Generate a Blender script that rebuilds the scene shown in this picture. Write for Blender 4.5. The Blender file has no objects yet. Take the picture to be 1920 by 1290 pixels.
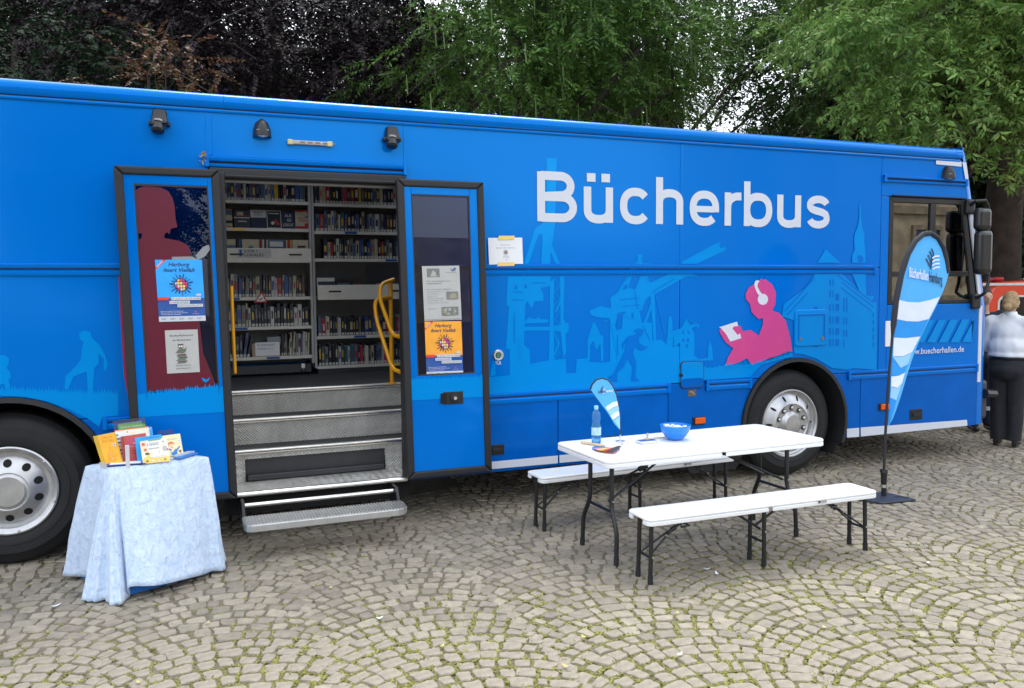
import bpy, bmesh, math, random
import numpy as np
from mathutils import Vector, Matrix, noise as mnoise
random.seed(7); RNG = np.random.default_rng(7)
R = math.radians; PI = math.pi
SC = bpy.context.scene
COL = SC.collection

# ------------------------------------------------------------------ camera
CAM = Vector((-5.455, -6.320, 1.857)); YAW, PITCH, ROLL, FOC = 0.3819, -0.0680, -0.0090, 1546.0
_f = Vector((math.sin(YAW)*math.cos(PITCH), math.cos(YAW)*math.cos(PITCH), math.sin(PITCH)))
_r = Vector((math.cos(YAW), -math.sin(YAW), 0)); _u = _r.cross(_f)
CR = math.cos(ROLL)*_r + math.sin(ROLL)*_u; CU = math.cos(ROLL)*_u - math.sin(ROLL)*_r; CF = _f
cd = bpy.data.cameras.new('camera'); cam = bpy.data.objects.new('camera', cd); COL.objects.link(cam)
cd.sensor_width = 36.0; cd.lens = 36.0*FOC/1920.0; cd.clip_start = .05; cd.clip_end = 1500
cam.matrix_world = Matrix(((CR.x, CU.x, -CF.x, CAM.x), (CR.y, CU.y, -CF.y, CAM.y), (CR.z, CU.z, -CF.z, CAM.z), (0, 0, 0, 1)))
SC.camera = cam

# ------------------------------------------------------------------ sky, sun, exposure (bright overcast day)
SUN_EL, SUN_AZ = R(62), R(28)
w = bpy.data.worlds.new('World'); SC.world = w; w.use_nodes = True
nt = w.node_tree; nt.nodes.clear()
sky = nt.nodes.new('ShaderNodeTexSky'); sky.sky_type = 'NISHITA'; sky.sun_disc = False
sky.sun_elevation = SUN_EL; sky.sun_rotation = SUN_AZ; sky.air_density = 1.0; sky.dust_density = 4.0; sky.ozone_density = 1.0
hs = nt.nodes.new('ShaderNodeHueSaturation'); hs.inputs['Saturation'].default_value = .30
mixc = nt.nodes.new('ShaderNodeMix'); mixc.data_type = 'RGBA'; mixc.inputs[0].default_value = .72   # thin even cloud cover over the clear sky
bg = nt.nodes.new('ShaderNodeBackground'); bg.inputs[1].default_value = .12
ow = nt.nodes.new('ShaderNodeOutputWorld')
tcw = nt.nodes.new('ShaderNodeTexCoord'); cn = nt.nodes.new('ShaderNodeTexNoise'); cn.inputs['Scale'].default_value = 2.6; cn.inputs['Detail'].default_value = 5   # uneven cloud
cmr = nt.nodes.new('ShaderNodeMapRange'); cmr.inputs[1].default_value = .3; cmr.inputs[2].default_value = .7; cmr.inputs[3].default_value = .62; cmr.inputs[4].default_value = 1.38
cml = nt.nodes.new('ShaderNodeMix'); cml.data_type = 'RGBA'; cml.blend_type = 'MULTIPLY'; cml.inputs[0].default_value = 1; cml.inputs[6].default_value = (8.4, 9.0, 9.8, 1)
nt.links.new(tcw.outputs['Generated'], cn.inputs['Vector']); nt.links.new(cn.outputs[0], cmr.inputs[0]); nt.links.new(cmr.outputs[0], cml.inputs[7]); nt.links.new(cml.outputs[2], mixc.inputs[7])
nt.links.new(sky.outputs[0], hs.inputs['Color']); nt.links.new(hs.outputs[0], mixc.inputs[6])
nt.links.new(mixc.outputs[2], bg.inputs[0]); nt.links.new(bg.outputs[0], ow.inputs[0])
sl = bpy.data.lights.new('sun', 'SUN'); sun = bpy.data.objects.new('sun', sl); COL.objects.link(sun)
sl.energy = .95; sl.angle = R(28); sl.color = (1.0, .965, .9)
sun.rotation_euler = Vector((math.sin(SUN_AZ)*math.cos(SUN_EL), math.cos(SUN_AZ)*math.cos(SUN_EL), math.sin(SUN_EL))).to_track_quat('Z', 'Y').to_euler()
sun.location = (0, 8, 20)
VS = SC.view_settings; VS.view_transform = 'Standard'; VS.look = 'None'; VS.exposure = 1.15; VS.gamma = 1.0
try: VS.use_curve_mapping = False
except Exception: pass
SC.cycles.max_bounces = 8; SC.cycles.transparent_max_bounces = 16; SC.cycles.diffuse_bounces = 4

# ------------------------------------------------------------------ pixel of the photograph -> point on a real plane
def ray(u, v): return CF + CR*((u-960.0)/FOC) - CU*((v-645.0)/FOC)
def B(u, v, y=0.0):
    d = ray(u, v); t = (y-CAM.y)/d.y; return CAM + d*t
def Gd(u, v, z=0.0):
    d = ray(u, v); t = (z-CAM.z)/d.z; return CAM + d*t
def PX(p):
    d = Vector(p)-CAM; z = d.dot(CF)
    return (960+FOC*d.dot(CR)/z, 645-FOC*d.dot(CU)/z, z)

# ------------------------------------------------------------------ materials
def S(r, g, b):
    f = lambda c: (c/255/12.92 if c/255 <= .04045 else ((c/255+.055)/1.055)**2.4)
    return (f(r), f(g), f(b))
MATS = {}
def mat(name, rgb, rough=.5, metal=0., var=.08, scale=12., bump=0., bscale=60., coat=0., island=0., spec=.5, det=3, sat_var=0.):
    if name in MATS: return MATS[name]
    m = bpy.data.materials.new(name); m.use_nodes = True; t = m.node_tree; n = t.nodes; L = t.links
    b = n['Principled BSDF']; b.inputs['Roughness'].default_value = rough; b.inputs['Metallic'].default_value = metal
    b.inputs['Coat Weight'].default_value = coat; b.inputs['Coat Roughness'].default_value = .06
    b.inputs['Specular IOR Level'].default_value = spec
    tc = n.new('ShaderNodeTexCoord')
    hv = n.new('ShaderNodeHueSaturation'); hv.inputs['Color'].default_value = (*rgb, 1)
    mr = n.new('ShaderNodeMapRange'); mr.inputs[3].default_value = 1-var; mr.inputs[4].default_value = 1+var
    nz = n.new('ShaderNodeTexNoise'); nz.inputs['Scale'].default_value = scale; nz.inputs['Detail'].default_value = det
    L.new(tc.outputs['Object'], nz.inputs['Vector']); L.new(nz.outputs[0], mr.inputs[0])
    mr.inputs[1].default_value = .3; mr.inputs[2].default_value = .7
    last = mr.outputs[0]
    if island:
        g = n.new('ShaderNodeNewGeometry'); m2 = n.new('ShaderNodeMapRange'); m2.inputs[3].default_value = 1-island; m2.inputs[4].default_value = 1+island
        L.new(g.outputs['Random Per Island'], m2.inputs[0])
        mu = n.new('ShaderNodeMath'); mu.operation = 'MULTIPLY'; L.new(last, mu.inputs[0]); L.new(m2.outputs[0], mu.inputs[1]); last = mu.outputs[0]
        if sat_var:
            w_ = n.new('ShaderNodeTexWhiteNoise'); w_.noise_dimensions = '1D'; L.new(g.outputs['Random Per Island'], w_.inputs['W'])
            m3 = n.new('ShaderNodeMapRange'); m3.inputs[3].default_value = .5-sat_var; m3.inputs[4].default_value = .5+sat_var
            L.new(w_.outputs['Value'], m3.inputs[0]); L.new(m3.outputs[0], hv.inputs['Hue'])
    L.new(last, hv.inputs['Value']); L.new(hv.outputs[0], b.inputs['Base Color'])
    if bump:
        nb = n.new('ShaderNodeTexNoise'); nb.inputs['Scale'].default_value = bscale; nb.inputs['Detail'].default_value = 4
        bp = n.new('ShaderNodeBump'); bp.inputs['Strength'].default_value = bump; bp.inputs['Distance'].default_value = .01
        L.new(tc.outputs['Object'], nb.inputs['Vector']); L.new(nb.outputs[0], bp.inputs['Height']); L.new(bp.outputs[0], b.inputs['Normal'])
    MATS[name] = m; return m
def glass(name, tint, refl=1.0, ior=1.5, rough=0.0):
    if name in MATS: return MATS[name]
    m = bpy.data.materials.new(name); m.use_nodes = True; t = m.node_tree; n = t.nodes; L = t.links; n.clear()
    tr = n.new('ShaderNodeBsdfTransparent'); tr.inputs[0].default_value = (*tint, 1)
    gl = n.new('ShaderNodeBsdfGlossy'); gl.inputs['Roughness'].default_value = rough; gl.inputs[0].default_value = (refl,)*3+(1,)
    fr = n.new('ShaderNodeFresnel'); fr.inputs[0].default_value = ior
    mx = n.new('ShaderNodeMixShader'); o = n.new('ShaderNodeOutputMaterial')
    L.new(fr.outputs[0], mx.inputs[0]); L.new(tr.outputs[0], mx.inputs[1]); L.new(gl.outputs[0], mx.inputs[2]); L.new(mx.outputs[0], o.inputs[0])
    MATS[name] = m; return m
def film(name, rgb, alpha):      # print on glass: partly see-through
    m = mat(name, rgb, .35, var=.05); m.node_tree.nodes['Principled BSDF'].inputs['Alpha'].default_value = alpha; return m
def leafmat(name, rgb, trans=.25, island=.35, hue=.02, rough=.5, spec=.4):
    m = mat(name, rgb, rough, var=.12, scale=.6, island=island, sat_var=hue, spec=spec)
    t = m.node_tree; n = t.nodes; L = t.links; b = n['Principled BSDF']; o = n['Material Output']
    tl = n.new('ShaderNodeBsdfTranslucent'); src = b.inputs['Base Color'].links[0].from_socket; L.new(src, tl.inputs[0])
    mx = n.new('ShaderNodeMixShader'); mx.inputs[0].default_value = trans
    L.new(b.outputs[0], mx.inputs[1]); L.new(tl.outputs[0], mx.inputs[2]); L.new(mx.outputs[0], o.inputs[0]); return m

paint = mat('blue_paint', S(0, 106, 201), .16, var=.03, scale=1.2, coat=.06, bump=.035, bscale=1.6, spec=.75)
paint_shade = mat('shaded_blue_paint', S(0, 88, 180), .22, var=.10, scale=3.5, coat=.06, spec=.6, bump=.03, bscale=1.6)  # same blue paint, the skirt's weaker light put into the colour; mottled by grime
print_lt = mat('light_blue_print', S(0, 134, 216), .16, var=.03, scale=2., coat=.06, bump=.035, bscale=1.6, spec=.75)
print_dk = mat('dark_blue_print', S(0, 106, 201), .16, var=.03, coat=.06, spec=.75)
for _m in (paint, paint_shade, print_lt, print_dk): _m.node_tree.nodes['Principled BSDF'].inputs['Specular Tint'].default_value = (.06, .58, 1, 1)   # metallic blue lacquer
print_wh = mat('white_print', S(202, 207, 218), .45, var=.02)
print_pk = mat('pink_print', S(200, 58, 132), .4, var=.03, coat=.4)
print_gy = mat('pale_grey_print', S(205, 210, 222), .4, var=.03)
rubber = mat('black_rubber', (.010, .011, .013), .6, var=.15, bump=.1, bscale=40)
blackp = mat('black_plastic', (.009, .0095, .011), .42, var=.12)
tyre_m = mat('tyre_rubber', (.0085, .009, .0105), .72, var=.25, scale=9, bump=.12, bscale=30)
dark = mat('dark_void', (.006, .006, .007), .9)
alu = mat('aluminium', (.56, .56, .55), .38, .85, var=.1, scale=20)
alu_br = mat('brushed_aluminium', (.72, .71, .69), .3, .9, var=.08, scale=30)
steel_gy = mat('grey_steel', (.2, .2, .21), .45, .5, var=.1)
white_pl = mat('white_plastic', (.80, .81, .83), .42, var=.02, scale=6, bump=.03, bscale=220)
tube_m = mat('black_powder_coated_steel', (.010, .0105, .013), .38, var=.1)
yellow = mat('yellow_rail', S(214, 150, 8), .38, var=.06)
orange = mat('orange_lens', S(226, 88, 8), .25, var=.1, bump=.3, bscale=150)
red_m = mat('red_print', S(196, 40, 40), .5)
orange_p = mat('orange_print', S(244, 166, 52), .5)
cyan_p = mat('cyan_print', S(40, 165, 250), .5)
navy_p = mat('navy_print', S(36, 84, 160), .5)
ink = mat('black_ink', (.02, .022, .03), .6)
ink_gy = mat('grey_ink', (.16, .16, .17), .6)
paper = mat('white_paper', (.78, .79, .82), .6, var=.02)
paper_gy = mat('paper_behind_glass', (.46, .46, .45), .5, var=.04)
yel_p = mat('yellow_print', S(245, 205, 110), .5)
mag_p = mat('magenta_print', S(215, 60, 130), .5)
tape_m = mat('masking_tape', S(235, 205, 120), .6)
inner = mat('interior_panel', (.72, .72, .71), .6, var=.05)
shelf_m = mat('cream_shelf', (.68, .66, .60), .5, var=.05)
shelf_gy = mat('grey_shelf', (.46, .46, .46), .55, var=.05)
floor_m = mat('dark_vinyl', (.035, .036, .04), .6, var=.2, scale=60)
wood = mat('pale_wood', (.55, .43, .28), .6, var=.15)
clear_m = glass('clear_acrylic', (.93, .95, .97), .8, 1.25)

def mat_checkerplate():
    m = mat('checker_plate', (.82, .80, .76), .36, .35, var=.16, scale=5)
    t = m.node_tree; n = t.nodes; L = t.links; b = n['Principled BSDF']; tc = [x for x in n if x.type == 'TEX_COORD'][0]
    sx = n.new('ShaderNodeSeparateXYZ'); L.new(tc.outputs['Object'], sx.inputs[0])
    def M(op, a, bb=None):
        k = n.new('ShaderNodeMath'); k.operation = op
        for i, q in enumerate((a, bb)):
            if q is None: continue
            if isinstance(q, (int, float)): k.inputs[i].default_value = q
            else: L.new(q, k.inputs[i])
        return k.outputs[0]
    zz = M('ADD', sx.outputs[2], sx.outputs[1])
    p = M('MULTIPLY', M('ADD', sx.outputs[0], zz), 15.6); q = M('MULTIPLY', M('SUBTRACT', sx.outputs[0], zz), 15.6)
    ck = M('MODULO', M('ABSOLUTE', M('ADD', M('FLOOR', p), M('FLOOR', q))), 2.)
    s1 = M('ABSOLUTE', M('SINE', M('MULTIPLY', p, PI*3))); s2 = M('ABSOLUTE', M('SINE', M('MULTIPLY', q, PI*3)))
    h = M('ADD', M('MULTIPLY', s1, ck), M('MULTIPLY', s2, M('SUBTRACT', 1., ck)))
    bp = n.new('ShaderNodeBump'); bp.inputs['Strength'].default_value = 1.; bp.inputs['Distance'].default_value = .016
    L.new(h, bp.inputs['Height']); L.new(bp.outputs[0], b.inputs['Normal'])
    hv = [x for x in n if x.type == 'HUE_SAT'][0]; vl = hv.inputs['Value'].links[0].from_socket; L.new(M('MULTIPLY', vl, M('ADD', M('MULTIPLY', h, .55), .62)), hv.inputs['Value'])   # relief shading put into the colour: darker between the raised bars
    rg_ = M('ADD', M('MULTIPLY', ck, .16), .28); L.new(rg_, b.inputs['Roughness']); return m
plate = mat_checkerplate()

# ------------------------------------------------------------------ geometry helpers
WL = {}                       # world location of every parent
class G:
    def __init__(s): s.v = []; s.f = []; s.m = []
    def add(s, vs, fs, mi=0):
        o = len(s.v); s.v += [tuple(x) for x in vs]; s.f += [tuple(i+o for i in q) for q in fs]; s.m += [mi]*len(fs); return s
    def box(s, x0, x1, y0, y1, z0, z1, mi=0):
        return s.add([(x0,y0,z0),(x1,y0,z0),(x1,y1,z0),(x0,y1,z0),(x0,y0,z1),(x1,y0,z1),(x1,y1,z1),(x0,y1,z1)],
                     [(0,3,2,1),(4,5,6,7),(0,1,5,4),(1,2,6,5),(2,3,7,6),(3,0,4,7)], mi)
    def hexa(s, b, t, mi=0):      # 4 bottom + 4 top points
        return s.add(list(b)+list(t), [(0,3,2,1),(4,5,6,7),(0,1,5,4),(1,2,6,5),(2,3,7,6),(3,0,4,7)], mi)
    def prism(s, poly, fn, d0, d1, mi=0):   # poly 2D, fn(a,b,d)->3D
        n = len(poly); area = sum(poly[i][0]*poly[(i+1)%n][1]-poly[(i+1)%n][0]*poly[i][1] for i in range(n))
        if area < 0: poly = poly[::-1]
        vs = [fn(a, b, d0) for a, b in poly]+[fn(a, b, d1) for a, b in poly]
        fs = [tuple(range(n)), tuple(range(2*n-1, n-1, -1))]+[(i, n+i, n+(i+1)%n, (i+1)%n) for i in range(n)]
        return s.add(vs, fs, mi)
    def xz(s, poly, y0, y1, mi=0): return s.prism(poly, lambda a, b, d: (a, d, b), y0, y1, mi)
    def xy(s, poly, z0, z1, mi=0): return s.prism(poly, lambda a, b, d: (a, b, d), z0, z1, mi)
    def yz(s, poly, x0, x1, mi=0): return s.prism(poly, lambda a, b, d: (d, a, b), x0, x1, mi)
    def tube(s, pts, r, n=8, mi=0, closed=False):
        P = [Vector(p) for p in pts]; rr = r if isinstance(r, (list, tuple)) else [r]*len(P)
        vs = []; up = None; k = len(P)
        for i, p in enumerate(P):
            if closed: t = P[(i+1) % k]-P[i-1]
            else: t = P[min(i+1, k-1)]-P[max(i-1, 0)]
            t.normalize()
            if up is None: up = Vector((0, 0, 1)) if abs(t.z) < .9 else Vector((1, 0, 0))
            a = t.cross(up).normalized(); up = a.cross(t).normalized()
            for j in range(n):
                q = 2*PI*j/n; vs.append(p+(a*math.cos(q)+up*math.sin(q))*rr[i])
        fs = []
        for i in range(k if closed else k-1):
            i2 = (i+1) % k
            for j in range(n): fs.append((i*n+j, i*n+(j+1)%n, i2*n+(j+1)%n, i2*n+j))
        if not closed: fs += [tuple(range(n-1, -1, -1)), tuple((k-1)*n+j for j in range(n))]
        return s.add(vs, fs, mi)
    def lathe(s, prof, c, axis='z', n=24, mi=0, a0=0, a1=2*PI):   # prof [(r,h)]
        c = Vector(c); vs = []; full = abs(a1-a0-2*PI) < 1e-6; m = n if full else n+1
        for r, h in prof:
            for j in range(m):
                q = a0+(a1-a0)*j/n; x, y = r*math.cos(q), r*math.sin(q)
                vs.append(c+Vector({'z': (x, y, h), 'y': (x, -h, y), 'x': (h, x, y)}[axis]))   # axis y: h towards -y
        fs = []
        for i in range(len(prof)-1):
            for j in range(n):
                j2 = (j+1) % m; fs.append((i*m+j, i*m+j2, (i+1)*m+j2, (i+1)*m+j))
        return s.add(vs, fs, mi)
    def disc(s, c, r, axis='y', n=16, mi=0):
        c = Vector(c); vs = []
        for j in range(n):
            q = 2*PI*j/n; x, y = r*math.cos(q), r*math.sin(q)
            vs.append(c+Vector({'z': (x, y, 0), 'y': (x, 0, y), 'x': (0, x, y)}[axis]))
        return s.add(vs, [tuple(range(n))], mi)
    def tf(s, fn): s.v = [tuple(fn(Vector(p))) for p in s.v]; return s
def build(name, g, mats, parent=None, smooth=False, bevel=0., seg=2, local=False, base=False, fixn=True):
    if not isinstance(mats, (list, tuple)): mats = [mats]
    V = np.array(g.v, dtype=float); lo, hi = V.min(0), V.max(0)
    off = np.zeros(3) if local else np.array([(lo[0]+hi[0])/2, (lo[1]+hi[1])/2, lo[2] if (parent is None or base) else (lo[2]+hi[2])/2])
    me = bpy.data.meshes.new(name); me.from_pydata((V-off).tolist(), [], g.f)
    for m in mats: me.materials.append(m)
    if len(mats) > 1: me.polygons.foreach_set('material_index', g.m)
    if fixn:
        bm = bmesh.new(); bm.from_mesh(me); bmesh.ops.recalc_face_normals(bm, faces=bm.faces); bm.to_mesh(me); bm.free()
    if smooth:
        me.polygons.foreach_set('use_smooth', [True]*len(me.polygons))
        if smooth != 'all':
            try: me.set_sharp_from_angle(angle=R(38))
            except Exception: pass
    me.update()
    o = bpy.data.objects.new(name, me); COL.objects.link(o)
    pw = Vector((0, 0, 0))
    if parent is not None: o.parent = parent; pw = WL.get(parent.name, Vector((0, 0, 0)))
    o.location = Vector(off)-pw if not local else (0, 0, 0)
    WL[o.name] = Vector(off) if not local else pw.copy()
    if bevel:
        b = o.modifiers.new('bevel', 'BEVEL'); b.width = bevel; b.segments = seg; b.limit_method = 'ANGLE'; b.angle_limit = R(40); b.harden_normals = False
    return o
def tag(o, label, cat=None, group=None, kind=None):
    o['label'] = label
    if cat: o['category'] = cat
    if group: o['group'] = group
    if kind: o['kind'] = kind
    return o
def thing(name, label, cat, loc=(0, 0, 0), group=None):
    o = bpy.data.objects.new(name, None); o.empty_display_size = .2; COL.objects.link(o); o.location = loc; WL[o.name] = Vector(loc)
    return tag(o, label, cat, group)
def struct(o): o['kind'] = 'structure'; return o
def copy_tree(o, parent=None):
    c = o.copy(); COL.objects.link(c)
    if parent is not None: c.parent = parent
    for ch in list(o.children): copy_tree(ch, c)
    return c
TXT = {}
def text2d(s, bold=0., shear=0., sp=1.):
    k = (s, bold, shear, sp)
    if k in TXT: return TXT[k]
    cu = bpy.data.curves.new('txt', 'FONT'); cu.body = s; cu.size = 1.; cu.offset = bold; cu.shear = shear; cu.space_character = sp
    cu.resolution_u = 2; cu.fill_mode = 'FRONT'; cu.align_x = 'LEFT'
    ob = bpy.data.objects.new('txt', cu); COL.objects.link(ob); bpy.context.view_layer.update()
    dg = bpy.context.evaluated_depsgraph_get(); e = ob.evaluated_get(dg); me = e.to_mesh()
    vs = [(v.co.x, v.co.y) for v in me.vertices]; fs = [tuple(p.vertices) for p in me.polygons]
    e.to_mesh_clear(); bpy.data.objects.remove(ob); bpy.data.curves.remove(cu)
    TXT[k] = (vs, fs); return TXT[k]
class Flat:                   # flat print on a plane: origin at the top-left corner, x right, y down, in metres
    def __init__(s, g, o, ex, ey, n): s.g, s.o, s.ex, s.ey, s.n, s.k = g, Vector(o), Vector(ex), Vector(ey), Vector(n), 0
    def P(s, x, y, d): return s.o+s.ex*x+s.ey*y+s.n*d
    def poly(s, pts, mi):
        s.k += 1; d = .0008+.0002*s.k
        s.g.add([s.P(x, y, d) for x, y in pts], [tuple(range(len(pts)))], mi)
    def rect(s, x0, y0, x1, y1, mi): s.poly([(x0, y0), (x1, y0), (x1, y1), (x0, y1)], mi)
    def disc(s, x, y, r, mi, n=20, ry=None): s.poly([(x+r*math.cos(2*PI*i/n), y+(ry or r)*math.sin(2*PI*i/n)) for i in range(n)], mi)
    def line(s, pts, wd, mi):
        for (a, b), (c, d) in zip(pts[:-1], pts[1:]):
            l = math.hypot(c-a, d-b) or 1e-6; nx, ny = -(d-b)/l*wd/2, (c-a)/l*wd/2
            s.poly([(a+nx, b+ny), (c+nx, d+ny), (c-nx, d-ny), (a-nx, b-ny)], mi)
    def text(s, t, x, y, h, mi, bold=0., shear=0., align='l', width=None, sp=1.):   # y = baseline, h = cap height
        vs, fs = text2d(t, bold, shear, sp); k = h/.70; s.k += 1; d = .0008+.0002*s.k
        xs = [a for a, b in vs]; wd = (max(xs)-min(xs))*k; kx = k
        if width: kx = k*width/wd; wd = width
        x0 = x-{'l': 0, 'c': wd/2, 'r': wd}[align]-min(xs)*kx
        s.g.add([s.P(x0+a*kx, y-b*k, d) for a, b in vs], fs, mi); return wd

# ================================================================== THE LIBRARY BUS
bus = thing('library_bus', 'long bright blue mobile library bus with open doors and a white Bücherbus lettering', 'bus', (-3.0, 1.25, 0))
XL, W2 = -8.7, 2.5
def xs(z):                    # front end of the flat side at height z
    return 2.47 if z < 1.6 else 2.47-.31*(z-1.6)/1.6
def part(name, g, m, parent=bus, **k): return build(name, g, m, parent, **k)
def panel(poly, m=paint, bev=.005): return part('side_panel', G().xz(poly, 0, .028), m, bevel=bev)
def rectp(x0, x1, z0, z1): return [(x0, z0), (x1, z0), (x1, z1), (x0, z1)]
ARF, ARR, RA, ZC = 0.03, -6.56, .635, .525
def arch(xc, a0, a1, n=16, r=RA): return [(xc+r*math.cos(R(a0+(a1-a0)*i/n)), ZC+r*math.sin(R(a0+(a1-a0)*i/n))) for i in range(n+1)]
g_ = .003
ang = math.degrees(math.asin((.985-ZC)/RA))
panel(rectp(XL, -5.235, 2.03, 3.125))
panel(rectp(-5.229, -3.803, 2.745, 3.125))
panel(rectp(-3.797, -1.283, 2.03, 3.125)); panel(rectp(-1.277, 1.062, 2.03, 3.125))
panel([(XL, .985), (ARR-RA*math.cos(R(ang)), .985)]+arch(ARR, 180-ang, ang)+[(-5.235, .985), (-5.235, 2.02), (XL, 2.02)])
panel(rectp(-3.797, -1.293, .985, 2.02))
panel([(-1.287, .985)]+arch(ARF, 180-ang, ang)+[(1.062, .985), (1.062, 2.02), (-1.287, 2.02)])
zb = .335
panel(rectp(XL, ARR-RA-.03, zb, .979)); 
a2 = math.degrees(math.asin((.979-ZC)/RA)); a3 = math.degrees(math.asin((zb-ZC)/RA))
panel(arch(ARR, a3, a2, 10)+[(-5.235, .979), (-5.235, zb)], paint_shade)
panel(rectp(-3.797, -2.503, zb, .979), paint_shade); panel(rectp(-2.497, -1.408, zb, .979), paint_shade)
panel([(-1.402, zb)]+arch(ARF, 180-a3, 180-a2, 10)+[(-1.402, .979)], paint_shade)
panel(arch(ARF, a3, a2, 10)+[(.84, .979), (.84, zb)], paint_shade)
panel(rectp(.846, 2.47, zb, .979), paint_shade)
# cab side round the window
panel([(1.068, 2.915), (xs(2.915), 2.915), (xs(3.125), 3.125), (1.068, 3.125)])
WX0, WZ0, WZ1 = 1.175, 1.655, 2.735
panel([(1.068, 2.74), (xs(2.74), 2.74), (xs(2.91), 2.91), (1.068, 2.91)])
panel(rectp(1.068, WX0-.004, .985, 2.735)); panel([(WX0, .985), (2.47, .985), (xs(1.65), 1.65), (WX0, 1.65)])
# inner wall behind the panels, far side, ends, roof, floor
g = G()
g.box(XL, -7.25, .03, .06, 1.0, 3.2); g.box(-7.25, -5.87, .03, .06, 1.2, 3.2); g.box(-5.87, -5.15, .03, .06, 1.0, 3.2); g.box(-5.15, -3.80, .03, .06, 2.72, 3.2); g.box(-3.80, -.68, .03, .06, 1.0, 3.2); g.box(-.68, .74, .03, .06, 1.2, 3.2); g.box(.74, 1.17, .03, .06, 1.0, 3.2)
g.box(1.17, 2.16, .03, .06, 2.75, 3.2); g.box(1.17, 2.44, .03, .06, .9, 1.64)
part('inner_wall', g, inner)
part('far_wall', G().box(XL, 2.2, 2.44, W2, .34, 3.2), paint)
part('rear_wall', G().box(XL-.04, XL, .0, W2, .34, 3.2), paint)
rp_ = [(.10, 3.12), (.10, 3.262), (.6, 3.30), (1.25, 3.315), (1.9, 3.30), (2.42, 3.25), (2.5, 3.2), (2.5, 3.12)]
SK = [(-5.05, -4.05), (-3.6, -2.6)]           # two unseen glazed roof openings, added to brighten the interior
g = G(); xs_ = [XL-.04]+[v for q in SK for v in q]+[2.14]
for i in range(0, len(xs_), 2): g.yz(rp_, xs_[i], xs_[i+1])
for a_, b_ in SK: g.yz([(.10, 3.12), (.10, 3.262), (.6, 3.30), (.8, 3.304), (.8, 3.12)], a_, b_); g.yz([(1.8, 3.12), (1.8, 3.302), (1.9, 3.30), (2.42, 3.25), (2.5, 3.2), (2.5, 3.12)], a_, b_)
part('roof', g, paint)
for a_, b_ in SK: part('added_skylight', G().box(a_, b_, .8, 1.8, 3.30, 3.315), glass('added_skylight_glass', (.82, .84, .86), .9, 1.45))
g = G(); xs_ = [XL]+[v for q in SK for v in q]+[2.1]
for i in range(0, len(xs_), 2): g.box(xs_[i], xs_[i+1], .061, 2.44, 2.96, 3.0)
for a_, b_ in SK: g.box(a_, b_, .061, .8, 2.96, 3.0).box(a_, b_, 1.8, 2.44, 2.96, 3.0)
part('ceiling', g, inner)
part('floor', G().box(XL, 1.3, .80, 2.438, .985, 1.025).box(-5.85, -5.13, .061, .80, .985, 1.025).box(-3.64, -.70, .061, .8, .985, 1.025), floor_m)
part('underbody', G().box(XL+.1, ARR-.75, .15, 2.4, .42, .8).box(ARR+.75, -5.2, .15, 2.4, .42, .9).box(-3.6, -.75, .45, 2.4, .45, .9).box(.75, 2.4, .15, 2.4, .42, .9).box(-5.2, -3.6, .9, 2.4, .42, .98), dark)
part('axle', G().tube([(0.03, .3, .52), (.03, 2.2, .52)], .07).tube([(ARR, .3, .52), (ARR, 2.2, .52)], .1), dark)
part('cab_partition', G().box(.98, 1.02, .061, 2.44, 1.03, 2.95), shelf_gy)
# rounded front end
g = G(); rows = [.34, .6, 1.0, 1.6, 2.0, 2.4, 2.8, 3.05, 3.2, 3.28]; n = 9; ring = []
for i, z in enumerate(rows):
    r = .26 if z < 1.6 else .26-.12*(z-1.6)/1.6
    x0 = xs(min(z, 3.2)); pull = 0 if z < 3.1 else (.02 if z < 3.25 else .16)
    pts = [(x0-.0005, .0)]+[(x0+r*math.sin(PI/2*k/n)-pull*k/n, r-r*math.cos(PI/2*k/n)) for k in range(1, n+1)]
    pts += [(x0+r+.04-pull, .7), (x0+r+.05-pull, 1.25), (x0+r+.04-pull, 1.8)]+[(a, W2-b) for a, b in pts[::-1]]
    ring.append([(a, b, z) for a, b in pts])
m = len(ring[0]); vs = [p for q in ring for p in q]
fs = [(i*m+j, i*m+j+1, (i+1)*m+j+1, (i+1)*m+j) for i in range(len(rows)-1) for j in range(m-1)]
fs.append(tuple((len(rows)-1)*m+j for j in range(m)))
part('front_end', g.add(vs, fs), paint, smooth=True)
# big windscreen as a dark band following the front
g = G(); vs = []
for z in (1.45, 1.6, 2.0, 2.4, 2.75):
    r = .26 if z < 1.6 else .26-.12*(z-1.6)/1.6; x0 = xs(z)+.012
    pts = [(x0+r*math.sin(PI/2*k/n), r-r*math.cos(PI/2*k/n)) for k in range(5, n+1)]+[(x0+r+.04, .7), (x0+r+.05, 1.25), (x0+r+.04, 1.8)]
    vs += [(a, b, z) for a, b in pts]; mm = len(pts)
part('windscreen', g.add(vs, [(i*mm+j, i*mm+j+1, (i+1)*mm+j+1, (i+1)*mm+j) for i in range(4) for j in range(mm-1)]), mat('windscreen_glass', (.01, .012, .014), .05), smooth=True)
part('front_bumper', G().box(2.50, 2.80, .12, 2.38, .36, .80), mat('bumper_grey', (.05, .052, .058), .5), bevel=.04)
part('corner_step', G().tube([(2.66, .06, .66), (2.86, .1, .64)], .05, 8), blackp, smooth=True)
part('front_corner_guard', G().box(2.472, 2.535, .012, .09, .34, .985), mat('bumper_grey', (.05, .052, .058), .5), bevel=.01)

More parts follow.
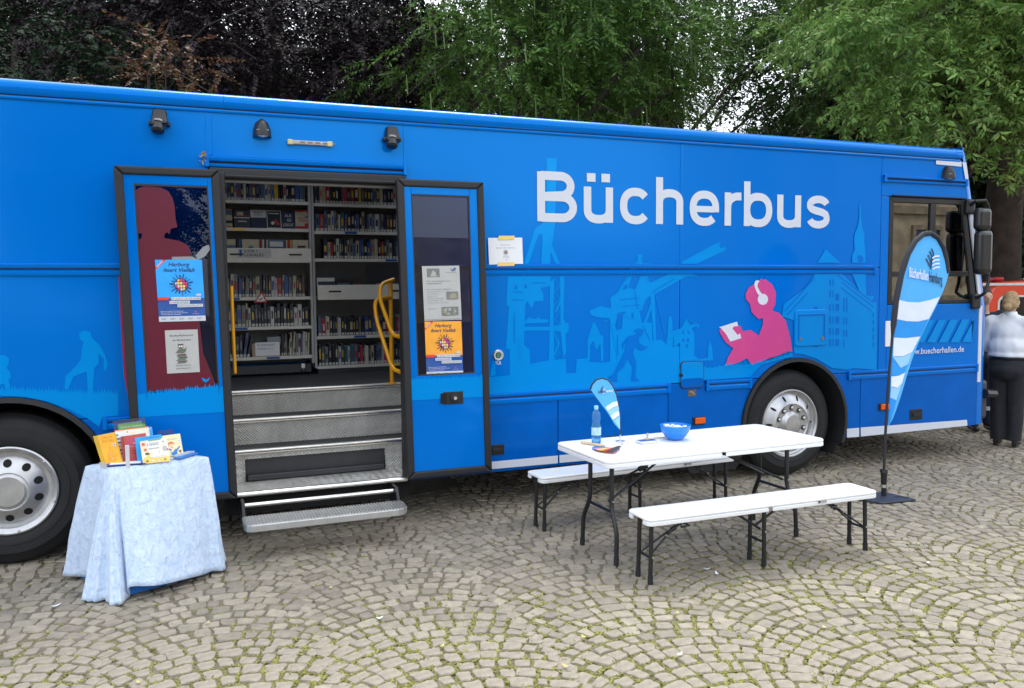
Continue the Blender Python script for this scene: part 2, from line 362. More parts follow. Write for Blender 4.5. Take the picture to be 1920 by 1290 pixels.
# cornice rail along the roof edge, with groove and bead
prof = [(.10, 3.12), (.02, 3.12), (.02, 3.148), (-.018, 3.150), (-.03, 3.165), (-.032, 3.195), (-.024, 3.2), (-.024, 3.215), (-.014, 3.236), (.02, 3.255), (.10, 3.262)]
for x0, x1 in ((XL-.03, -5.12), (-5.118, 2.05)):
    part('roof_rail', G().yz(prof, x0, x1), paint, smooth=True)
part('roof_rail_end', G().yz([(a-.003 if a < .05 else a, b+.002) for a, b in prof], 2.05, 2.14), paint, bevel=.012)
part('roof_bead', G().yz([(.02, 3.118), (-.012, 3.120), (-.016, 3.131), (-.012, 3.142), (.02, 3.142)], XL, 2.12), paint, smooth=True)
part('roof_groove', G().box(XL, 2.12, -.006, .02, 3.1425, 3.1495), ink)
def rail(x0, x1, z0, z1, split=.52, dep=.022):
    h = z1-z0; zm = z0+h*split
    g = G()
    for a, b, d in ((zm+.004, z1, dep), (z0, zm-.006, dep*.75)):
        g.yz([(.01, a), (-d*.8, a+.002), (-d, a+(b-a)*.3), (-d, a+(b-a)*.75), (-d*.4, b), (.01, b)], x0, x1)
    o = part('side_rail', g, paint, smooth=True)
    build('rail_groove', G().box(x0+.002, x1-.002, -.004, .01, zm-.0055, zm+.0035), ink, o)
    for xx, s_ in ((x0, 1), (x1, -1)): build('rail_end', G().box(min(xx, xx+s_*.03), max(xx, xx+s_*.03), -dep-.003, .008, z0-.002, z1+.002), paint, o, bevel=.004)
    return o
rail(XL, -5.24, 1.965, 2.052); rail(-3.80, 1.0, 1.965, 2.052)
rail(-3.79, -1.39, .90, .99, .6); rail(-1.01, -.50, .90, .99, .6); rail(.67, 2.46, .915, 1.0, .6); rail(-5.98, -5.25, .90, .985, .6)
rail(-5.26, -3.79, 2.735, 2.815, .45, .035); rail(1.075, xs(2.9)+.005, 2.875, 2.945, .5, .03)
# seams covers
part('seam_strip', G().box(-5.245, -5.205, -.005, .001, 2.82, 3.118), paint, bevel=.002)
part('seam_strip', G().box(-1.292, -1.268, -.0045, .001, 2.055, 3.118), paint, bevel=.002)
part('seam_strip', G().box(-3.81, -3.79, -.004, .001, 2.82, 3.118), paint, bevel=.002)

# wheel arches
for xc in (ARF, ARR):
    prof_ = arch(xc, 202 if xc == ARF else 200, -22, 28); g = G()
    ri = [(xc+(x-xc)*.945, ZC+(z-ZC)*.945) for x, z in prof_]; n = len(prof_)
    vs = [(x, -.022, z) for x, z in prof_]+[(x, -.026, z) for x, z in ri]+[(x, .12, z) for x, z in ri]+[(x, .03, z) for x, z in prof_]
    fs = [(k*n+i, k*n+i+1, ((k+1) % 4)*n+i+1, ((k+1) % 4)*n+i) for k in range(4) for i in range(n-1)]
    part('wheel_arch_lip', g.add(vs, fs), rubber, smooth=True)
    rr = arch(xc, 215, -35, 24, RA*.96)
    vs = [(x, .03, z) for x, z in rr]+[(x, .75, z) for x, z in rr]; n = len(rr)
    fs = [(i, i+1, n+i+1, n+i) for i in range(n-1)]+[tuple(range(n, 2*n))]
    part('wheel_well', G().add(vs, fs), mat('dirty_black', (.005, .005, .006), .9), smooth=True)

# wheels
def wheel(x, front):
    t = 'front' if front else 'rear'; c = (x, .045, .52)
    wh = bpy.data.objects.new('wheel', None); COL.objects.link(wh); wh.parent = bus; wh.location = Vector(c)-WL[bus.name]; WL[wh.name] = Vector(c); wh.empty_display_size = .2
    p = [(.30, -.06), (.305, .0), (.33, .013), (.37, .016), (.372, .012), (.43, .012), (.433, .008), (.475, -.006), (.50, -.028), (.513, -.055), (.518, -.06), (.52, -.1), (.52, -.25), (.50, -.30), (.30, -.30)]
    if front: p[0:2] = [(.325, -.06), (.33, .0)]; p[2] = (.345, .012)
    ty = build('tyre', G().lathe(p, c, 'y', 72), tyre_m, wh, smooth=True)
    g = G()
    for i in range(60):        # shoulder tread blocks
        a = 2*PI*i/60; ca, sa = math.cos(a), math.sin(a); q = []
        for r0, h in ((.508, -.05), (.521, -.07), (.523, -.11), (.515, -.11)):
            for s_ in (-.017, .017): q.append((c[0]+r0*ca-s_*sa, c[1]-h, c[2]+r0*sa+s_*ca))
        g.add(q, [(0, 1, 3, 2), (2, 3, 5, 4), (4, 5, 7, 6), (0, 2, 4, 6), (1, 7, 5, 3)])
    build('tread_block', g, tyre_m, wh)['kind'] = 'stuff'
    if front:
        rp = [(.335, -.005), (.332, .012), (.322, .014), (.312, .006), (.306, -.012), (.297, -.014), (.29, -.02), (.275, -.01), (.225, .025), (.195, .035), (.185, .024), (.12, .018), (.112, .03), (.10, .034), (.085, .052), (.04, .056), (0, .056)]
    else:
        rp = [(.30, -.005), (.302, .012), (.292, .016), (.278, .006), (.262, -.006), (.258, -.03), (.235, -.034), (.225, -.026), (.14, .03), (.128, .034), (.122, .028), (.11, .03), (.1, .038), (0, .038)]
    rim = build('rim', G().lathe(rp, c, 'y', 64), mat('wheel_alloy', (.50, .50, .51), .36, .75, var=.12, scale=14), wh, smooth=True)
    def onface(r, a, h): return (c[0]+r*math.cos(a), c[1]-h, c[2]+r*math.sin(a))
    for i in range(10):
        a = 2*PI*i/10+.31
        if front:
            build('nut_recess', G().lathe([(.024, .024), (.024, .027), (.0, .0255)], onface(.155, a, 0), 'y', 12), dark, wh)
            build('wheel_nut', G().lathe([(.017, .02), (.017, .040), (.011, .047), (0, .048)], onface(.155, a, 0), 'y', 8), alu, wh, smooth=True)
            b_ = a+.31; g = G(); e1, e2 = .008, .036        # oblong vent slots
            q = []
            for k in range(10):
                t_ = 2*PI*k/10; dr, dt = e2*math.cos(t_)*.75, e1*math.sin(t_)*1.5
                r_ = .252+dr; h_ = .025+(.225-r_)*.70+.003
                q.append((c[0]+r_*math.cos(b_)-dt*math.sin(b_), c[1]-h_, c[2]+r_*math.sin(b_)+dt*math.cos(b_)))
            if i % 2 == 0 or True: build('vent_slot', g.add(q, [tuple(range(10))]), dark, wh)
        else:
            rr_ = .188; q = []
            for k in range(14):
                t_ = 2*PI*k/14; dr, dt = .026*math.cos(t_), .026*math.sin(t_); r_ = rr_+dr
                h_ = .03+(.14-r_)*.659+.003
                q.append((c[0]+r_*math.cos(a)-dt*math.sin(a), c[1]-h_, c[2]+r_*math.sin(a)+dt*math.cos(a)))
            build('vent_hole', G().add(q, [tuple(range(14))]), dark, wh)
    if not front:
        for i in range(6):
            a = 2*PI*i/6+.7; build('rim_screw', G().lathe([(.009, .008), (.008, .02), (0, .022)], onface(.285, a, 0), 'y', 8), alu, wh)
wheel(0.0, True); wheel(-6.571, False)

# ------------------------------------------------------------------ prints on the side (foil cut-outs)
LY = [0]
def dec(px, m=print_lt, y=0., name='printed_motif', parent=bus):
    LY[0] += 1; d = y-.0022-.00006*LY[0]
    return part(name, G().add([B(u, v, d) for u, v in px], [tuple(range(len(px)))]), m, parent, fixn=False)
def Z1(l): return [(900+a/2.482, 240+b/2.481) for a, b in l]
def Z2(l): return [(1260+a/2.581, 260+b/2.58) for a, b in l]
def Z7(l): return [(a/2.804, 620+b/2.804) for a, b in l]
def grass(x0, x1, y0, y1, base0, base1, step=4., h=9., seed=1):
    rr = random.Random(seed); top = []; x = x0
    while x < x1:
        t = (x-x0)/(x1-x0); y = y0+(y1-y0)*t
        top.append((x, y+rr.uniform(0, 3))); top.append((x+step*rr.uniform(.3, .7), y-h*rr.uniform(.3, 1.))); x += step*rr.uniform(.8, 1.3)
    return top+[(x1, y1), (x1, base1), (x0, base0)]
# left: meadow with walking figures
dec([(0, 792)]+grass(-70, 222, 727, 738, 800, 780, 5.5, 10, 3)[:-2]+[(222, 779), (192, 782), (186, 800), (165, 785), (130, 768), (90, 753), (45, 744), (0, 742), (-70, 752)])
dec(Z7([(415, 15), (440, 0), (475, 5), (485, 40), (520, 70), (550, 120), (568, 180), (556, 212), (545, 205), (546, 150), (518, 122), (520, 170), (495, 200), (488, 330), (463, 330), (455, 215), (385, 242), (358, 312), (338, 305), (345, 240), (405, 180), (425, 150), (430, 95), (440, 60), (420, 45)]))
dec(Z7([(-20, 130), (25, 128), (48, 145), (45, 180), (35, 195), (52, 215), (60, 250), (45, 255), (55, 300), (28, 310), (20, 280), (-20, 290)]))
dec([(221, 500), (232, 500), (238, 560), (243, 700), (250, 745), (240, 745), (232, 700), (226, 600)], mat('crimson_print', S(150, 28, 70), .4), name='printed_motif')
# harbour cranes
dec(Z1([(310, 140), (357, 140), (350, 440), (335, 545), (372, 632), (352, 632), (328, 575), (326, 632), (285, 632), (290, 495), (272, 495), (225, 632), (205, 632), (255, 470), (308, 430)]))
dec(Z1([(130, 690), (200, 690), (210, 830), (205, 1010), (230, 1030), (235, 1104), (138, 1160), (138, 1030), (120, 1025), (135, 830), (122, 825)]))
dec(Z1([(198, 690), (330, 690), (325, 735), (280, 745), (295, 770), (295, 805), (255, 805), (240, 840), (220, 805), (207, 830)]))
dec(Z1([(325, 715), (345, 700), (342, 900), (347, 1084), (320, 1084), (325, 900)])); dec(Z1([(372, 690), (393, 690), (388, 890), (415, 930), (398, 960), (402, 1040), (388, 1075), (375, 950)]))
dec(Z1([(165, 925), (330, 925), (412, 905), (412, 950), (330, 942), (165, 943)])); dec(Z1([(203, 910), (318, 905), (318, 893), (280, 888), (270, 878), (258, 890), (225, 880)]))
dec(Z1([(180, 850), (195, 850), (170, 960), (188, 1005), (172, 1000), (155, 955)])); dec(Z1([(345, 950), (372, 1000), (350, 1060), (345, 1050), (362, 1000), (345, 965)])); dec(Z1([(350, 850), (372, 800), (374, 820), (356, 860)]))
dec(Z1([(38, 1160), (138, 1150), (235, 1098), (310, 1082), (400, 1074), (402, 1140), (446, 1140), (450, 1075), (500, 1072), (510, 1088), (575, 1092), (605, 1085), (640, 940), (660, 935), (665, 870), (700, 840), (740, 840), (752, 905), (800, 905), (803, 990), (840, 984), (868, 1005), (900, 1018), (928, 1015), (928, 1184), (700, 1204), (400, 1222), (38, 1250)]))
dec(Z1([(500, 1080), (500, 990), (525, 905), (535, 905), (562, 965), (574, 965), (574, 1085), (562, 1085), (560, 1000), (545, 1030), (535, 1025), (530, 990), (512, 1010), (512, 1080)]))
dec(Z1([(605, 1090), (605, 885), (545, 880), (515, 870), (510, 850), (560, 828), (610, 840), (605, 790), (640, 765), (690, 693), (705, 693), (690, 740), (720, 755), (745, 693), (778, 693), (785, 720), (925, 690), (925, 693), (800, 772), (770, 800), (752, 850), (640, 860), (628, 920), (640, 950), (640, 1090)]))
dec(Z1([(752, 690), (780, 690), (790, 722), (925, 657), (1018, 690), (960, 690), (810, 775), (775, 770)]))
dec(Z1([(925, 630), (1092, 540), (1120, 545), (970, 630)])); dec(Z2([(40, 605), (205, 512), (235, 500), (225, 520), (240, 530), (258, 520), (260, 540), (120, 605)]))
dec(Z1([(728, 592), (745, 585), (758, 595), (750, 615), (760, 632), (730, 632), (740, 612)]))
dec(Z1([(792, 775), (812, 765), (820, 990), (808, 990)])); dec(Z1([(800, 800), (806, 815), (775, 905), (762, 905)]))
dec(Z1([(868, 1010), (878, 880), (885, 872), (893, 882), (897, 945), (1000, 910), (1022, 912), (1018, 935), (1008, 922), (985, 930), (998, 960), (998, 1060), (1020, 1075), (1060, 1070), (1062, 1020), (1070, 990), (1080, 1020), (1085, 1082), (1040, 1082), (1035, 1110), (1037, 1190), (930, 1190), (930, 1000), (905, 1020), (897, 960), (900, 1015)]))
dec(Z1([(930, 950), (960, 885), (985, 940), (985, 1000), (930, 1000)]))
for q in ([(938, 955), (950, 935), (952, 960)], [(965, 935), (980, 955), (965, 960)], [(940, 980), (952, 980), (952, 995), (940, 995)], [(960, 980), (975, 980), (975, 995), (960, 995)], [(958, 1005), (968, 1005), (966, 1025), (958, 1025)], [(705, 860), (715, 860), (715, 890), (705, 890)], [(668, 735), (685, 725), (690, 745), (665, 755)], [(160, 735), (175, 730), (172, 750), (160, 752)], [(205, 728), (218, 728), (220, 745), (208, 745)], [(660, 880), (640, 900), (635, 930), (660, 925)]):
    dec(Z1(q), print_dk)
dec(Z1([(60, 1070), (72, 1110), (72, 1150), (46, 1155), (55, 1110)]))
def thin(a, b, w_=3.2, m=print_lt):
    (x0, y0), (x1, y1) = a, b; l = math.hypot(x1-x0, y1-y0); nx, ny = -(y1-y0)/l*w_/2, (x1-x0)/l*w_/2; dec(Z1([(x0+nx, y0+ny), (x1+nx, y1+ny), (x1-nx, y1-ny), (x0-nx, y0-ny)]), m)
for k in range(6):             # lattice of the harbour cranes
    y = 700+k*62; thin((346, y), (372, y+31)); thin((372, y+31), (346, y+62))
for k in range(4): y = 960+k*30; thin((205, y), (172, y+20)); thin((172, y+20), (200, y+34))
for a, b in (((745, 590), (640, 765)), ((745, 590), (785, 720)), ((745, 590), (700, 690)), ((722, 632), (800, 632)), ((640, 860), (752, 905)), ((610, 900), (640, 1080)), ((820, 780), (870, 1000)), ((205, 690), (240, 630)), ((520, 960), (560, 960)), ((500, 1010), (574, 1010)), ((960, 885), (1015, 915)), ((930, 960), (880, 945)), ((575, 900), (605, 890))): thin(a, b)
for a, b in (((650, 800), (740, 790)), ((660, 830), (745, 822)), ((720, 760), (735, 845)), ((800, 765), (905, 700)), ((150, 760), (200, 765)), ((150, 800), (205, 800)), ((160, 860), (160, 1000)), ((640, 960), (640, 1060)), ((760, 920), (790, 985)), ((240, 720), (310, 720))): thin(a, b, 3, print_dk)
# roller skater
dec(Z1([(712, 942), (735, 932), (760, 936), (762, 955), (748, 972), (740, 968), (742, 1000), (768, 1018), (778, 1012), (778, 1022), (760, 1034), (735, 1032), (726, 1012), (712, 1045), (728, 1092), (724, 1160), (738, 1170), (742, 1178), (704, 1178), (710, 1110), (688, 1072), (668, 1112), (638, 1140), (640, 1182), (608, 1175), (595, 1158), (618, 1148), (652, 1085), (672, 1040), (685, 990), (662, 1028), (660, 1002), (690, 968), (722, 962), (728, 950)]), print_dk)
# warehouse gable, church spire, reader in the grass
dec(Z2([(703, 600), (743, 535), (815, 600)])); dec(Z2([(872, 600), (872, 560), (885, 540), (880, 490), (885, 455), (898, 430), (905, 390), (908, 310), (912, 310), (916, 390), (920, 430), (932, 460), (930, 490), (935, 540), (937, 600)]))
ah = [(1597, 744), (1580, 715), (1560, 690), (1530, 672), (1505, 664), (1480, 661), (1455, 664), (1432, 676), (1416, 690), (1404, 704)]
dec(Z2([(690, 655), (825, 655), (905, 735), (940, 760), (978, 762), (966, 790), (990, 792), (990, 1118)])+[(1600, 690), (1590, 693)]+ah[2:5]+Z2([(590, 1038), (590, 880), (532, 860), (540, 800), (655, 715)]))
dec(Z2([(872, 655), (937, 655), (940, 760), (905, 735)]))
dec([(1274, 716), (1274, 690), (1324, 687)]+grass(1326, 1478, 690, 669, 0, 0, 3.4, 7, 9)[:-3]+[(1479, 667), (1455, 669), (1433, 680), (1417, 694), (1407, 707), (1325, 712)])
dec(Z2([(895, 570), (905, 560), (925, 572), (926, 592), (910, 600), (898, 590)]), print_dk)
for k in range(5):   # roof lines and window rows of the gabled house
    pass
for a, b in (((545, 830), (690, 668)), ((555, 850), (655, 740)), ((815, 715), (965, 830)), ((820, 690), (975, 810)), ((800, 655), (975, 790))):
    (x0, y0), (x1, y1) = a, b; dec(Z2([(x0, y0), (x1, y1), (x1+2, y1+9), (x0+2, y0+9)]), print_dk)
for x, w_, ys in ((695, 18, (812, 865, 920, 975)), (800, 18, (750, 800, 860, 916, 970)), (765, 8, (680, 735, 800, 860, 916, 970)), (780, 5, (680, 735, 800, 860, 916, 970)), (832, 5, (770, 805, 865, 925, 975)), (846, 5, (770, 805, 865, 925))):
    for yy in ys: dec(Z2([(x-w_/2, yy), (x+w_/2, yy-1), (x+w_/2, yy+33), (x-w_/2, yy+34)]), print_dk)
for yy in range(840, 1020, 36): dec(Z2([(972, yy), (978, yy), (978, yy+24), (972, yy+25)]), print_dk)
dec(Z2([(420, 690), (432, 676), (440, 684), (452, 680), (485, 705), (503, 745), (500, 800), (485, 832), (520, 845), (550, 880), (572, 960), (582, 1030), (560, 1030), (505, 1052), (470, 1062), (430, 1080), (405, 1085), (390, 1094), (378, 1082), (362, 1062), (330, 1078), (300, 1090), (258, 1098), (270, 1060), (297, 1015), (260, 985), (240, 955), (228, 930), (238, 915), (262, 945), (280, 982), (322, 968), (312, 940), (292, 918), (300, 908), (330, 905), (342, 932), (380, 925), (420, 952), (440, 900), (440, 868), (418, 872), (400, 855), (385, 838), (378, 800), (358, 775), (356, 750), (372, 720), (395, 705)]), print_pk)
dec(Z2([(228, 912), (315, 885), (335, 965), (282, 982), (262, 945), (238, 918)]), print_gy); dec(Z2([(292, 918), (300, 908), (332, 906), (342, 932), (318, 950)]), print_pk)
dec(grass(1358, 1412, 686, 684, 690, 688, 2.6, 8, 21)); dec(grass(1410, 1486, 685, 664, 688, 668, 2.6, 8, 22))   # blades in front of the reader
bnd = [(402, 690), (410, 684), (424, 688), (415, 700), (414, 716), (424, 736), (440, 758), (428, 766), (412, 746), (402, 722), (398, 704)]
dec(Z2(bnd), print_gy); dec(Z2([(440+25*math.cos(t*.3927), 777+27*math.sin(t*.3927)) for t in range(16)]), print_gy)
# hazard stripes, white reflective bands
for k in range(5):
    x = 1722+k*22
    dec([(x+16, 600-k*.3), (min(x+30, 1823), 600-k*.3), (min(x+10, 1823), 642), (x-6, 642)] if k < 4 else [(x+16, 599), (1823, 599), (1823, 625), (x+12, 641), (x-6, 641)])
for q in ([(918, 866), (1046, 854), (1046, 868.5), (918, 880)], [(1049, 853.5), (1253, 834), (1253, 850), (1049, 868)], [(1588, 804), (1611, 802), (1611, 819), (1588, 820.5)], [(1614, 801.5), (1813, 787), (1814, 798), (1614, 818.5)], [(1755, 297), (1803, 303), (1803, 312.5), (1755, 308)], [(1804.5, 304), (1812, 305), (1817, 342), (1811, 341)]):
    dec(q, print_wh, name='reflective_band')
for z0, z1 in ((1.72, 2.60), (.80, 1.62)):
    part('reflective_band', G().hexa([(xs(z0)-.0, -.006, z0), (xs(z0)+.055, .002, z0), (xs(z0)+.05, .02, z0), (xs(z0), .01, z0)], [(xs(z1), -.006, z1), (xs(z1)+.055, .002, z1), (xs(z1)+.05, .02, z1), (xs(z1), .01, z1)]), print_wh)
# the big white name: nine hand-drawn grotesque letters built from even strokes
def stroke(g, pts, wd, mi=0, y=0.):
    P = [Vector((a, b)) for a, b in pts]; Lf, Rt = [], []
    for i, p in enumerate(P):
        d0 = (P[i]-P[i-1]).normalized() if i > 0 else (P[1]-P[0]).normalized()
        d1 = (P[i+1]-P[i]).normalized() if i < len(P)-1 else d0
        t = (d0+d1).normalized(); nrm = Vector((-t.y, t.x)); k = wd/2/max(.5, nrm.dot(Vector((-d0.y, d0.x))))
        Lf.append(p+nrm*k); Rt.append(p-nrm*k)
    n = len(P)
    g.add([(q.x, y, q.y) for q in Lf+Rt], [(i, i+1, n+i+1, n+i) for i in range(n-1)], mi)
def arcp(cx, cz, rx, rz, a0, a1, n=22): return [(cx+rx*math.cos(R(a0+(a1-a0)*i/n)), cz+rz*math.sin(R(a0+(a1-a0)*i/n))) for i in range(n+1)]
def sq(cx, cz, rx, rz, a0, a1, n=26, e=.86):   # squarish arc
    o = []
    for i in range(n+1):
        a = R(a0+(a1-a0)*i/n); c, s = math.cos(a), math.sin(a)
        o.append((cx+rx*math.copysign(abs(c)**e, c), cz+rz*math.copysign(abs(s)**e, s)))
    return o
def letter(ch, S_=.212):
    h = S_/2; x = 1.0; H = 1.36; o = []   # x-height 1.0, cap height H
    if ch == 'B':
        o = [[(h, 0), (h, H)], [(h, H-h), (.58, H-h)]+arcp(.58, H*.745-h*.25, .25, H*.255-h*.75, 90, -90)[1:]+[(h, H*.5-.0)],
             [(h, h), (.64, h)]+arcp(.62, H*.25+h*.5, .27, H*.25-h*.5, -90, 90)[1:]+[(h, H*.5-.001)]]; wd = .98
    elif ch in 'uü':
        o = [[(h, x), (h, .36)]+sq(.385, .36, .385-h, .36-h+.012, 180, 360)[1:]+[(.77-h, .42)], [(.77-h, x), (.77-h, 0)]]
        if ch == 'ü': o += [[(.09, H-.10), (.31, H-.10)], [(.46, H-.10), (.68, H-.10)]]
        wd = .77
    elif ch == 'c': o = [sq(.42, .5, .42-h, .5-h+.012, 38, 322, 34)]; wd = .82
    elif ch == 'h': o = [[(h, 0), (h, H)], [(h, .58), (h, .64)]+sq(.385, .64, .385-h, .36-h+.012, 180, 0)[1:]+[(.77-h, 0)]]; wd = .77
    elif ch == 'e': o = [[(.10, .475), (.86-h*1.3, .475)], [(.86-h, .392)]+sq(.43, .5, .43-h, .5-h+.012, 0, 318, 38)]; wd = .86
    elif ch == 'r': o = [[(h, 0), (h, x)], [(h, .5), (h+.005, .60)]+arcp(.42, .60, .42-h-.005, .40-h, 178, 100, 10)+[(.5, x-h)]]; wd = .5
    elif ch == 'b': o = [[(h, 0), (h, H)], sq(.44, .5, .44-h, .5-h+.012, 180, -180, 44)]; wd = .87
    elif ch == 's':
        o = [arcp(.385, .715, .275, .185, 12, 178, 14)+[(.118, .665), (.17, .595), (.27, .55), (.40, .52), (.53, .485), (.625, .425), (.655, .345)]+arcp(.385, .285, .275, .190, 2, -168, 14)]; wd = .77
    return o, wd
def name_lettering():
    base0, baseN = B(1003, 416.5), B(1557, 426); z0 = (base0.z+baseN.z)/2
    capz = B(1003, 321).z; sc = (capz-z0)/1.36; word = 'Bücherbus'
    shapes = [letter(c) for c in word]; gaps = [.165, .16, .14, .16, .14, .07, .14, .16]
    tot = sum(w for _, w in shapes)+sum(gaps); X0, X1 = B(1006, 370).x, B(1556, 390).x; kx = (X1-X0)/tot; x = X0
    for i, (st, w_) in enumerate(shapes):
        g = G()
        for k, s_ in enumerate(st):
            stroke(g, [(x+a*kx, z0+b*sc) for a, b in s_], .212*(kx+sc)/2*(.78 if word[i] == 'e' and k == 0 else 1), 0, -.0046-.0003*k-(.0008 if word[i] == 'r' else 0))
        part('letter', g, print_wh, fixn=False)
        x += (w_+(gaps[i] if i < len(gaps) else 0))*kx
name_lettering()
def side_text(t, u0, v0, u1, h, m, y=-.0165, name='lettering', bold=.01):
    a, b = B(u0, v0, y), B(u1, v0, y); g = G(); F = Flat(g, (a.x, y, a.z), (1, 0, 0), (0, 0, -1), (0, -1, 0)); F.text(t, 0, 0, h, 0, bold, 0, 'l', b.x-a.x); return part(name, g, m, fixn=False)
side_text('www.buecherhallen.de', 1697, 665, 1807, .062, print_wh)
side_text('TÜR', 928.5, 684, 940, .028, print_wh)

# ------------------------------------------------------------------ door leaves
pane_m = glass('door_glass', (.40, .46, .56), .9, 1.45)
def door(x0, x1, z0, z1, gx0, gx1, gz0, gz1, sh, side):
    T = lambda p: Vector((p.x+sh*(z1-p.z), p.y, p.z)); y0, y1 = -.158, -.09; f = .058
    D = bpy.data.objects.new('door', None); COL.objects.link(D); D.parent = bus; c = Vector(((x0+x1)/2, -.12, z0)); D.location = c-WL[bus.name]; WL[D.name] = c; D.empty_display_size = .2
    def bp(name, g, m, **k): return build(name, g.tf(T), m, D, **k)
    for q in (G().xz([(x0, z0), (x0+f, z0+f), (x0+f, z1-f), (x0, z1)], y0, y1), G().xz([(x1, z0), (x1-f, z0+f), (x1-f, z1-f), (x1, z1)], y0, y1),
              G().xz([(x0, z1), (x1, z1), (x1-f, z1-f), (x0+f, z1-f)], y0, y1), G().xz([(x0, z0), (x1, z0), (x1-f, z0+f), (x0+f, z0+f)], y0, y1)):
        bp('rubber_seal', q, mat('door_rubber', (.0095, .0105, .0135), .55, var=.1), bevel=.014, seg=3)
    a, b, c_, d_ = x0+f-.004, x1-f+.004, z0+f-.004, z1-f+.004; ya, yb = -.142, -.098
    bp('door_panel', G().box(a, gx0, ya, yb, gz0, d_), paint, bevel=.003); bp('door_panel', G().box(gx1, b, ya, yb, gz0, d_), paint, bevel=.003)
    bp('door_panel', G().box(gx0+.0005, gx1-.0005, ya, yb, gz1, d_), paint, bevel=.003); bp('door_panel', G().box(a, b, ya, yb, c_, gz0-.0005), paint, bevel=.003)
    for q in (G().box(gx0, gx1, -.1405, -.12, gz0, gz0+.012), G().box(gx0, gx1, -.1405, -.12, gz1-.012, gz1), G().box(gx0, gx0+.01, -.1400, -.12, gz0+.012, gz1-.012), G().box(gx1-.01, gx1, -.1400, -.12, gz0+.012, gz1-.012)):
        bp('glazing_bead', q, ink)
    bp('pane', G().box(gx0+.002, gx1-.002, -.130, -.124, gz0+.002, gz1-.002), pane_m)
    return D, bp
DL, bl = door(-5.84, -5.168, .36, 2.70, -5.722, -5.25, 1.13, 2.583, .022, 0)
DR, br = door(-3.905, -3.205, .375, 2.69, -3.795, -3.325, 1.18, 2.578, .020, 1)
KD = [0]
def ddec(D, px, m, y=-.1435, name='printed_motif'):
    KD[0] += 1; d = y-.00015*KD[0]; return build(name, G().add([B(u, v, d) for u, v in px], [tuple(range(len(px)))]), m, D, fixn=False)
crim = film('crimson_film', S(104, 14, 42), .80); dkb = film('blue_film', S(10, 45, 120), .45); gyf = film('grey_film', S(150, 156, 160), .8)
def Z3(l): return [(200+a/2.931, 300+b/2.931) for a, b in l]
ddec(DL, Z3([(152, 170), (190, 148), (230, 140), (300, 152), (340, 172), (362, 210), (374, 255), (378, 320), (388, 368), (352, 378), (346, 408), (332, 396), (318, 408), (316, 428), (400, 445), (440, 465), (460, 495), (462, 530), (440, 545), (480, 640), (530, 1060), (600, 1235), (590, 1262), (228, 1275), (178, 440), (192, 425), (196, 405), (165, 400)]), crim, -.1312)
ddec(DL, Z3([(358, 532), (470, 530), (500, 545), (488, 525), (530, 478), (560, 465), (570, 490), (540, 530), (500, 550), (500, 600), (365, 600)]), gyf, -.1315)
ddec(DL, grass(276, 410, 738, 724, 752, 740, 3.6, 8, 4), print_lt); ddec(DL, grass(411, 426, 727, 726, 738, 738, 3.6, 6, 6), print_lt); ddec(DL, grass(246, 275, 741, 739, 754, 752, 3.6, 7, 8), print_lt)
ddec(DL, [(246, 752), (426, 737), (428, 772), (247, 783)], print_lt)
ddec(DL, Z3([(522, 1195), (535, 1200), (548, 1208), (568, 1192), (560, 1212), (545, 1222), (530, 1215)]), print_lt, -.1325)
ddec(DR, grass(768, 905, 711, 705, 722, 716, 3.6, 6, 5), print_lt); ddec(DR, [(770, 720), (905, 714), (905, 744), (771, 751)], print_lt)
# rotary handle in its recess
h = bl
o = br('lock_recess', G().box(-3.595, -3.43, -.150, -.14, .945, 1.045), blackp, bevel=.012)
build('lock_knob', G().lathe([(.035, 0), (.035, .012), (.028, .018), (0, .018)], (-3.47, -.150, .995), 'y', 20), rubber, o, smooth=True)
build('lock_cylinder', G().lathe([(.013, .018), (.013, .026), (0, .026)], (-3.47, -.150, .995), 'y', 14), alu, o)
build('finger_pull', G().box(-3.585, -3.535, -.1515, -.149, .955, 1.035), dark, o)
# door surround: jambs, header, gaskets
jm = mat('door_jamb', (.009, .0095, .012), .5)
part('door_jamb', G().box(-5.233, -5.13, -.06, .25, .36, 2.70), jm, bevel=.01); part('door_jamb', G().box(-3.86, -3.80, -.06, .03, .36, 2.70), jm, bevel=.01)
hd = part('door_header', G().box(-5.233, -3.80, -.035, .22, 2.655, 2.733), jm, bevel=.012)
build('header_gasket', G().tube([(-5.13, -.045, 2.672), (-3.86, -.045, 2.672)], .014, 8), rubber, hd, smooth=True)
build('header_rail', G().tube([(-5.13, .02, 2.646), (-3.86, .02, 2.646)], .016, 8), steel_gy, hd, smooth=True)
# ------------------------------------------------------------------ entrance steps
sx0, sx1 = -5.128, -3.66
def nosing(y, z):
    o = part('step_nosing', G().box(sx0, sx1, y-.02, y+.035, z-.030, z+.004), alu_br, bevel=.006)
    build('nosing_groove', G().box(sx0, sx1, y-.0215, y-.019, z-.016, z-.010), ink, o)
st = mat('ribbed_tread', (.035, .036, .038), .6, bump=.3, bscale=90)
for y, z, z0 in ((.30, .62, .375), (.55, .825, .62), (.80, 1.025, .825)):
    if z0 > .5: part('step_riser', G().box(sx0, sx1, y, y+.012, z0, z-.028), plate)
    nosing(y, z)
    if z < 1: part('step_tread', G().box(sx0, sx1, y+.036, y+.25, z-.02, z-.001), st)
    if z < 1:
        g = G()
        for k in range(70): x = sx0+.01+k*(sx1-sx0-.02)/69; g.box(x-.005, x+.005, y+.04, y+.247, z-.002, z+.003)
        r_ = part('tread_rib', g, st); r_['kind'] = 'stuff'
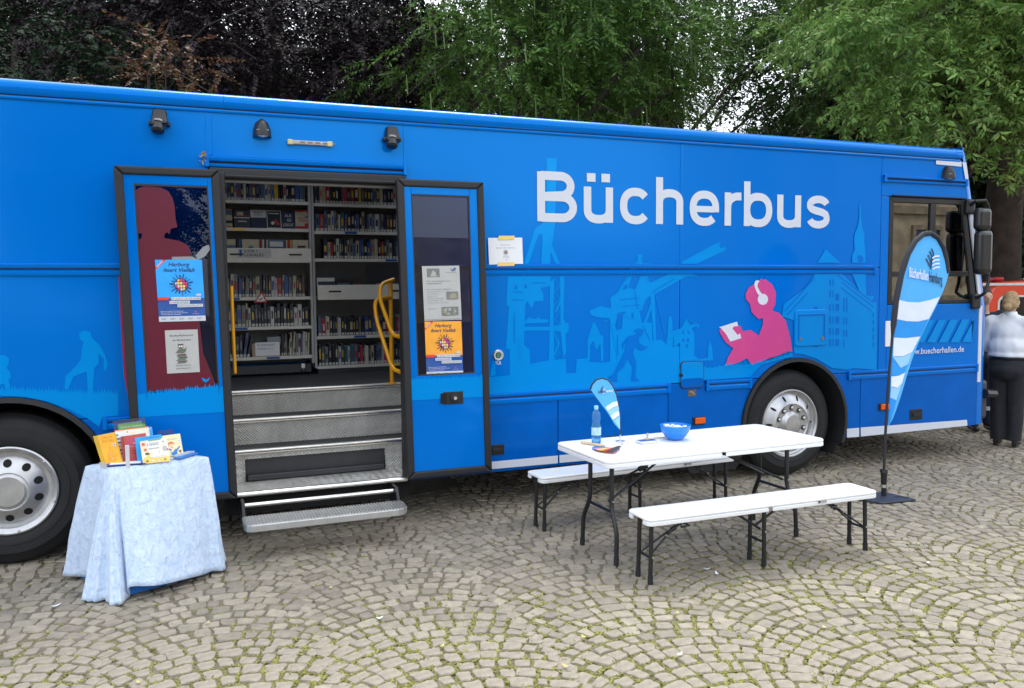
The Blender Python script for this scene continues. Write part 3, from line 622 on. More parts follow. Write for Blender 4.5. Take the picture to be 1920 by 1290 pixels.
for q in ((sx0, -5.03, .375, .592), (-3.93, sx1, .375, .592), (-5.03, -3.93, .552, .592)): part('step_riser', G().box(q[0]+.0005, q[1]-.0005, .30, .312, q[2], q[3]), plate)
part('step_slot', G().box(-5.03, -3.93, .33, .36, .375, .56), mat('slot_back', (.03, .031, .035), .5))
part('slot_flap', G().box(-5.015, -3.945, .27, .33, .385, .43), mat('slot_flap', (.028, .029, .034), .4), bevel=.006)
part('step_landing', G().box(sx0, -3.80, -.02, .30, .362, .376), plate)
part('landing_edge', G().box(sx0-.01, -3.835, -.075, -.018, .345, .378), alu_br, bevel=.012)
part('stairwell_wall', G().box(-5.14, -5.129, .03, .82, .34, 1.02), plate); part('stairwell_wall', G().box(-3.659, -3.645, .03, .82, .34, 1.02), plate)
part('step_box', G().box(sx0, sx1, .36, .9, .30, .372), dark)
part('stairwell_skirt', G().box(-5.2, -3.8, .02, .04, .20, .345), dark)
# fold-out lower step
fs_ = part('fold_out_step', G().xy([(-5.10, -.27), (-5.10, -.45), (-5.085, -.505), (-5.05, -.53), (-4.03, -.525), (-3.985, -.505), (-3.95, -.46), (-3.94, -.30)], .205, .255), mat('step_edge_alu', (.50, .50, .50), .42, .7, var=.1), bevel=.006)
g = G()
for k in range(52):
    x = -5.075+k*1.11/51
    g.box(x-.006, x+.006, -.505, -.29, .255, .261)
build('tread_rib', g, alu, fs_)['kind'] = 'stuff'
build('step_bar', G().tube([(-5.07, -.16, .305), (-3.98, -.16, .305)], .016, 10), alu_br, fs_, smooth=True)
for x in (-5.085, -3.965): build('step_bracket', G().hexa([(x-.01, -.30, .2), (x+.01, -.30, .2), (x+.01, -.05, .2), (x-.01, -.05, .2)], [(x-.01, -.22, .34), (x+.01, -.22, .34), (x+.01, .05, .34), (x-.01, .05, .34)]), blackp, fs_)
# yellow grab rails
def yrail(pts, y=.45, r=.017, closed=False):
    P = [B(u, v, y) if len(t) == 0 else B(u, v, t[0]) for u, v, *t in pts]
    # round the corners
    Q = [P[0]]
    for i in range(1, len(P)-1):
        a, b, c = P[i-1], P[i], P[i+1]
        d1 = min(.07, (a-b).length*.45); d2 = min(.07, (c-b).length*.45); s_, e_ = b+(a-b).normalized()*d1, b+(c-b).normalized()*d2
        for k in range(5): t = k/4; Q.append(s_*(1-t)**2+b*2*t*(1-t)+e_*t*t)
    Q.append(P[-1]); return part('grab_rail', G().tube(Q, r, 10), yellow, smooth=True)
pb = B(735, 718, .74); po = yrail([(735, 716, .74), (732, 523, .74)], r=.019)
build('rail_foot', G().lathe([(.04, 0), (.04, .012), (.022, .016)], (pb.x, .74, 1.027), 'z', 14), yellow, po)
yrail([(738, 524, .72), (713, 533, .6), (712, 560, .5), (736, 628, .3), (752, 632, .1)]); yrail([(731, 558, .72), (702, 563, .55), (706, 600, .5), (736, 692, .3), (752, 698, .1)])
yrail([(434, 536, .12), (437, 620, .12), (441, 700, .12)], r=.013)
# ------------------------------------------------------------------ cab window
cabg = glass('cab_glass', (.16, .17, .19), 1.0, 2.3)
cw = bpy.data.objects.new('cab_window', None); COL.objects.link(cw); cw.parent = bus; cwc = Vector((1.8, 0, 1.65)); cw.location = cwc-WL[bus.name]; WL[cw.name] = cwc; cw.empty_display_size = .2
def wr(z): return xs(z)-.035
fr_m = mat('window_frame', (.009, .0095, .011), .4); yw0, yw1 = -.004, .05
def wp(poly, y0=yw0, y1=yw1, name='window_frame', m=fr_m, bev=.006): return build(name, G().xz(poly, y0, y1), m, cw, bevel=bev)
wp([(WX0, WZ0), (WX0+.055, WZ0+.04), (WX0+.055, WZ1-.055), (WX0, WZ1)]); wp([(wr(WZ0), WZ0), (wr(WZ0+.04)-.075, WZ0+.04), (wr(WZ1-.055)-.06, WZ1-.055), (wr(WZ1), WZ1)])
wp([(WX0, WZ1), (wr(WZ1), WZ1), (wr(WZ1-.055)-.06, WZ1-.055), (WX0+.055, WZ1-.055)]); wp([(WX0, WZ0), (wr(WZ0), WZ0), (wr(WZ0+.04)-.075, WZ0+.04), (WX0+.055, WZ0+.04)])
wp(rectp(1.735, 1.81, 1.99, WZ1-.055), -.002, .045); wp([(WX0+.055, 1.935), (wr(1.935)-.07, 1.935), (wr(1.99)-.07, 1.99), (WX0+.055, 1.99)], -.003, .046)
wp(rectp(WX0+.05, 1.74, 1.985, WZ1-.05), .018, .022, 'pane', cabg, 0); wp([(1.805, 1.985), (wr(1.985)-.065, 1.985), (wr(WZ1-.05)-.055, WZ1-.05), (1.805, WZ1-.05)], .010, .014, 'pane', cabg, 0)
wp([(WX0+.05, WZ0+.035), (wr(WZ0)-.07, WZ0+.035), (wr(1.94)-.065, 1.94), (WX0+.05, 1.94)], .018, .022, 'pane', cabg, 0)
part('driver_seat', G().box(1.35, 1.45, .6, 1.1, 1.3, 2.25).box(1.35, 1.85, .6, 1.1, 1.2, 1.35), mat('seat_cloth', (.06, .065, .08), .9), bevel=.05)
part('steering_wheel', G().tube([(2.1+.08*math.sin(t*PI/8), .85+.22*math.cos(t*PI/8), 1.65+.2*math.sin(t*PI/8)) for t in range(16)], .016, 6, closed=True), blackp, smooth=True)
part('drip_lip', G().box(1.2, 2.2, -.03, .0, 2.742, 2.752), blackp)
# ------------------------------------------------------------------ mirrors
mh = mat('mirror_housing', (.006, .0065, .008), .3, var=.1, coat=.3)
def rboxc(c, sx_, sy_, sz_): return G().box(c.x-sx_/2, c.x+sx_/2, c.y-sy_/2, c.y+sy_/2, c.z-sz_/2, c.z+sz_/2)
ym = -.16
mr_ = bpy.data.objects.new('wing_mirror', None); COL.objects.link(mr_); mr_.parent = bus; mc = B(1842, 470, ym); mr_.location = mc-WL[bus.name]; WL[mr_.name] = mc; mr_.empty_display_size = .1
a1_, a2_ = B(1842, 411, ym), B(1843, 473, ym)
build('mirror_housing', rboxc(a1_, .19, .11, .235), mh, mr_, bevel=.05, seg=4); build('mirror_housing', rboxc(a2_, .20, .12, .47), mh, mr_, bevel=.06, seg=4)
T_ = [B(1818, 386, -.03), B(1830, 377, -.12), B(1848, 376, ym), B(1853, 386, ym), B(1853, 470, ym+.02), B(1853, 530, ym), B(1848, 548, ym), B(1838, 555, -.1), B(1826, 560, -.02)]
Q = []
for i in range(len(T_)-1):
    for k in range(4): t = k/4; Q.append(T_[i].lerp(T_[i+1], t))
Q.append(T_[-1]); build('mirror_arm', G().tube(Q, .017, 8), blackp, mr_, smooth=True)
for u, v in ((1818, 388), (1829, 565)): build('mirror_bracket', rboxc(B(u, v, -.02), .11, .06, .16), blackp, mr_, bevel=.02)
# ------------------------------------------------------------------ cameras, lamps and small fittings on the side
def camera_unit(u, v, nm='side_camera'):
    c = B(u, v, -.0); o = bpy.data.objects.new(nm, None); COL.objects.link(o); o.parent = bus; o.location = c-WL[bus.name]; WL[o.name] = c.copy(); o.empty_display_size = .05
    build('camera_hood', G().hexa([(c.x-.055, -.10, c.z-.035), (c.x+.055, -.10, c.z-.02), (c.x+.06, 0, c.z-.03), (c.x-.06, 0, c.z-.03)], [(c.x-.035, -.045, c.z+.085), (c.x+.04, -.045, c.z+.085), (c.x+.05, 0, c.z+.08), (c.x-.045, 0, c.z+.08)]), blackp, o, bevel=.014)
    L_ = build('camera_lens', G().tube([(c.x-.005, -.045, c.z-.01), (c.x-.012, -.085, c.z-.075), (c.x-.013, -.09, c.z-.085)], [.042, .042, .03], 14), mat('lens_black', (.009, .0095, .011), .25), o, smooth=True)
    build('camera_ring', G().tube([(c.x-.005, -.047, c.z-.014), (c.x-.007, -.055, c.z-.028)], .05, 14), steel_gy, o)
    build('camera_ear', G().box(c.x-.07, c.x-.045, -.06, 0, c.z-.03, c.z-.005).box(c.x+.045, c.x+.07, -.06, 0, c.z-.03, c.z-.005), blackp, o, bevel=.005)
camera_unit(299, 229); camera_unit(733, 259)
def hood_lamp(u, v):
    c = B(u, v, 0); g = G(); vs = []; n = 9
    for k, (w_, d_, z_) in enumerate(((.012, .03, .075), (.045, .075, .05), (.062, .10, .0), (.066, .105, -.05), (.066, .105, -.055))):
        for j in range(n): a = PI*j/(n-1); vs.append((c.x+w_*math.cos(a), -d_*math.sin(a), c.z+z_))
    g.add(vs, [(k*n+j, k*n+j+1, (k+1)*n+j+1, (k+1)*n+j) for k in range(4) for j in range(n-1)])
    o = part('lamp_hood', g, blackp, smooth=True); build('lamp_lens', G().lathe([(0, -.03), (.035, -.02), (.05, .02)], (c.x, -.05, c.z-.03), 'z', 12), mat('lamp_lens', (.75, .75, .70), .15), o, smooth=True)
hood_lamp(491, 244); hood_lamp(1774, 326)
a, b = B(541, 266), B(620, 272); sl_ = part('light_bar', G().box(a.x+.015, b.x-.015, -.03, 0, a.z-.018, a.z+.012), mat('light_bar_cover', (.42, .40, .36), .35), bevel=.008)
build('bar_end', G().box(a.x-.01, a.x+.03, -.034, 0, a.z-.022, a.z+.016).box(b.x-.03, b.x+.01, -.034, 0, a.z-.022, a.z+.016), mat('bar_end_yellow', (.55, .5, .25), .4), sl_, bevel=.006)
g = G()
for k in range(5): x = a.x+.08+k*.055; g.box(x, x+.035, -.0315, -.03, a.z-.008, a.z+.004)
build('bar_led', g, ink_gy, sl_)
# reflector lamps
for u, v in ((1311, 788), (1657, 762)):
    c = B(u, v); o = part('marker_lamp', G().box(c.x-.075, c.x+.06, -.014, 0, c.z-.04, c.z+.036), blackp, bevel=.008)
    build('marker_lens', G().box(c.x-.058, c.x+.052, -.03, -.012, c.z-.03, c.z+.028), orange, o, bevel=.01)
# hatch handles, plaque, flaps, push button
for u, v, w_, h_ in ((931, 843, .135, .085), (1717, 777, .17, .11), (1150, 822, .16, .05)):
    c = B(u, v); o = part('hatch_handle', G().box(c.x-w_/2, c.x+w_/2, -.008, 0, c.z-h_/2, c.z+h_/2), blackp, bevel=.006)
    build('handle_grip', G().box(c.x-w_*.3, c.x+w_*.3, -.018, -.006, c.z-h_*.2, c.z+h_*.15), rubber, o, bevel=.004)
c = B(1297, 737); pl_ = part('data_plaque', G().box(c.x-.045, c.x+.045, -.004, 0, c.z-.03, c.z+.03), mat('plaque', (.10, .09, .08), .4))
build('plaque_mark', G().tube([(c.x-.025, -.006, c.z+.01), (c.x, -.006, c.z+.012), (c.x+.025, -.006, c.z-.012)], .004, 5), wood, pl_)
c = B(933.5, 666); pb_ = part('push_button', G().lathe([(.047, 0), (.047, .012), (.04, .02), (.03, .02), (.03, .012), (0, .012)], (c.x, 0, c.z), 'y', 24), alu_br, smooth=True)
build('button_face', G().lathe([(.026, .013), (.024, .018), (0, .018)], (c.x, 0, c.z), 'y', 16), mat('green_button', (.02, .09, .06), .35), pb_)
build('button_mark', G().tube([(c.x+.012*math.cos(t*.7), -.0195, c.z+.012*math.sin(t*.7)) for t in range(9)], .002, 4), mat('button_mark', (.25, .6, .4), .4), pb_)
# fuel flap with its dark gap, square service hatch
def rrect(x0, x1, z0, z1, r, n=5):
    o = []
    for cx, cz, a in ((x1-r, z1-r, 0), (x0+r, z1-r, 90), (x0+r, z0+r, 180), (x1-r, z0+r, 270)):
        for k in range(n+1): q = R(a+90*k/n); o.append((cx+r*math.cos(q), cz+r*math.sin(q)))
    return o
a, b = B(1275, 678), B(1318, 726); fo = part('filler_flap', G().xz(rrect(a.x, b.x, b.z, a.z, .035), -.0135, 0), ink)
build('flap_panel', G().xz(rrect(a.x+.008, b.x-.008, b.z+.008, a.z-.008, .03), -.0165, -.012), print_lt, fo, bevel=.002); build('flap_foot', G().xz(rrect(a.x+.008, b.x-.008, b.z+.008, b.z+.09, .03), -.0175, -.0164), paint_shade, fo); build('flap_latch', G().lathe([(.016, 0), (.016, .019), (0, .019)], (a.x+.005, 0, (a.z+b.z)/2), 'y', 10), dark, fo)
a, b = B(1489, 581), B(1548, 647); ho = part('service_hatch', G().xz(rrect(a.x, b.x, b.z, a.z, .03), -.020, 0), print_lt, bevel=.006)
for q in (rectp(a.x+.035, b.x-.03, a.z-.055, a.z-.04), rectp(a.x+.035, a.x+.05, b.z+.06, a.z-.055), rectp(b.x-.045, b.x-.03, b.z+.06, a.z-.055)): build('hatch_moulding', G().xz(q, -.027, -.018), print_dk, ho, bevel=.004)
for x in (a.x+.06, b.x-.06): build('hatch_lock', G().lathe([(.018, .018), (.018, .026), (0, .026)], (x, 0, b.z+.07), 'y', 12), steel_gy, ho)
# cable at the gutter end: a tuft of dry leaves caught on it
c = B(381, 297, -.03); g = G()
for k in range(14):
    p = c+Vector((random.uniform(-.03, .03), random.uniform(-.03, 0), random.uniform(-.04, .04))); e = Vector((random.uniform(-1, 1), random.uniform(-1, 0), random.uniform(-1, 1)))*.022; f_ = Vector((random.uniform(-1, 1), random.uniform(-1, 0), random.uniform(-1, 1)))*.012
    g.add([p-e, p+f_, p+e, p-f_], [(0, 1, 2, 3)])
tag(build('dry_leaf_tuft', g, mat('dry_leaf', (.35, .27, .14), .8, island=.4)), 'small tuft of dry leaves caught at the end of the gutter over the door', 'leaves')
# mud flap behind the front wheel
a, b = B(1290, 850, .12), B(1388, 850, .12); zt = .40; zl = .105
mf = part('mud_flap', G().xz([(a.x, zt), (b.x, zt), (b.x, zl+.05), (b.x-.05, zl), (a.x+.05, zl), (a.x, zl+.05)], .13, .14), rubber)
fg = G(); F = Flat(fg, (a.x+.17, .129, .30), (1, 0, 0), (0, 0, -1), (0, -1, 0)); F.text('KÖRI', 0, .06, .115, 0, .0, 0, 'l', .40); build('lettering', fg, mat('mud_flap_print', (.11, .11, .11), .7), mf, fixn=False)

# ------------------------------------------------------------------ posters and notices
def sheet(name, label, tl, tr, bl_, y, m, prints, fn, cat='poster'):
    """paper sheet on a plane y: corners given where they stand on it"""
    A, Bq, C = B(*tl, y), B(*tr, y), B(*bl_, y); ex, ey = Bq-A, C-A; w_, h_ = ex.length, ey.length; ex.normalize(); ey.normalize(); n_ = Vector((0, -1, 0))
    t = thing(name, label, cat, (A+ex*w_/2+ey*h_))
    q = [A, Bq, Bq+ey*h_, C]; build('sheet', G().add([p for p in q]+[p+n_*.0006 for p in q], [(0, 3, 2, 1), (4, 5, 6, 7), (0, 1, 5, 4), (1, 2, 6, 5), (2, 3, 7, 6), (3, 0, 4, 7)]), m, t)
    g = G(); F = Flat(g, A, ex, ey, n_); fn(F, w_, h_); build('print', g, prints, t, fixn=False); return t
def fest(F, w, h):            # 0 bg 1 navy 2 white 3 ink-navy 4 red 5 yellow 6 magenta 7 grey ink
    F.rect(0, h*.625, w, h*.915, 1); F.rect(0, h*.915, w, h, 2)
    F.poly([(0, h*.16), (0, h*.12), (w*.16, 0), (w*.235, 0)], 4); F.line([(w*.03, h*.115), (w*.16, h*.02)], w*.02, 2)
    F.text('Harburg', w*.5, h*.105, h*.062, 3, .012, .35, 'c', w*.46); F.text('feiert Vielfalt', w*.5, h*.195, h*.062, 3, .012, .35, 'c', w*.68)
    cx, cy, r = w*.52, h*.405, w*.145
    for k in range(18):
        a = 2*PI*k/18+.1; r0, r1 = r*1.12, r*(1.45+.35*((k*7) % 5)/4); F.line([(cx+r0*math.cos(a), cy+r0*math.sin(a)), (cx+r1*math.cos(a), cy+r1*math.sin(a))], w*(.012+.014*((k*3) % 4)/3), 3)
    F.disc(cx, cy, r*1.05, 3)
    for i in range(5):
        for j in range(4):
            x0, x1, y0, y1 = -1+.4*i+.04, -1+.4*(i+1)-.04, -1+.5*j+.05, -1+.5*(j+1)-.05
            def sp(x, y): l = max(1e-6, math.hypot(x, y)); k = min(1, .94/l) if l > .94 else 1; return (cx+x*k*r, cy+y*k*r)
            if math.hypot((x0+x1)/2, (y0+y1)/2) > 1.0: continue
            F.poly([sp(x0, y0), sp(x1, y0), sp(x1, y1), sp(x0, y1)], (5, 6, 5, 2, 6)[(i*2+j*3) % 5])
    F.poly([(0, h*.605), (w*.25, h*.603), (w*.22, h*.65), (0, h*.652)], 4); F.rect(w*.83, h*.555, w*.93, h*.588, 2)
    for x0, x1, y0, t in ((.29, .92, .605, '6. JULI | 12-19 UHR'), (.245, .68, .665, 'HARBURGER'), (.41, .96, .72, 'RATHAUSPLATZ')):
        F.rect(w*x0, h*y0, w*x1, h*(y0+.05), 2); F.text(t, w*(x0+.02), h*(y0+.04), h*.028, 7, .006, 0, 'l', w*(x1-x0-.04))
    for k, t in enumerate(('Bühnenprogramm & Infostände', 'Mitmach-Aktionen für Groß und Klein', 'Vorstellung der Stadtteile')): F.text(t, w*.05, h*(.84+.026*k), h*.016, 2, .01, 0, 'l', w*(.48, .57, .43)[k])
    F.disc(w*.79, h*.85, w*.02, 6, 8); F.text('Hamburg', w*.73, h*.885, h*.013, 2, 0, 0, 'l', w*.13)
    for k in range(5): F.rect(w*(.05+.19*k), h*.945, w*(.16+.19*k), h*.952, 7); F.rect(w*(.05+.19*k), h*.962, w*(.14+.19*k), h*.967, 7)
fm = lambda bgm: [bgm, navy_p, print_wh, mat('poster_ink', (.01, .02, .08), .6), mat('poster_red', S(228, 62, 42), .5), yel_p, mag_p, ink_gy]
sheet('festival_poster', 'blue festival poster with a globe on the left door pane', (290.5, 487), (378.5, 487), (298.5, 603.5), -.134, cyan_p, fm(cyan_p), fest)
sheet('festival_poster', 'orange festival poster with a globe on the right door pane', (796, 603), (865, 602), (800, 706), -.134, orange_p, fm(orange_p), fest)
def flea(F, w, h):
    F.text('Bücherflohmarkt', w*.5, h*.15, h*.045, 0, .008, 0, 'c', w*.72); F.text('im Bücherbus', w*.5, h*.255, h*.045, 0, .008, 0, 'c', w*.56)
    cx = w*.47
    for k in range(7):
        y = h*(.76-.032*k); o = (-.02, .02, -.03, .01, .03, -.01, 0)[k]*w; F.poly([(cx-w*.15+o, y), (cx+w*.13+o, y-h*.012), (cx+w*.16+o, y+h*.012), (cx-w*.12+o, y+h*.026)], (1, 2, 1, 3, 2, 1, 2)[k])
    F.poly([(cx-w*.19, h*.53), (cx-w*.06, h*.43), (cx+w*.10, h*.44), (cx+w*.17, h*.40), (cx+w*.12, h*.52), (cx+w*.02, h*.55)], 1)
    F.disc(cx-w*.02, h*.385, w*.085, 1, 14); F.disc(cx-w*.05, h*.38, w*.028, 4, 10); F.disc(cx+w*.02, h*.38, w*.028, 4, 10); F.poly([(cx-w*.1, h*.35), (cx-w*.09, h*.315), (cx-w*.02, h*.34), (cx+w*.06, h*.315), (cx+w*.07, h*.35)], 2); F.disc(cx+w*.03, h*.48, w*.05, 3, 12)
    F.text('Jedes Buch 50 Cent', w*.5, h*.835, h*.026, 0, .006, 0, 'c', w*.47); F.text('Jedes Hörbuch 1€', w*.5, h*.905, h*.026, 0, .006, 0, 'c', w*.44)
sheet('flea_market_notice', 'grey white book flea market notice low on the left door pane', (309, 619.5), (370.5, 617.5), (313.5, 700.5), -.134, paper_gy, [ink, mat('owl_brown', (.16, .14, .11), .7), mat('owl_dark', (.07, .065, .06), .7), mat('owl_green', (.08, .2, .13), .7), paper], flea, 'notice')
def seed(F, w, h):
    F.rect(w*.12, h*.045, w*.46, h*.205, 1); F.poly([(w*.2, h*.19), (w*.28, h*.08), (w*.36, h*.12), (w*.40, h*.19)], 2); F.line([(w*.36, h*.17), (w*.44, h*.07)], w*.03, 0)
    for k in range(4): F.line([(w*.80-w*.05+w*.012*k, h*.04+h*.012*k), (w*.80+w*.01*k, h*.10)], w*.012, 3); F.line([(w*.82, h*.10-h*.014*k), (w*.90, h*.075-h*.014*k)], w*.012, 3)
    F.text('Bücherhallen Hamburg', w*.64, h*.13, h*.014, 0, .01, 0, 'l', w*.28)
    F.text('Wir suchen Saatgut für unsere', w*.10, h*.285, h*.018, 0, .008, 0, 'l', w*.64); F.text('Saatgut-Bibliothek!', w*.10, h*.325, h*.018, 0, .008, 0, 'l', w*.40)
    for k, t in enumerate(('Damit wir die wieder fleißig gärtnern', 'können, würden wir uns', 'sehr über Blumen-,', 'Gemüse- und', 'Pflanzensamenspenden', 'aus Ihrem Garten bzw.', 'vom Ihrem Balkon sehr freuen!')): F.text(t, w*.10, h*(.435+.041*k), h*.016, 0, 0, 0, 'l', w*(.70, .45, .36, .27, .44, .42, .56)[k])
    F.text('Vielen Dank!', w*.10, h*.785, h*.016, 0, 0, 0, 'l', w*.25)
    F.rect(w*.62, h*.475, w*.93, h*.615, 1); F.poly([(w*.68, h*.60), (w*.72, h*.52), (w*.85, h*.50), (w*.90, h*.58), (w*.80, h*.605)], 4); F.rect(w*.47, h*.755, w*.92, h*.91, 1)
    rr = random.Random(4)
    for k in range(16): F.disc(w*(.50+.39*rr.random()), h*(.78+.11*rr.random()), w*.03, rr.choice((2, 0, 4, 2)), 8)
    F.rect(w*.02, h*.975, w*.98, h*.982, 0)
sheet('seed_library_notice', 'grey printed notice with photos on the right door pane above the orange poster', (791, 499), (861, 498), (796, 602), -.134, paper_gy, [ink_gy, mat('photo_grey', (.18, .19, .18), .6), mat('photo_light', (.40, .40, .37), .6), navy_p, mat('photo_tan', (.32, .29, .2), .6)], seed, 'notice')
def stand(F, w, h):
    F.text('Bücherbus', w*.5, h*.29, h*.038, 1, .004, 0, 'c', w*.27); F.text('Bücherhallen Hamburg', w*.5, h*.40, h*.038, 1, .004, 0, 'c', w*.56)
    cx, cy = w*.50, h*.55
    for k in range(10): a = 2*PI*k/10; F.line([(cx+w*.04*math.cos(a), cy+w*.04*math.sin(a)), (cx+w*.075*math.cos(a), cy+w*.075*math.sin(a))], w*.012, 3)
    F.disc(cx, cy, w*.045, 2, 14); F.disc(cx+w*.012, cy+w*.01, w*.015, 4, 8)
    F.text('Harburg', w*.5, h*.70, h*.03, 1, 0, .3, 'c', w*.16); F.text('feiert Vielfalt', w*.5, h*.75, h*.03, 1, 0, .3, 'c', w*.20); F.text('1', w*.505, h*.86, h*.065, 0, .02, 0, 'c')
ns = sheet('stand_number_notice', 'white stand number sheet taped beside the right door', (915, 446), (979, 445.5), (917, 496), -.018, paper, [ink, ink_gy, mat('globe_ochre', (.3, .25, .1), .6), navy_p, red_m], stand, 'notice')
for q in ([(935, 442), (965, 442), (964, 449), (934, 449.5)], [(934, 492), (966, 492), (964, 498.5), (932, 499)]): build('tape', G().add([B(u, v, -.0255) for u, v in q], [(0, 1, 2, 3)]), tape_m, ns, fixn=False)
a = B(1661, 602, -.006); b = B(1677, 649, -.006)
tag(build('white_sticker', G().box(a.x, b.x, -.009, -.0003, b.z, a.z), paper), 'plain white upright sticker on the bus behind the tall flag', 'sticker')

# ================================================================== bookcases and books inside
def bookcase(label, x0, x1, yf, shelves, trays, zt, zb_, castor):
    t = thing('bookcase', label, 'bookcase', ((x0+x1)/2, yf+.15, 1.025)); D = .30
    for x in (x0, x1): build('upright', G().box(x-.012, x+.012, yf, yf+D, zb_, zt), shelf_gy, t, bevel=.003)
    build('back_panel', G().box(x0+.012, x1-.012, yf+D-.02, yf+D, zb_, zt), mat('bookcase_back', (.16, .16, .165), .6), t)
    for z in shelves:
        o = build('shelf', G().box(x0+.013, x1-.013, yf+.006, yf+D-.021, z-.022, z), shelf_gy, t); build('shelf_edge', G().box(x0+.013, x1-.013, yf-.004, yf+.0055, z-.028, z+.002), shelf_m, o)
        for k in range(random.choice((0, 1, 1))): xx = x0+.05+random.random()*(x1-x0-.25); build('shelf_label', G().box(xx, xx+.12, yf-.006, yf-.0042, z-.024, z-.002), random.choice((navy_p, yel_p, navy_p)), o)
    for z0, z1 in trays:
        o = build('display_tray', G().hexa([(x0+.013, yf-.10, z0), (x1-.013, yf-.10, z0), (x1-.013, yf+.27, z0), (x0+.013, yf+.27, z0)], [(x0+.013, yf-.10, z0+.012), (x1-.013, yf-.10, z0+.012), (x1-.013, yf+.27, z0+.012), (x0+.013, yf+.27, z0+.012)]), shelf_gy, t)
        build('tray_front', G().box(x0+.013, x1-.013, yf-.115, yf-.10, z0-.02, z1), shelf_m, o, bevel=.004)
        for xx in (x0+.12, x1-.22): build('tray_pull', G().box(xx, xx+.12, yf-.122, yf-.114, (z0+z1)/2-.008, (z0+z1)/2+.008), blackp, o, bevel=.004)
    build('plinth', G().box(x0+.02, x1-.02, yf+.02, yf+.04, zb_-.085, zb_-.005), mat('plinth', (.05, .05, .055), .6), t)
    if castor:
        for xx in (x0+.08, x1-.10):
            o = build('castor_fork', G().box(xx-.02, xx+.02, yf+.0, yf+.03, zb_-.05, zb_), alu, t, bevel=.004); build('castor_wheel', G().lathe([(0, -.02), (.03, -.02), (.035, -.01), (.035, .01), (.03, .02), (0, .02)], (xx, yf+.03, zb_-.075), 'x', 14), blackp, o)
    return t
YF = 1.92
LX0, LX1, RX0, RX1 = -5.13, -4.255, -4.225, -3.28
bookcase('left metal bookcase on castors seen through the bus door', LX0, LX1, YF, (2.705, 2.445, 1.79, 1.505, 1.215), ((2.135, 2.25),), 2.95, 1.135, True)
bookcase('right metal bookcase beside the yellow rails inside the bus', RX0, RX1, YF+.02, (2.70, 2.43, 2.16, 1.395, 1.10), ((1.775, 1.90),), 2.95, 1.08, False)
PAL = [('dark blue', S(22, 30, 62)), ('black', S(18, 19, 24)), ('charcoal', S(48, 52, 62)), ('grey', S(110, 112, 116)), ('white', S(190, 190, 186)), ('cream', S(176, 166, 140)), ('red', S(168, 32, 40)), ('pink red', S(196, 40, 84)), ('green', S(34, 96, 60)), ('teal', S(40, 84, 104)), ('blue', S(36, 76, 150)), ('yellow', S(196, 160, 50)), ('brown', S(92, 66, 46)), ('steel blue', S(80, 100, 130))]
WTS = [9, 8, 8, 6, 6, 5, 2.2, 1.2, 1, 2, 4, 1, 2, 4]
CM = {n: mat('book_cover_'+n.replace(' ', '_'), c, .45, var=.12, scale=40) for n, c in PAL}
lab_m = mat('spine_label', (.55, .54, .50), .6)
ORD = ['first', 'second', 'third', 'fourth', 'fifth', 'sixth', 'seventh', 'eighth', 'ninth', 'tenth', 'eleventh', 'twelfth', 'thirteenth', 'fourteenth', 'fifteenth', 'sixteenth', 'seventeenth', 'eighteenth', 'nineteenth', 'twentieth', 'twenty-first', 'twenty-second', 'twenty-third', 'twenty-fourth', 'twenty-fifth', 'twenty-sixth', 'twenty-seventh', 'twenty-eighth', 'twenty-ninth', 'thirtieth', 'thirty-first', 'thirty-second', 'thirty-third', 'thirty-fourth', 'thirty-fifth']
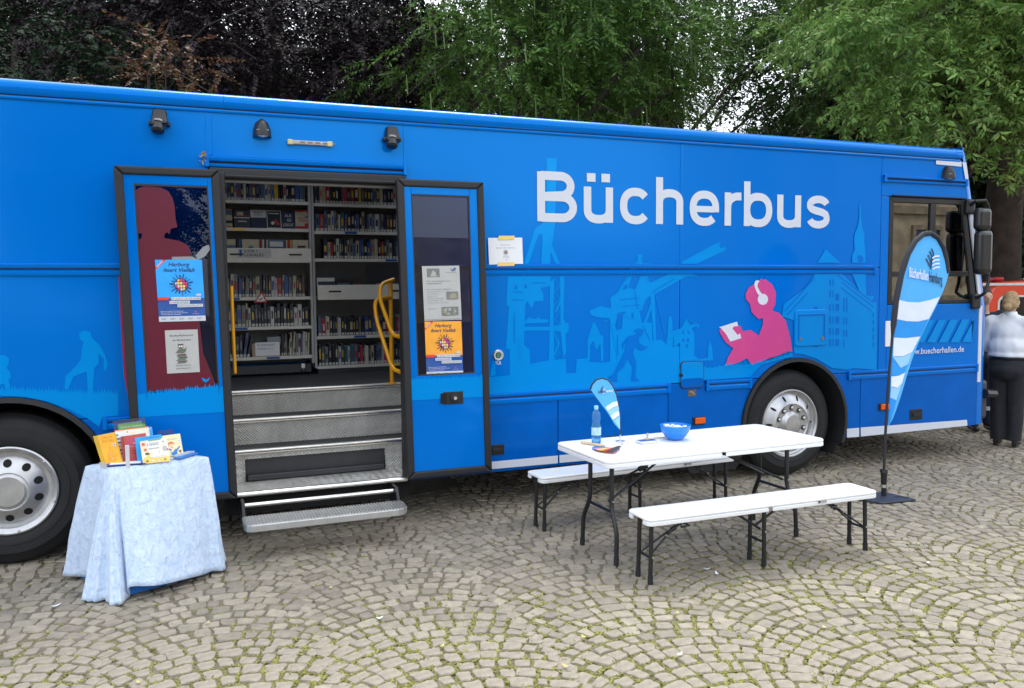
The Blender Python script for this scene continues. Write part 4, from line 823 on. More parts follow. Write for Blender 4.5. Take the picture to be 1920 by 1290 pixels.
def book_row(where, x0, x1, z, y, hmin, hmax, tmin=.018, tmax=.04, seed=1, lean=.0, light=0., group='books on the bus shelves'):
    rr = random.Random(seed); x = x0; i = 0
    while x < x1-.02:
        th = rr.uniform(tmin, tmax); h_ = rr.uniform(hmin, hmax); d = rr.uniform(.12, .16)
        cn = rr.choices([n for n, _ in PAL], [w_+(light*6 if n in ('white', 'cream', 'grey') else 0) for (n, _), w_ in zip(PAL, WTS)])[0]
        dark_c = cn in ('dark blue', 'black', 'charcoal', 'red', 'blue', 'green', 'brown', 'teal', 'pink red')
        t2 = rr.choice(('white', 'cream', 'yellow', 'grey') if dark_c else ('dark blue', 'black', 'red', 'blue'))
        g = G(); dy = rr.uniform(-.006, .012); e = .003
        zs = [0, .004, .028, h_*rr.uniform(.3, .4), h_*rr.uniform(.62, .8), h_]; mi = [0, 1, 0, 2, 0]; ti = rr.uniform(.15, .32)*th
        # spine, slightly rounded: outer strip colours run over both chamfers; title band narrower
        for k in range(5):
            a, b = zs[k], zs[k+1]; yy = -.0
            if mi[k] == 2:
                g.add([(e, yy, a), (ti, yy, a), (th-ti, yy, a), (th-e, yy, a), (e, yy, b), (ti, yy, b), (th-ti, yy, b), (th-e, yy, b)], [(0, 1, 5, 4), (2, 3, 7, 6)], 0)
                g.add([(ti, yy, a), (th-ti, yy, a), (th-ti, yy, b), (ti, yy, b)], [(0, 1, 2, 3)], 2 if rr.random() < .75 else 0)
            else: g.add([(e, yy, a), (th-e, yy, a), (th-e, yy, b), (e, yy, b)], [(0, 1, 2, 3)], mi[k])
        g.add([(0, .006, 0), (e, 0, 0), (e, 0, h_), (0, .006, h_), (th-e, 0, 0), (th, .006, 0), (th, .006, h_), (th-e, 0, h_)], [(0, 1, 2, 3), (4, 5, 6, 7)], 0)
        g.add([(0, .006, 0), (0, d, 0), (0, d, h_), (0, .006, h_), (th, .006, 0), (th, d, 0), (th, d, h_), (th, .006, h_)], [(0, 3, 2, 1), (4, 5, 6, 7), (1, 2, 6, 5)], 0)
        g.add([(0, .006, h_-.002), (th, .006, h_-.002), (th, d, h_-.002), (0, d, h_-.002)], [(0, 1, 2, 3)], 3)
        lz = rr.uniform(-lean, lean) if lean else 0; lz = abs(lz)
        if lz: g.tf(lambda p: Vector((p.x+p.z*lz, p.y, p.z)))
        g.tf(lambda p: Vector((p.x+x, p.y+y+dy, p.z+z)))
        o = build('book', g, [CM[cn], lab_m, CM[t2], paper], fixn=False)
        tag(o, '%s book, %s from the left on the %s' % (cn, ORD[min(i, 34)], where), 'book', group); i += 1
        x += th+rr.uniform(.0006, .003)+lz*.02
def front_book(label, x, w_, z, h_, y, m, prints=None, fn=None, tilt=.16, cat='book'):
    t = thing('displayed_book', label, cat, (x+w_/2, y, z), 'books on the bus shelves'); T = lambda p: Vector((p.x+x, y+p.y+p.z*tilt, p.z*.985+z))
    build('cover', G().box(0, w_, 0, .022, 0, h_).tf(T), m, t, bevel=.002)
    if fn:
        g = G(); F = Flat(g, (0, -.0005, h_), (1, 0, 0), (0, 0, -1), (0, -1, 0)); fn(F, w_, h_); build('print', g.tf(T), prints, t, fixn=False)
book_row('top shelf of the left bookcase', LX0+.03, LX1-.03, 2.707, YF+.02, .16, .19, seed=11)
book_row('fourth shelf of the left bookcase', LX0+.03, LX1-.06, 1.792, YF+.02, .17, .22, seed=12, lean=.06, light=.6)
book_row('fifth shelf of the left bookcase', LX0+.03, LX1-.03, 1.507, YF+.02, .17, .225, seed=13, light=.5)
book_row('left part of the bottom left shelf', LX0+.03, LX0+.30, 1.217, YF+.02, .19, .24, seed=14, lean=.22)
book_row('right part of the bottom left shelf', -4.56, LX1-.03, 1.217, YF+.02, .20, .235, .012, .022, seed=15, lean=.12, light=1.)
book_row('top shelf of the right bookcase', RX0+.03, RX1-.03, 2.702, YF+.04, .16, .19, seed=21)
book_row('second shelf of the right bookcase', RX0+.03, RX1-.03, 2.432, YF+.04, .16, .20, seed=22, lean=.03)
book_row('third shelf of the right bookcase', RX0+.10, RX1-.03, 2.162, YF+.04, .16, .20, seed=23, light=.3)
book_row('fifth shelf of the right bookcase', RX0+.03, RX1-.03, 1.397, YF+.04, .17, .20, seed=24)
book_row('bottom shelf of the right bookcase', RX0+.03, RX1-.03, 1.102, YF+.04, .18, .21, seed=25, light=.4)
def cov(bits):
    def f(F, w, h):
        for b in bits:
            if b[0] == 'r': F.rect(b[1]*w, b[2]*h, b[3]*w, b[4]*h, b[5])
            elif b[0] == 't': F.text(b[1], w*b[2], h*b[3], h*b[4], b[5], .012, 0, 'c', b[6]*w if len(b) > 6 else None)
            else: F.disc(b[1]*w, b[2]*h, b[3]*w, b[4], 12)
    return f
CP = [CM['white'], CM['black'], CM['red'], CM['steel blue'], CM['cream'], CM['dark blue'], CM['green']]
y2 = YF+.03
front_book('pale landscape cover, first on the second shelf of the left bookcase', LX0+.01, .15, 2.447, .18, y2, CM['cream'], CP, cov([('r', .0, .05, 1, .3, 3), ('r', 0, .6, 1, .75, 1), ('d', .5, .5, .12, 0), ('r', 0, .92, 1, .96, 2)]))
front_book('dark cover with white bands, second on the second shelf of the left bookcase', LX0+.175, .145, 2.447, .175, y2, CM['charcoal'], CP, cov([('r', 0, .4, 1, .46, 0), ('r', .2, .1, .6, .3, 4), ('r', .25, .6, .8, .66, 0), ('r', .1, .3, .9, .35, 2)]))
front_book('half white half blue cover on the second shelf of the left bookcase', LX0+.325, .145, 2.447, .18, y2, CM['dark blue'], CP, cov([('r', 0, 0, 1, .42, 0), ('t', 'Tagebuch', .5, .16, .09, 1, .7), ('t', 'des Meeres', .5, .30, .08, 1, .5)]))
front_book('dark cover with a white border and red flowers on the left bookcase', LX0+.475, .135, 2.447, .178, y2, CM['white'], CP, cov([('r', .05, .05, .95, .95, 1), ('d', .6, .6, .14, 2), ('d', .4, .7, .12, 0), ('d', .75, .72, .12, 2), ('r', .15, .14, .85, .2, 0)]))
front_book('dark blue cover reading AUSGELÖSCHT on the left bookcase', LX0+.612, .125, 2.447, .17, y2, CM['dark blue'], CP, cov([('t', 'AUS', .5, .32, .17, 0, .52), ('t', 'GE', .56, .58, .17, 0, .34), ('t', 'LÖSCHT', .5, .86, .17, 0, .8)]))
front_book('cream and red cover reading TOCK TOWN on the left bookcase', LX0+.742, .125, 2.447, .19, y2, CM['cream'], CP, cov([('r', 0, 0, 1, .1, 2), ('t', 'TOCK', .5, .5, .12, 2, .6), ('t', 'TOWN', .55, .64, .12, 2, .6), ('d', .85, .36, .1, 3), ('r', 0, .85, .9, 1, 2), ('r', .7, .7, 1, .9, 2)]))
yt = YF-.06
for i, (x, w_, c1, bits, nm) in enumerate(((.02, .16, 'cream', [('r', .0, .3, 1, .45, 3), ('r', .2, .6, .9, .8, 0)], 'pale striped'), (.235, .16, 'cream', [('d', .5, .45, .16, 3), ('r', .35, .6, .65, .8, 4)], 'pale cream'), (.475, .15, 'steel blue', [('r', .1, .1, .9, .35, 0), ('r', .3, .5, .7, .7, 5)], 'blue pictured'), (.70, .15, 'cream', [('d', .4, .6, .15, 1), ('d', .7, .7, .2, 3), ('r', .3, .3, .8, .4, 1)], 'cream pictured'))):
    front_book('%s cover displayed in the tray of the left bookcase' % nm, LX0+x, w_, 2.15, .19, yt, CM[c1], CP, cov(bits), .2)
for k, (x, c1) in enumerate(((.192, 'dark blue'), (.208, 'blue'), (.402, 'red'), (.42, 'white'), (.438, 'black'), (.455, 'cream'), (.635, 'cream'), (.655, 'red'), (.675, 'yellow'))):
    tag(build('book', G().box(LX0+x, LX0+x+.014, yt, yt+.12, 2.15, 2.335), CM[c1]), 'thin %s book, %s of those between the covers in the left tray' % (c1, ORD[k]), 'book', 'books on the bus shelves')
front_book('white disc case in the tray of the right bookcase', RX0+.02, .17, 1.79, .185, yt+.02, CM['dark blue'], CP, cov([('r', 0, 0, 1, .2, 0), ('r', 0, 0, .06, 1, 0), ('d', .4, .6, .16, 3), ('d', .7, .6, .14, 0)]), .15)
front_book('dark case behind the disc case in the right tray', RX0+.21, .17, 1.79, .16, yt+.05, CM['black'], CP, cov([('r', .1, .2, .8, .3, 3), ('d', .5, .6, .2, 2)]), .25)
front_book('small red white case in the right tray', RX0+.40, .07, 1.79, .12, yt+.05, CM['red'], CP, cov([('r', .2, .2, .8, .5, 4)]), .25)
front_book('small green case in the right tray', RX0+.48, .11, 1.79, .12, yt+.06, CM['green'], CP, cov([('r', .1, .3, .9, .4, 6)]), .25)
front_book('red and white case at the right end of the right tray', RX0+.62, .22, 1.79, .125, yt+.05, CM['cream'], CP, cov([('r', 0, .3, 1, .6, 2), ('d', .3, .7, .1, 0), ('d', .7, .4, .1, 0)]), .25)
# tray label, cardboard box with flea-market note, warning triangle
g = G(); F = Flat(g, (LX0+.19, YF-.1165, 2.245), (1, 0, 0), (0, 0, -1), (0, -1, 0)); F.rect(0, 0, .30, .085, 0); F.poly([(.015, .01), (.035, .01), (.035, .045), (.05, .045), (.025, .075), (0, .045), (.015, .045)], 1); F.text('2 FÜR 1', .06, .035, .025, 2, .01); F.text('LOKALES', .06, .07, .025, 2, .01, 0, 'l', .17)
tag(build('tray_sign', g, [paper_gy, navy_p, ink]), 'small white sign with a blue arrow on the front of the left tray', 'sign')
bx = thing('cardboard_box', 'open cardboard box with a white note on the bottom left shelf', 'box', (-4.70, YF+.1, 1.217))
build('box_body', G().box(-4.83, -4.57, YF+.0, YF+.2, 1.217, 1.345), mat('cardboard', (.36, .30, .2), .8), bx)
g = G(); F = Flat(g, (-4.80, YF-.001, 1.355), (1, 0, 0), (0, 0, -1), (0, -1, 0)); F.rect(0, 0, .225, .13, 0); F.text('FLOHMARKT', .02, .035, .02, 1, .0, 0, 'l', .17); F.text('MEDIEN 50 C', .02, .07, .016, 1, 0, 0, 'l', .15)
build('note', g, [paper, ink_gy], bx)
build('folder', G().box(-4.68, -4.55, YF+.08, YF+.16, 1.32, 1.40), mat('folder_grey', (.3, .32, .36), .5), bx)
c = B(490, 557, YF-.02); g = G(); F = Flat(g, (c.x, YF-.008, c.z), (1, 0, 0), (0, 0, -1), (0, -1, 0))
F.poly([(-.062, .052), (0, -.058), (.062, .052)], 0); F.poly([(-.042, .04), (0, -.034), (.042, .04)], 1); F.line([(-.016, .03), (.012, .01)], .01, 2)
tag(build('warning_triangle', g.tf(lambda p: Vector((p.x+(p.z-c.z)*.15, p.y, p.z))), [red_m, paper, ink]), 'small red bordered warning triangle hung on a left shelf edge', 'sign')
g = G(); a = B(686, 487+12, YF+.1)
tag(build('wall_notice', G().box(-3.66, -3.36, YF+.25, YF+.255, 1.93, 2.09), mat('notice_dark', (.10, .11, .13), .6)), 'dark picture sheet on the back of the right bookcase', 'notice')

# ================================================================== folding table and benches
def slab(L, W, z0, z1, rc, split=True, notch=True):
    """blow-moulded top: rounded rectangle with a rim and a folding seam"""
    gs = []
    for s_ in (-1, 1):
        o = []
        x_in = s_*.0015; x_out = s_*L/2
        for (cx, cy, a) in ((x_out-s_*rc, W/2-rc, 0), (x_out-s_*rc, -W/2+rc, 0)):
            for k in range(7):
                q = PI/2*k/6
                if cy > 0: o.append((cx+s_*rc*math.sin(q), cy+rc*math.cos(q)))
                else: o.append((cx+s_*rc*math.cos(q), cy-rc*math.sin(q)))
        o = [(x_in, W/2)]+o+[(x_in, -W/2)]
        gs.append(G().xy(o, z0, z1))
    return gs
def rimring(L, W, z0, z1, rc, s_, yw, t=.018):
    out = [(s_*.014, W/2)]+[(s_*(L/2-rc)+s_*rc*math.sin(PI/2*k/6), W/2-rc+rc*math.cos(PI/2*k/6)) for k in range(7)]+[(s_*L/2, yw)]
    inn = [(s_*(L/2-t), yw)]+[(s_*(L/2-rc)+s_*(rc-t)*math.cos(PI/2*k/6), W/2-rc+(rc-t)*math.sin(PI/2*k/6)) for k in range(7)]+[(s_*.03, W/2-t)]
    return out+inn
def bench(name, label, loc, rz, L=1.83, W_=.28, H_=.43, table=False):
    t = thing(name, label, 'table' if table else 'bench', (0, 0, 0), None if table else 'white folding benches')
    th = .05 if table else .048
    for g in slab(L, W_, H_-th*.45, H_, .06 if table else .045): build('table_top' if table else 'seat', g, white_pl, t, bevel=.010, seg=3, local=True)
    # rim: a skirt below the top following the outline, open at the ends of the benches where the legs fold in
    for s_ in (-1, 1):
        for sd in (-1, 1):
            P = rimring(L, W_, 0, 0, .06 if table else .045, s_, .0005 if table else W_/2-.075)
            if sd < 0: P = [(x, -y) for x, y in P]
            build('rim', G().xy(P, H_-th, H_-th*.452), white_pl, t, bevel=.005, local=True)
    def leg(pts, r=.0145):
        o = build('leg', G().tube(pts, r, 10), tube_m, t, smooth=True, local=True)
        e = Vector(pts[-1]); d = (Vector(pts[-2])-e).normalized()
        build('leg_cap', G().tube([e+d*.05, e], r+.0028, 10), rubber, o, smooth=True, local=True)
    def bar(p, q, r=.009, nm='cross_bar'): build(nm, G().tube([p, q], r, 8), tube_m, t, smooth=True, local=True)
    def rivet(p): build('rivet', G().lathe([(.006, -.001), (.006, .004), (0, .005)], p, 'y', 8), alu, t, local=True)
    if table:
        for s_ in (-1, 1):
            x = s_*.75
            for sd in (-1, 1):
                P = [(x, sd*.15, H_-.03), (x, sd*.15, .40)]
                for k in range(1, 8):
                    q = k/7; P.append((x+s_*.012*q, sd*(.15+.085*(q*q*(3-2*q))), .40-.22*q))
                P += [(x+s_*.018, sd*.24, .0)]; leg(P, .016)
            bar((x, -.165, .335), (x, .165, .335), .011); bar((x, -.15, .68), (x, .15, .68), .011)
            for sd in (-1, 1): bar((x, sd*.11, .40), (s_*.30, sd*.02, .615), .0085, 'brace'); 
            bar((s_*.30, 0, .615), (s_*.06, 0, H_-.05), .013, 'brace'); bar((s_*.44, 0, .57), (s_*.38, 0, .59), .02, 'brace_collar')
            rivet((s_*.335, -.03, .61)); rivet((x, -.168, .41)); rivet((x, -.168, .34))
    else:
        for x in (-.855, 0., .855):
            s_ = 1 if x > 0 else -1
            for sd in (-1, 1): leg([(x, sd*.072, H_-.03), (x+.004*s_*(x != 0), sd*.074, .2), (x+.01*s_*(x != 0), sd*.076, 0)], .0145)
            bar((x, -.075, .16), (x, .075, .16), .009)
            if x:
                tgt = s_*.50
                for sd in (-1, 1): bar((x, sd*.05, .17), (x-s_*.17, sd*.012, .29), .0065, 'brace')
                bar((x-s_*.15, 0, .28), (tgt, 0, H_-.04), .010, 'brace'); bar((x-s_*.19, 0, .30), (x-s_*.22, 0, .317), .015, 'brace_collar'); rivet((x-s_*.14, -.022, .275)); rivet((x, -.09, .17))
            else:
                for q in (-1, 1): bar((0, q*.03, .24), (q*.22, 0, H_-.045), .009, 'brace'); rivet((q*.2, -.012, H_-.06))
                rivet((0, -.09, .235))
        for s_ in (-1, 1):
            h_ = s_*.60; build('lock_ring', G().tube([(h_-.04, -.06, H_-.06), (h_-.04, .06, H_-.06), (h_-.03, .06, H_-.10), (h_+.05, .03, H_-.105), (h_+.05, -.03, H_-.105), (h_-.03, -.06, H_-.10)], .006, 6, closed=True), tube_m, t, local=True)
        g = G(); F = Flat(g, (.38, -W_/2-.0032, H_-.012), (1, 0, 0), (0, 0, -1), (0, -1, 0)); F.rect(0, 0, .075, .022, 0); F.rect(.006, .004, .024, .018, 1); F.rect(.03, .006, .068, .009, 2); F.rect(.03, .012, .068, .014, 2)
        build('sticker', g, [paper_gy, ink, ink_gy], t, local=True, fixn=False)
    t.location = loc; t.rotation_euler.z = rz; WL[t.name] = Vector(loc)
    return t
bench('folding_table', 'white folding table with black bent legs standing between the two benches', (-2.045, -1.305, 0), .023, 1.83, .76, .74, True)
bench('folding_bench', 'white folding bench in front of the table, nearest the viewer', (-1.917, -1.888, 0), -.013)
bench('folding_bench', 'white folding bench behind the table, close to the bus', (-2.069, -.546, 0), .045)

# ------------------------------------------------------------------ things on the table
ZT = .7415
c = Gd(1118, 831, ZT); bt = thing('water_bottle', 'clear blue plastic water bottle standing on the white table', 'bottle', (c.x, c.y, ZT))
k = 1.0; prof = [(.0, .0), (.028, .0), (.033, .006), (.034, .03), (.032, .05), (.034, .06), (.034, .12), (.031, .135), (.026, .150), (.028, .165), (.032, .18), (.032, .20), (.026, .222), (.014, .240), (.0125, .252)]
wat = mat('bottle_blue', S(120, 190, 235), .12, var=.1, scale=60); wat.node_tree.nodes['Principled BSDF'].inputs['Transmission Weight'].default_value = .75; wat.node_tree.nodes['Principled BSDF'].inputs['IOR'].default_value = 1.2
build('bottle_body', G().lathe(prof, c, 'z', 20), wat, bt, smooth=True); build('bottle_label', G().lathe([(.0348, .062), (.0348, .118)], c, 'z', 20), mat('bottle_label', S(176, 214, 240), .4, var=.2, scale=60), bt, smooth=True)
build('bottle_cap', G().lathe([(.0145, .245), (.0155, .247), (.0155, .268), (.013, .272), (0, .272)], c, 'z', 14), mat('bottle_cap', S(140, 210, 240), .4), bt, smooth=True)
c = Gd(1266, 824, ZT); bo = thing('sweets_bowl', 'small round blue bowl filled with white sweets on the table', 'bowl', (c.x, c.y, ZT))
build('bowl', G().lathe([(0, .002), (.05, .002), (.056, .006), (.08, .03), (.099, .062), (.108, .092), (.111, .108), (.106, .108), (.098, .075), (.07, .03), (0, .018)], c, 'z', 32), mat('blue_glass_bowl', S(22, 130, 228), .15, var=.15, scale=70, bump=.5, bscale=200), bo, smooth=True)
sw = mat('sweet_wrapper', (.78, .80, .84), .35)
for i in range(26):
    a = random.random()*6.28; r_ = .085*math.sqrt(random.random()); p = Vector((c.x+r_*math.cos(a), c.y+r_*math.sin(a), ZT+.088+random.random()*.018-r_*.05)); g = G().box(-.013, .013, -.009, .009, -.007, .007); M_ = Matrix.Rotation(random.random()*6, 3, 'Z') @ Matrix.Rotation(random.random()-.5, 3, 'X'); g.tf(lambda q: M_ @ q + p)
    tag(build('sweet', g, sw, bevel=.004), 'white wrapped sweet in the blue bowl on the table', 'sweet', 'sweets in the blue bowl')
c = Gd(1213, 830, ZT); bk = thing('ink_pad', 'flat white and blue ink pad lying in the middle of the table', 'ink pad', (c.x, c.y, ZT))
build('pad_case', G().box(c.x-.075, c.x+.075, c.y-.045, c.y+.045, ZT, ZT+.018), mat('pad_white', (.6, .62, .68), .4), bk, bevel=.004); build('pad_ink', G().box(c.x-.065, c.x+.065, c.y-.036, c.y+.036, ZT+.018, ZT+.0195), mat('pad_blue', S(40, 84, 150), .6), bk)
st_ = thing('rubber_stamp', 'little wooden rubber stamp standing on the ink pad', 'stamp', (c.x+.01, c.y+.01, ZT+.0195))
build('stamp_block', G().box(c.x-.01, c.x+.03, c.y, c.y+.02, ZT+.0197, ZT+.03), wood, st_, bevel=.002); build('stamp_handle', G().lathe([(.007, .03), (.006, .045), (.009, .055), (.007, .066), (0, .068)], (c.x+.01, c.y+.01, ZT), 'z', 10), wood, st_, smooth=True)
c = Gd(1240, 823, ZT); tag(build('pencil', G().tube([(c.x-.05, c.y+.03, ZT+.005), (c.x+.10, c.y+.02, ZT+.005)], .0045, 6), wood), 'thin wooden pencil lying left of the blue bowl', 'pencil')
c0, c1 = Gd(1092, 832, ZT), Gd(1133, 838, ZT)
for k, nm in enumerate(('rear', 'front')):
    tag(build('wooden_ruler', G().tube([c0+Vector((0, .03*(1-k)-.01, .008)), c1+Vector((.0, .02*(1-k)-.01, .008))], .009, 4), wood), '%s of the two pale wooden sticks beside the water bottle' % nm, 'stick')
fc = Gd(1162, 842, ZT)
cols = [('black', ink), ('dark red', red_m), ('orange', orange_p), ('pale yellow', yel_p), ('red', mat('card_red', S(220, 60, 50), .5)), ('light blue', cyan_p), ('sky blue', mat('card_sky', S(30, 130, 220), .5)), ('blue', mat('card_blue', S(20, 100, 200), .5)), ('deep blue', navy_p)]
for i, (nm, m_) in enumerate(cols):
    a = R(222-10.5*i); d = Vector((math.cos(a), math.sin(a), 0)); n_ = Vector((-d.y, d.x, 0)); z_ = ZT+.001+.0022*(len(cols)-i)
    p = fc+Vector((.0, .0, 0)); q = [p+n_*.012, p-n_*.012, p+d*.185-n_*.026, p+d*.19+n_*.026]
    g = G().hexa([(v.x, v.y, z_) for v in q], [(v.x, v.y, z_+.002) for v in q]); tag(build('bookmark_card', g, m_), '%s card of the fan of coloured bookmarks on the table' % nm, 'card', 'fan of bookmark cards')
cl = Gd(1172, 838, ZT); tag(build('paper_clip', G().tube([(cl.x+.025*math.cos(t*.55), cl.y+.02*math.sin(t*.55), ZT+.022+.008*math.sin(t)) for t in range(12)], .006, 6), alu_br), 'shiny metal clip holding the fan of bookmarks', 'clip')
# feather flags
def feather_flag(name, label, base, y, pole_px, outline_px, rot, scale_pole, prints):
    pass
def flag_sheet(t, outline, y, m, wav=.012):
    """cloth panel: triangulated grid inside the traced outline, with a gentle belly"""
    P = [B(u, v, y) for u, v in outline]
    bm = bmesh.new(); vs = [bm.verts.new((p.x, 0, p.z)) for p in P]; f = bm.faces.new(vs); bmesh.ops.triangulate(bm, faces=[f])
    bmesh.ops.subdivide_edges(bm, edges=bm.edges[:], cuts=3, use_grid_fill=True); g = G()
    for v in bm.verts: pass
    bm.verts.index_update(); g.v = [(v.co.x, y+fw(v.co.x, v.co.z), v.co.z) for v in bm.verts]; g.f = [tuple(x.index for x in q.verts) for q in bm.faces]; g.m = [0]*len(g.f); bm.free()
    return g
def fw(x, z): return .010*math.sin(z*5.+x*3.)+.006*math.sin(x*9+z*2)
YB = -1.0
ff = thing('feather_flag', 'tall light blue feather flag with library logo on a black base plate', 'flag', Gd(1657, 934))
fb = Gd(1657, 934); 
build('base_plate', G().hexa([(*Gd(1603, 938)[:2], .004), (*Gd(1655, 947)[:2], .004), (*Gd(1718, 940)[:2], .004), (*Gd(1652, 925)[:2], .004)], [(*Gd(1603, 938)[:2], .022), (*Gd(1655, 947)[:2], .022), (*Gd(1718, 940)[:2], .022), (*Gd(1652, 925)[:2], .022)]), mat('base_plate', (.035, .042, .065), .45, var=.2), ff, bevel=.006)
gp = Gd(1693, 937); build('plate_slot', G().hexa([(gp.x-.06, gp.y+.03, .0225), (gp.x-.05, gp.y+.05, .0225), (gp.x+.05, gp.y-.01, .0225), (gp.x+.04, gp.y-.03, .0225)], [(gp.x-.06, gp.y+.03, .0235), (gp.x-.05, gp.y+.05, .0235), (gp.x+.05, gp.y-.01, .0235), (gp.x+.04, gp.y-.03, .0235)]), dark, ff)
YB = fb.y
for nm, v0, v1, r0, r1, m_ in (('spigot', 934, 915, .022, .022, blackp), ('spigot_ring', 914, 908, .014, .014, alu_br), ('pole_socket', 908, 885, .024, .028, blackp), ('pole_joint', 886, 880, .034, .03, blackp), ('pole_peg', 881, 872, .010, .010, blackp)):
    a, b = B(1657, v0, YB), B(1657.5, v1, YB); build(nm, G().tube([a, b], [r0, r1], 12), m_, ff, smooth=True)
pole_px = [(1657.5, 882), (1660, 818), (1663, 760), (1667, 700), (1673, 630), (1680, 565), (1690, 515), (1702, 477), (1716, 452), (1731, 439), (1745, 437), (1758, 446), (1768, 464), (1774, 487), (1777, 512)]
sm = []
for i in range(len(pole_px)-1):
    for k in range(3): t_ = k/3; sm.append((pole_px[i][0]*(1-t_)+pole_px[i+1][0]*t_, pole_px[i][1]*(1-t_)+pole_px[i+1][1]*t_))
sm.append(pole_px[-1])
build('pole', G().tube([B(u, v, YB) for u, v in sm], [.012-.005*i/len(sm)+(.014 if 12 < i < 99 else 0) for i in range(len(sm))], 8), mat('flag_sleeve', (.02, .021, .028), .7), ff, smooth=True)
outl = [(1664, 800)]+[(u+2, v) for u, v in pole_px[2:]]+[(1776, 517), (1772, 530), (1766, 545), (1757, 566), (1738, 610), (1720, 655), (1700, 705), (1684, 750), (1672, 785)]
fl_m = mat('flag_cloth', S(84, 178, 248), .8, var=.03)
build('flag_cloth', flag_sheet(ff, outl, YB, fl_m), fl_m, ff, smooth='all')
fl_lt = mat('flag_pale', S(150, 205, 250), .8, var=.03); fl_wh = mat('flag_white', S(222, 232, 250), .8, var=.03); fl_bl = mat('flag_blue', S(40, 150, 236), .8, var=.03)
KF = [0]
def fdec(px, m, y0=YB, par=ff, name='flag_print'):
    KF[0] += 1; P = [B(u, v, y0) for u, v in px]
    bm = bmesh.new(); f = bm.faces.new([bm.verts.new((p.x, 0, p.z)) for p in P]); bmesh.ops.triangulate(bm, faces=[f]); bmesh.ops.subdivide_edges(bm, edges=bm.edges[:], cuts=2, use_grid_fill=True); bm.verts.index_update()
    g = G(); g.v = [(v.co.x, y0-.0035-.0003*KF[0]+(fw(v.co.x, v.co.z) if par is ff else 0), v.co.z) for v in bm.verts]; g.f = [tuple(x.index for x in q.verts) for q in bm.faces]; g.m = [0]*len(g.f); bm.free()
    return build(name, g, m, par, smooth='all', fixn=False)
fdec([(1685, 562), (1700, 566), (1722, 567), (1743, 562), (1759, 556), (1741, 598), (1722, 603), (1700, 602), (1680, 598)], fl_wh); fdec([(1679, 599), (1700, 603), (1722, 604), (1740, 600), (1728, 630), (1700, 633), (1676, 632)], fl_bl)
fdec([(1676, 633), (1700, 634), (1727, 631), (1712, 660), (1694, 668), (1674, 668)], fl_wh); fdec([(1673, 669), (1694, 669), (1712, 661), (1703, 682), (1688, 690)], fl_lt); fdec([(1672, 670), (1688, 691), (1702, 684), (1697, 697), (1684, 703), (1670, 705)], fl_bl)
fdec([(1669, 706), (1684, 704), (1696, 698), (1689, 718), (1680, 727), (1668, 724)], fl_wh); fdec([(1668, 725), (1680, 728), (1688, 720), (1677, 750), (1666, 745)], fl_lt); fdec([(1666, 746), (1677, 751), (1671, 775), (1665, 798)], fl_bl)
def logo(px0, py0, k, m1, m2, par, y0):   # open-book sign: four dark and four white curved leaves
    for i in range(4):
        a = [(0-2.0*i, 26-9*i), (1.5-1.8*i, 18-9*i), (4-1.5*i, 9-9*i)]
    for i in range(4):
        x0, y0_ = -9+4.2*i, -2-8*i+ (0 if i < 3 else 2)
        fdec([(px0+k*(x0), py0+k*(y0_)), (px0+k*(x0+3.2), py0+k*(y0_+1)), (px0+k*(x0+8-i*.4), py0+k*(y0_+12)), (px0+k*(3.5), py0+k*(22-2.5*i)), (px0+k*(2.6), py0+k*(23.5-2.5*i)), (px0+k*(x0+5.5-i*.4), py0+k*(y0_+12))], m1, y0, par, 'logo_leaf')
    for i in range(4):
        yy = 22-8.2*i
        fdec([(px0+k*5, py0+k*(yy-1)), (px0+k*12, py0+k*(yy-5.5)), (px0+k*22, py0+k*(yy-6)), (px0+k*21, py0+k*(yy-2.5)), (px0+k*12, py0+k*(yy-2)), (px0+k*5.5, py0+k*(yy+2))], m2, y0, par, 'logo_leaf')
logo(1741, 486, .85, mat('logo_navy', (.015, .025, .06), .7), fl_wh, ff, YB)
def flag_text(t, p0, p1, h, m, y0, par, bold=.02, sh=0):
    a, b = B(*p0, y0), B(*p1, y0); ex = (b-a); L_ = ex.length; ex.normalize(); g = G(); F = Flat(g, a+Vector((0, -.012, 0)), ex, Vector((0, 0, -1)), Vector((0, -1, 0))); F.text(t, 0, 0, h, 0, bold, 0, 'l', L_)
    if par is ff: g.tf(lambda p: Vector((p.x, p.y+fw(p.x, p.z), p.z)))
    return build('lettering', g, m, par, fixn=False)
flag_text('Bücherhallen', (1702, 519), (1737, 526), .085, fl_wh, YB, ff); flag_text('Hamburg', (1738, 527), (1762, 533), .085, mat('logo_navy', (.015, .025, .06), .7), YB, ff)
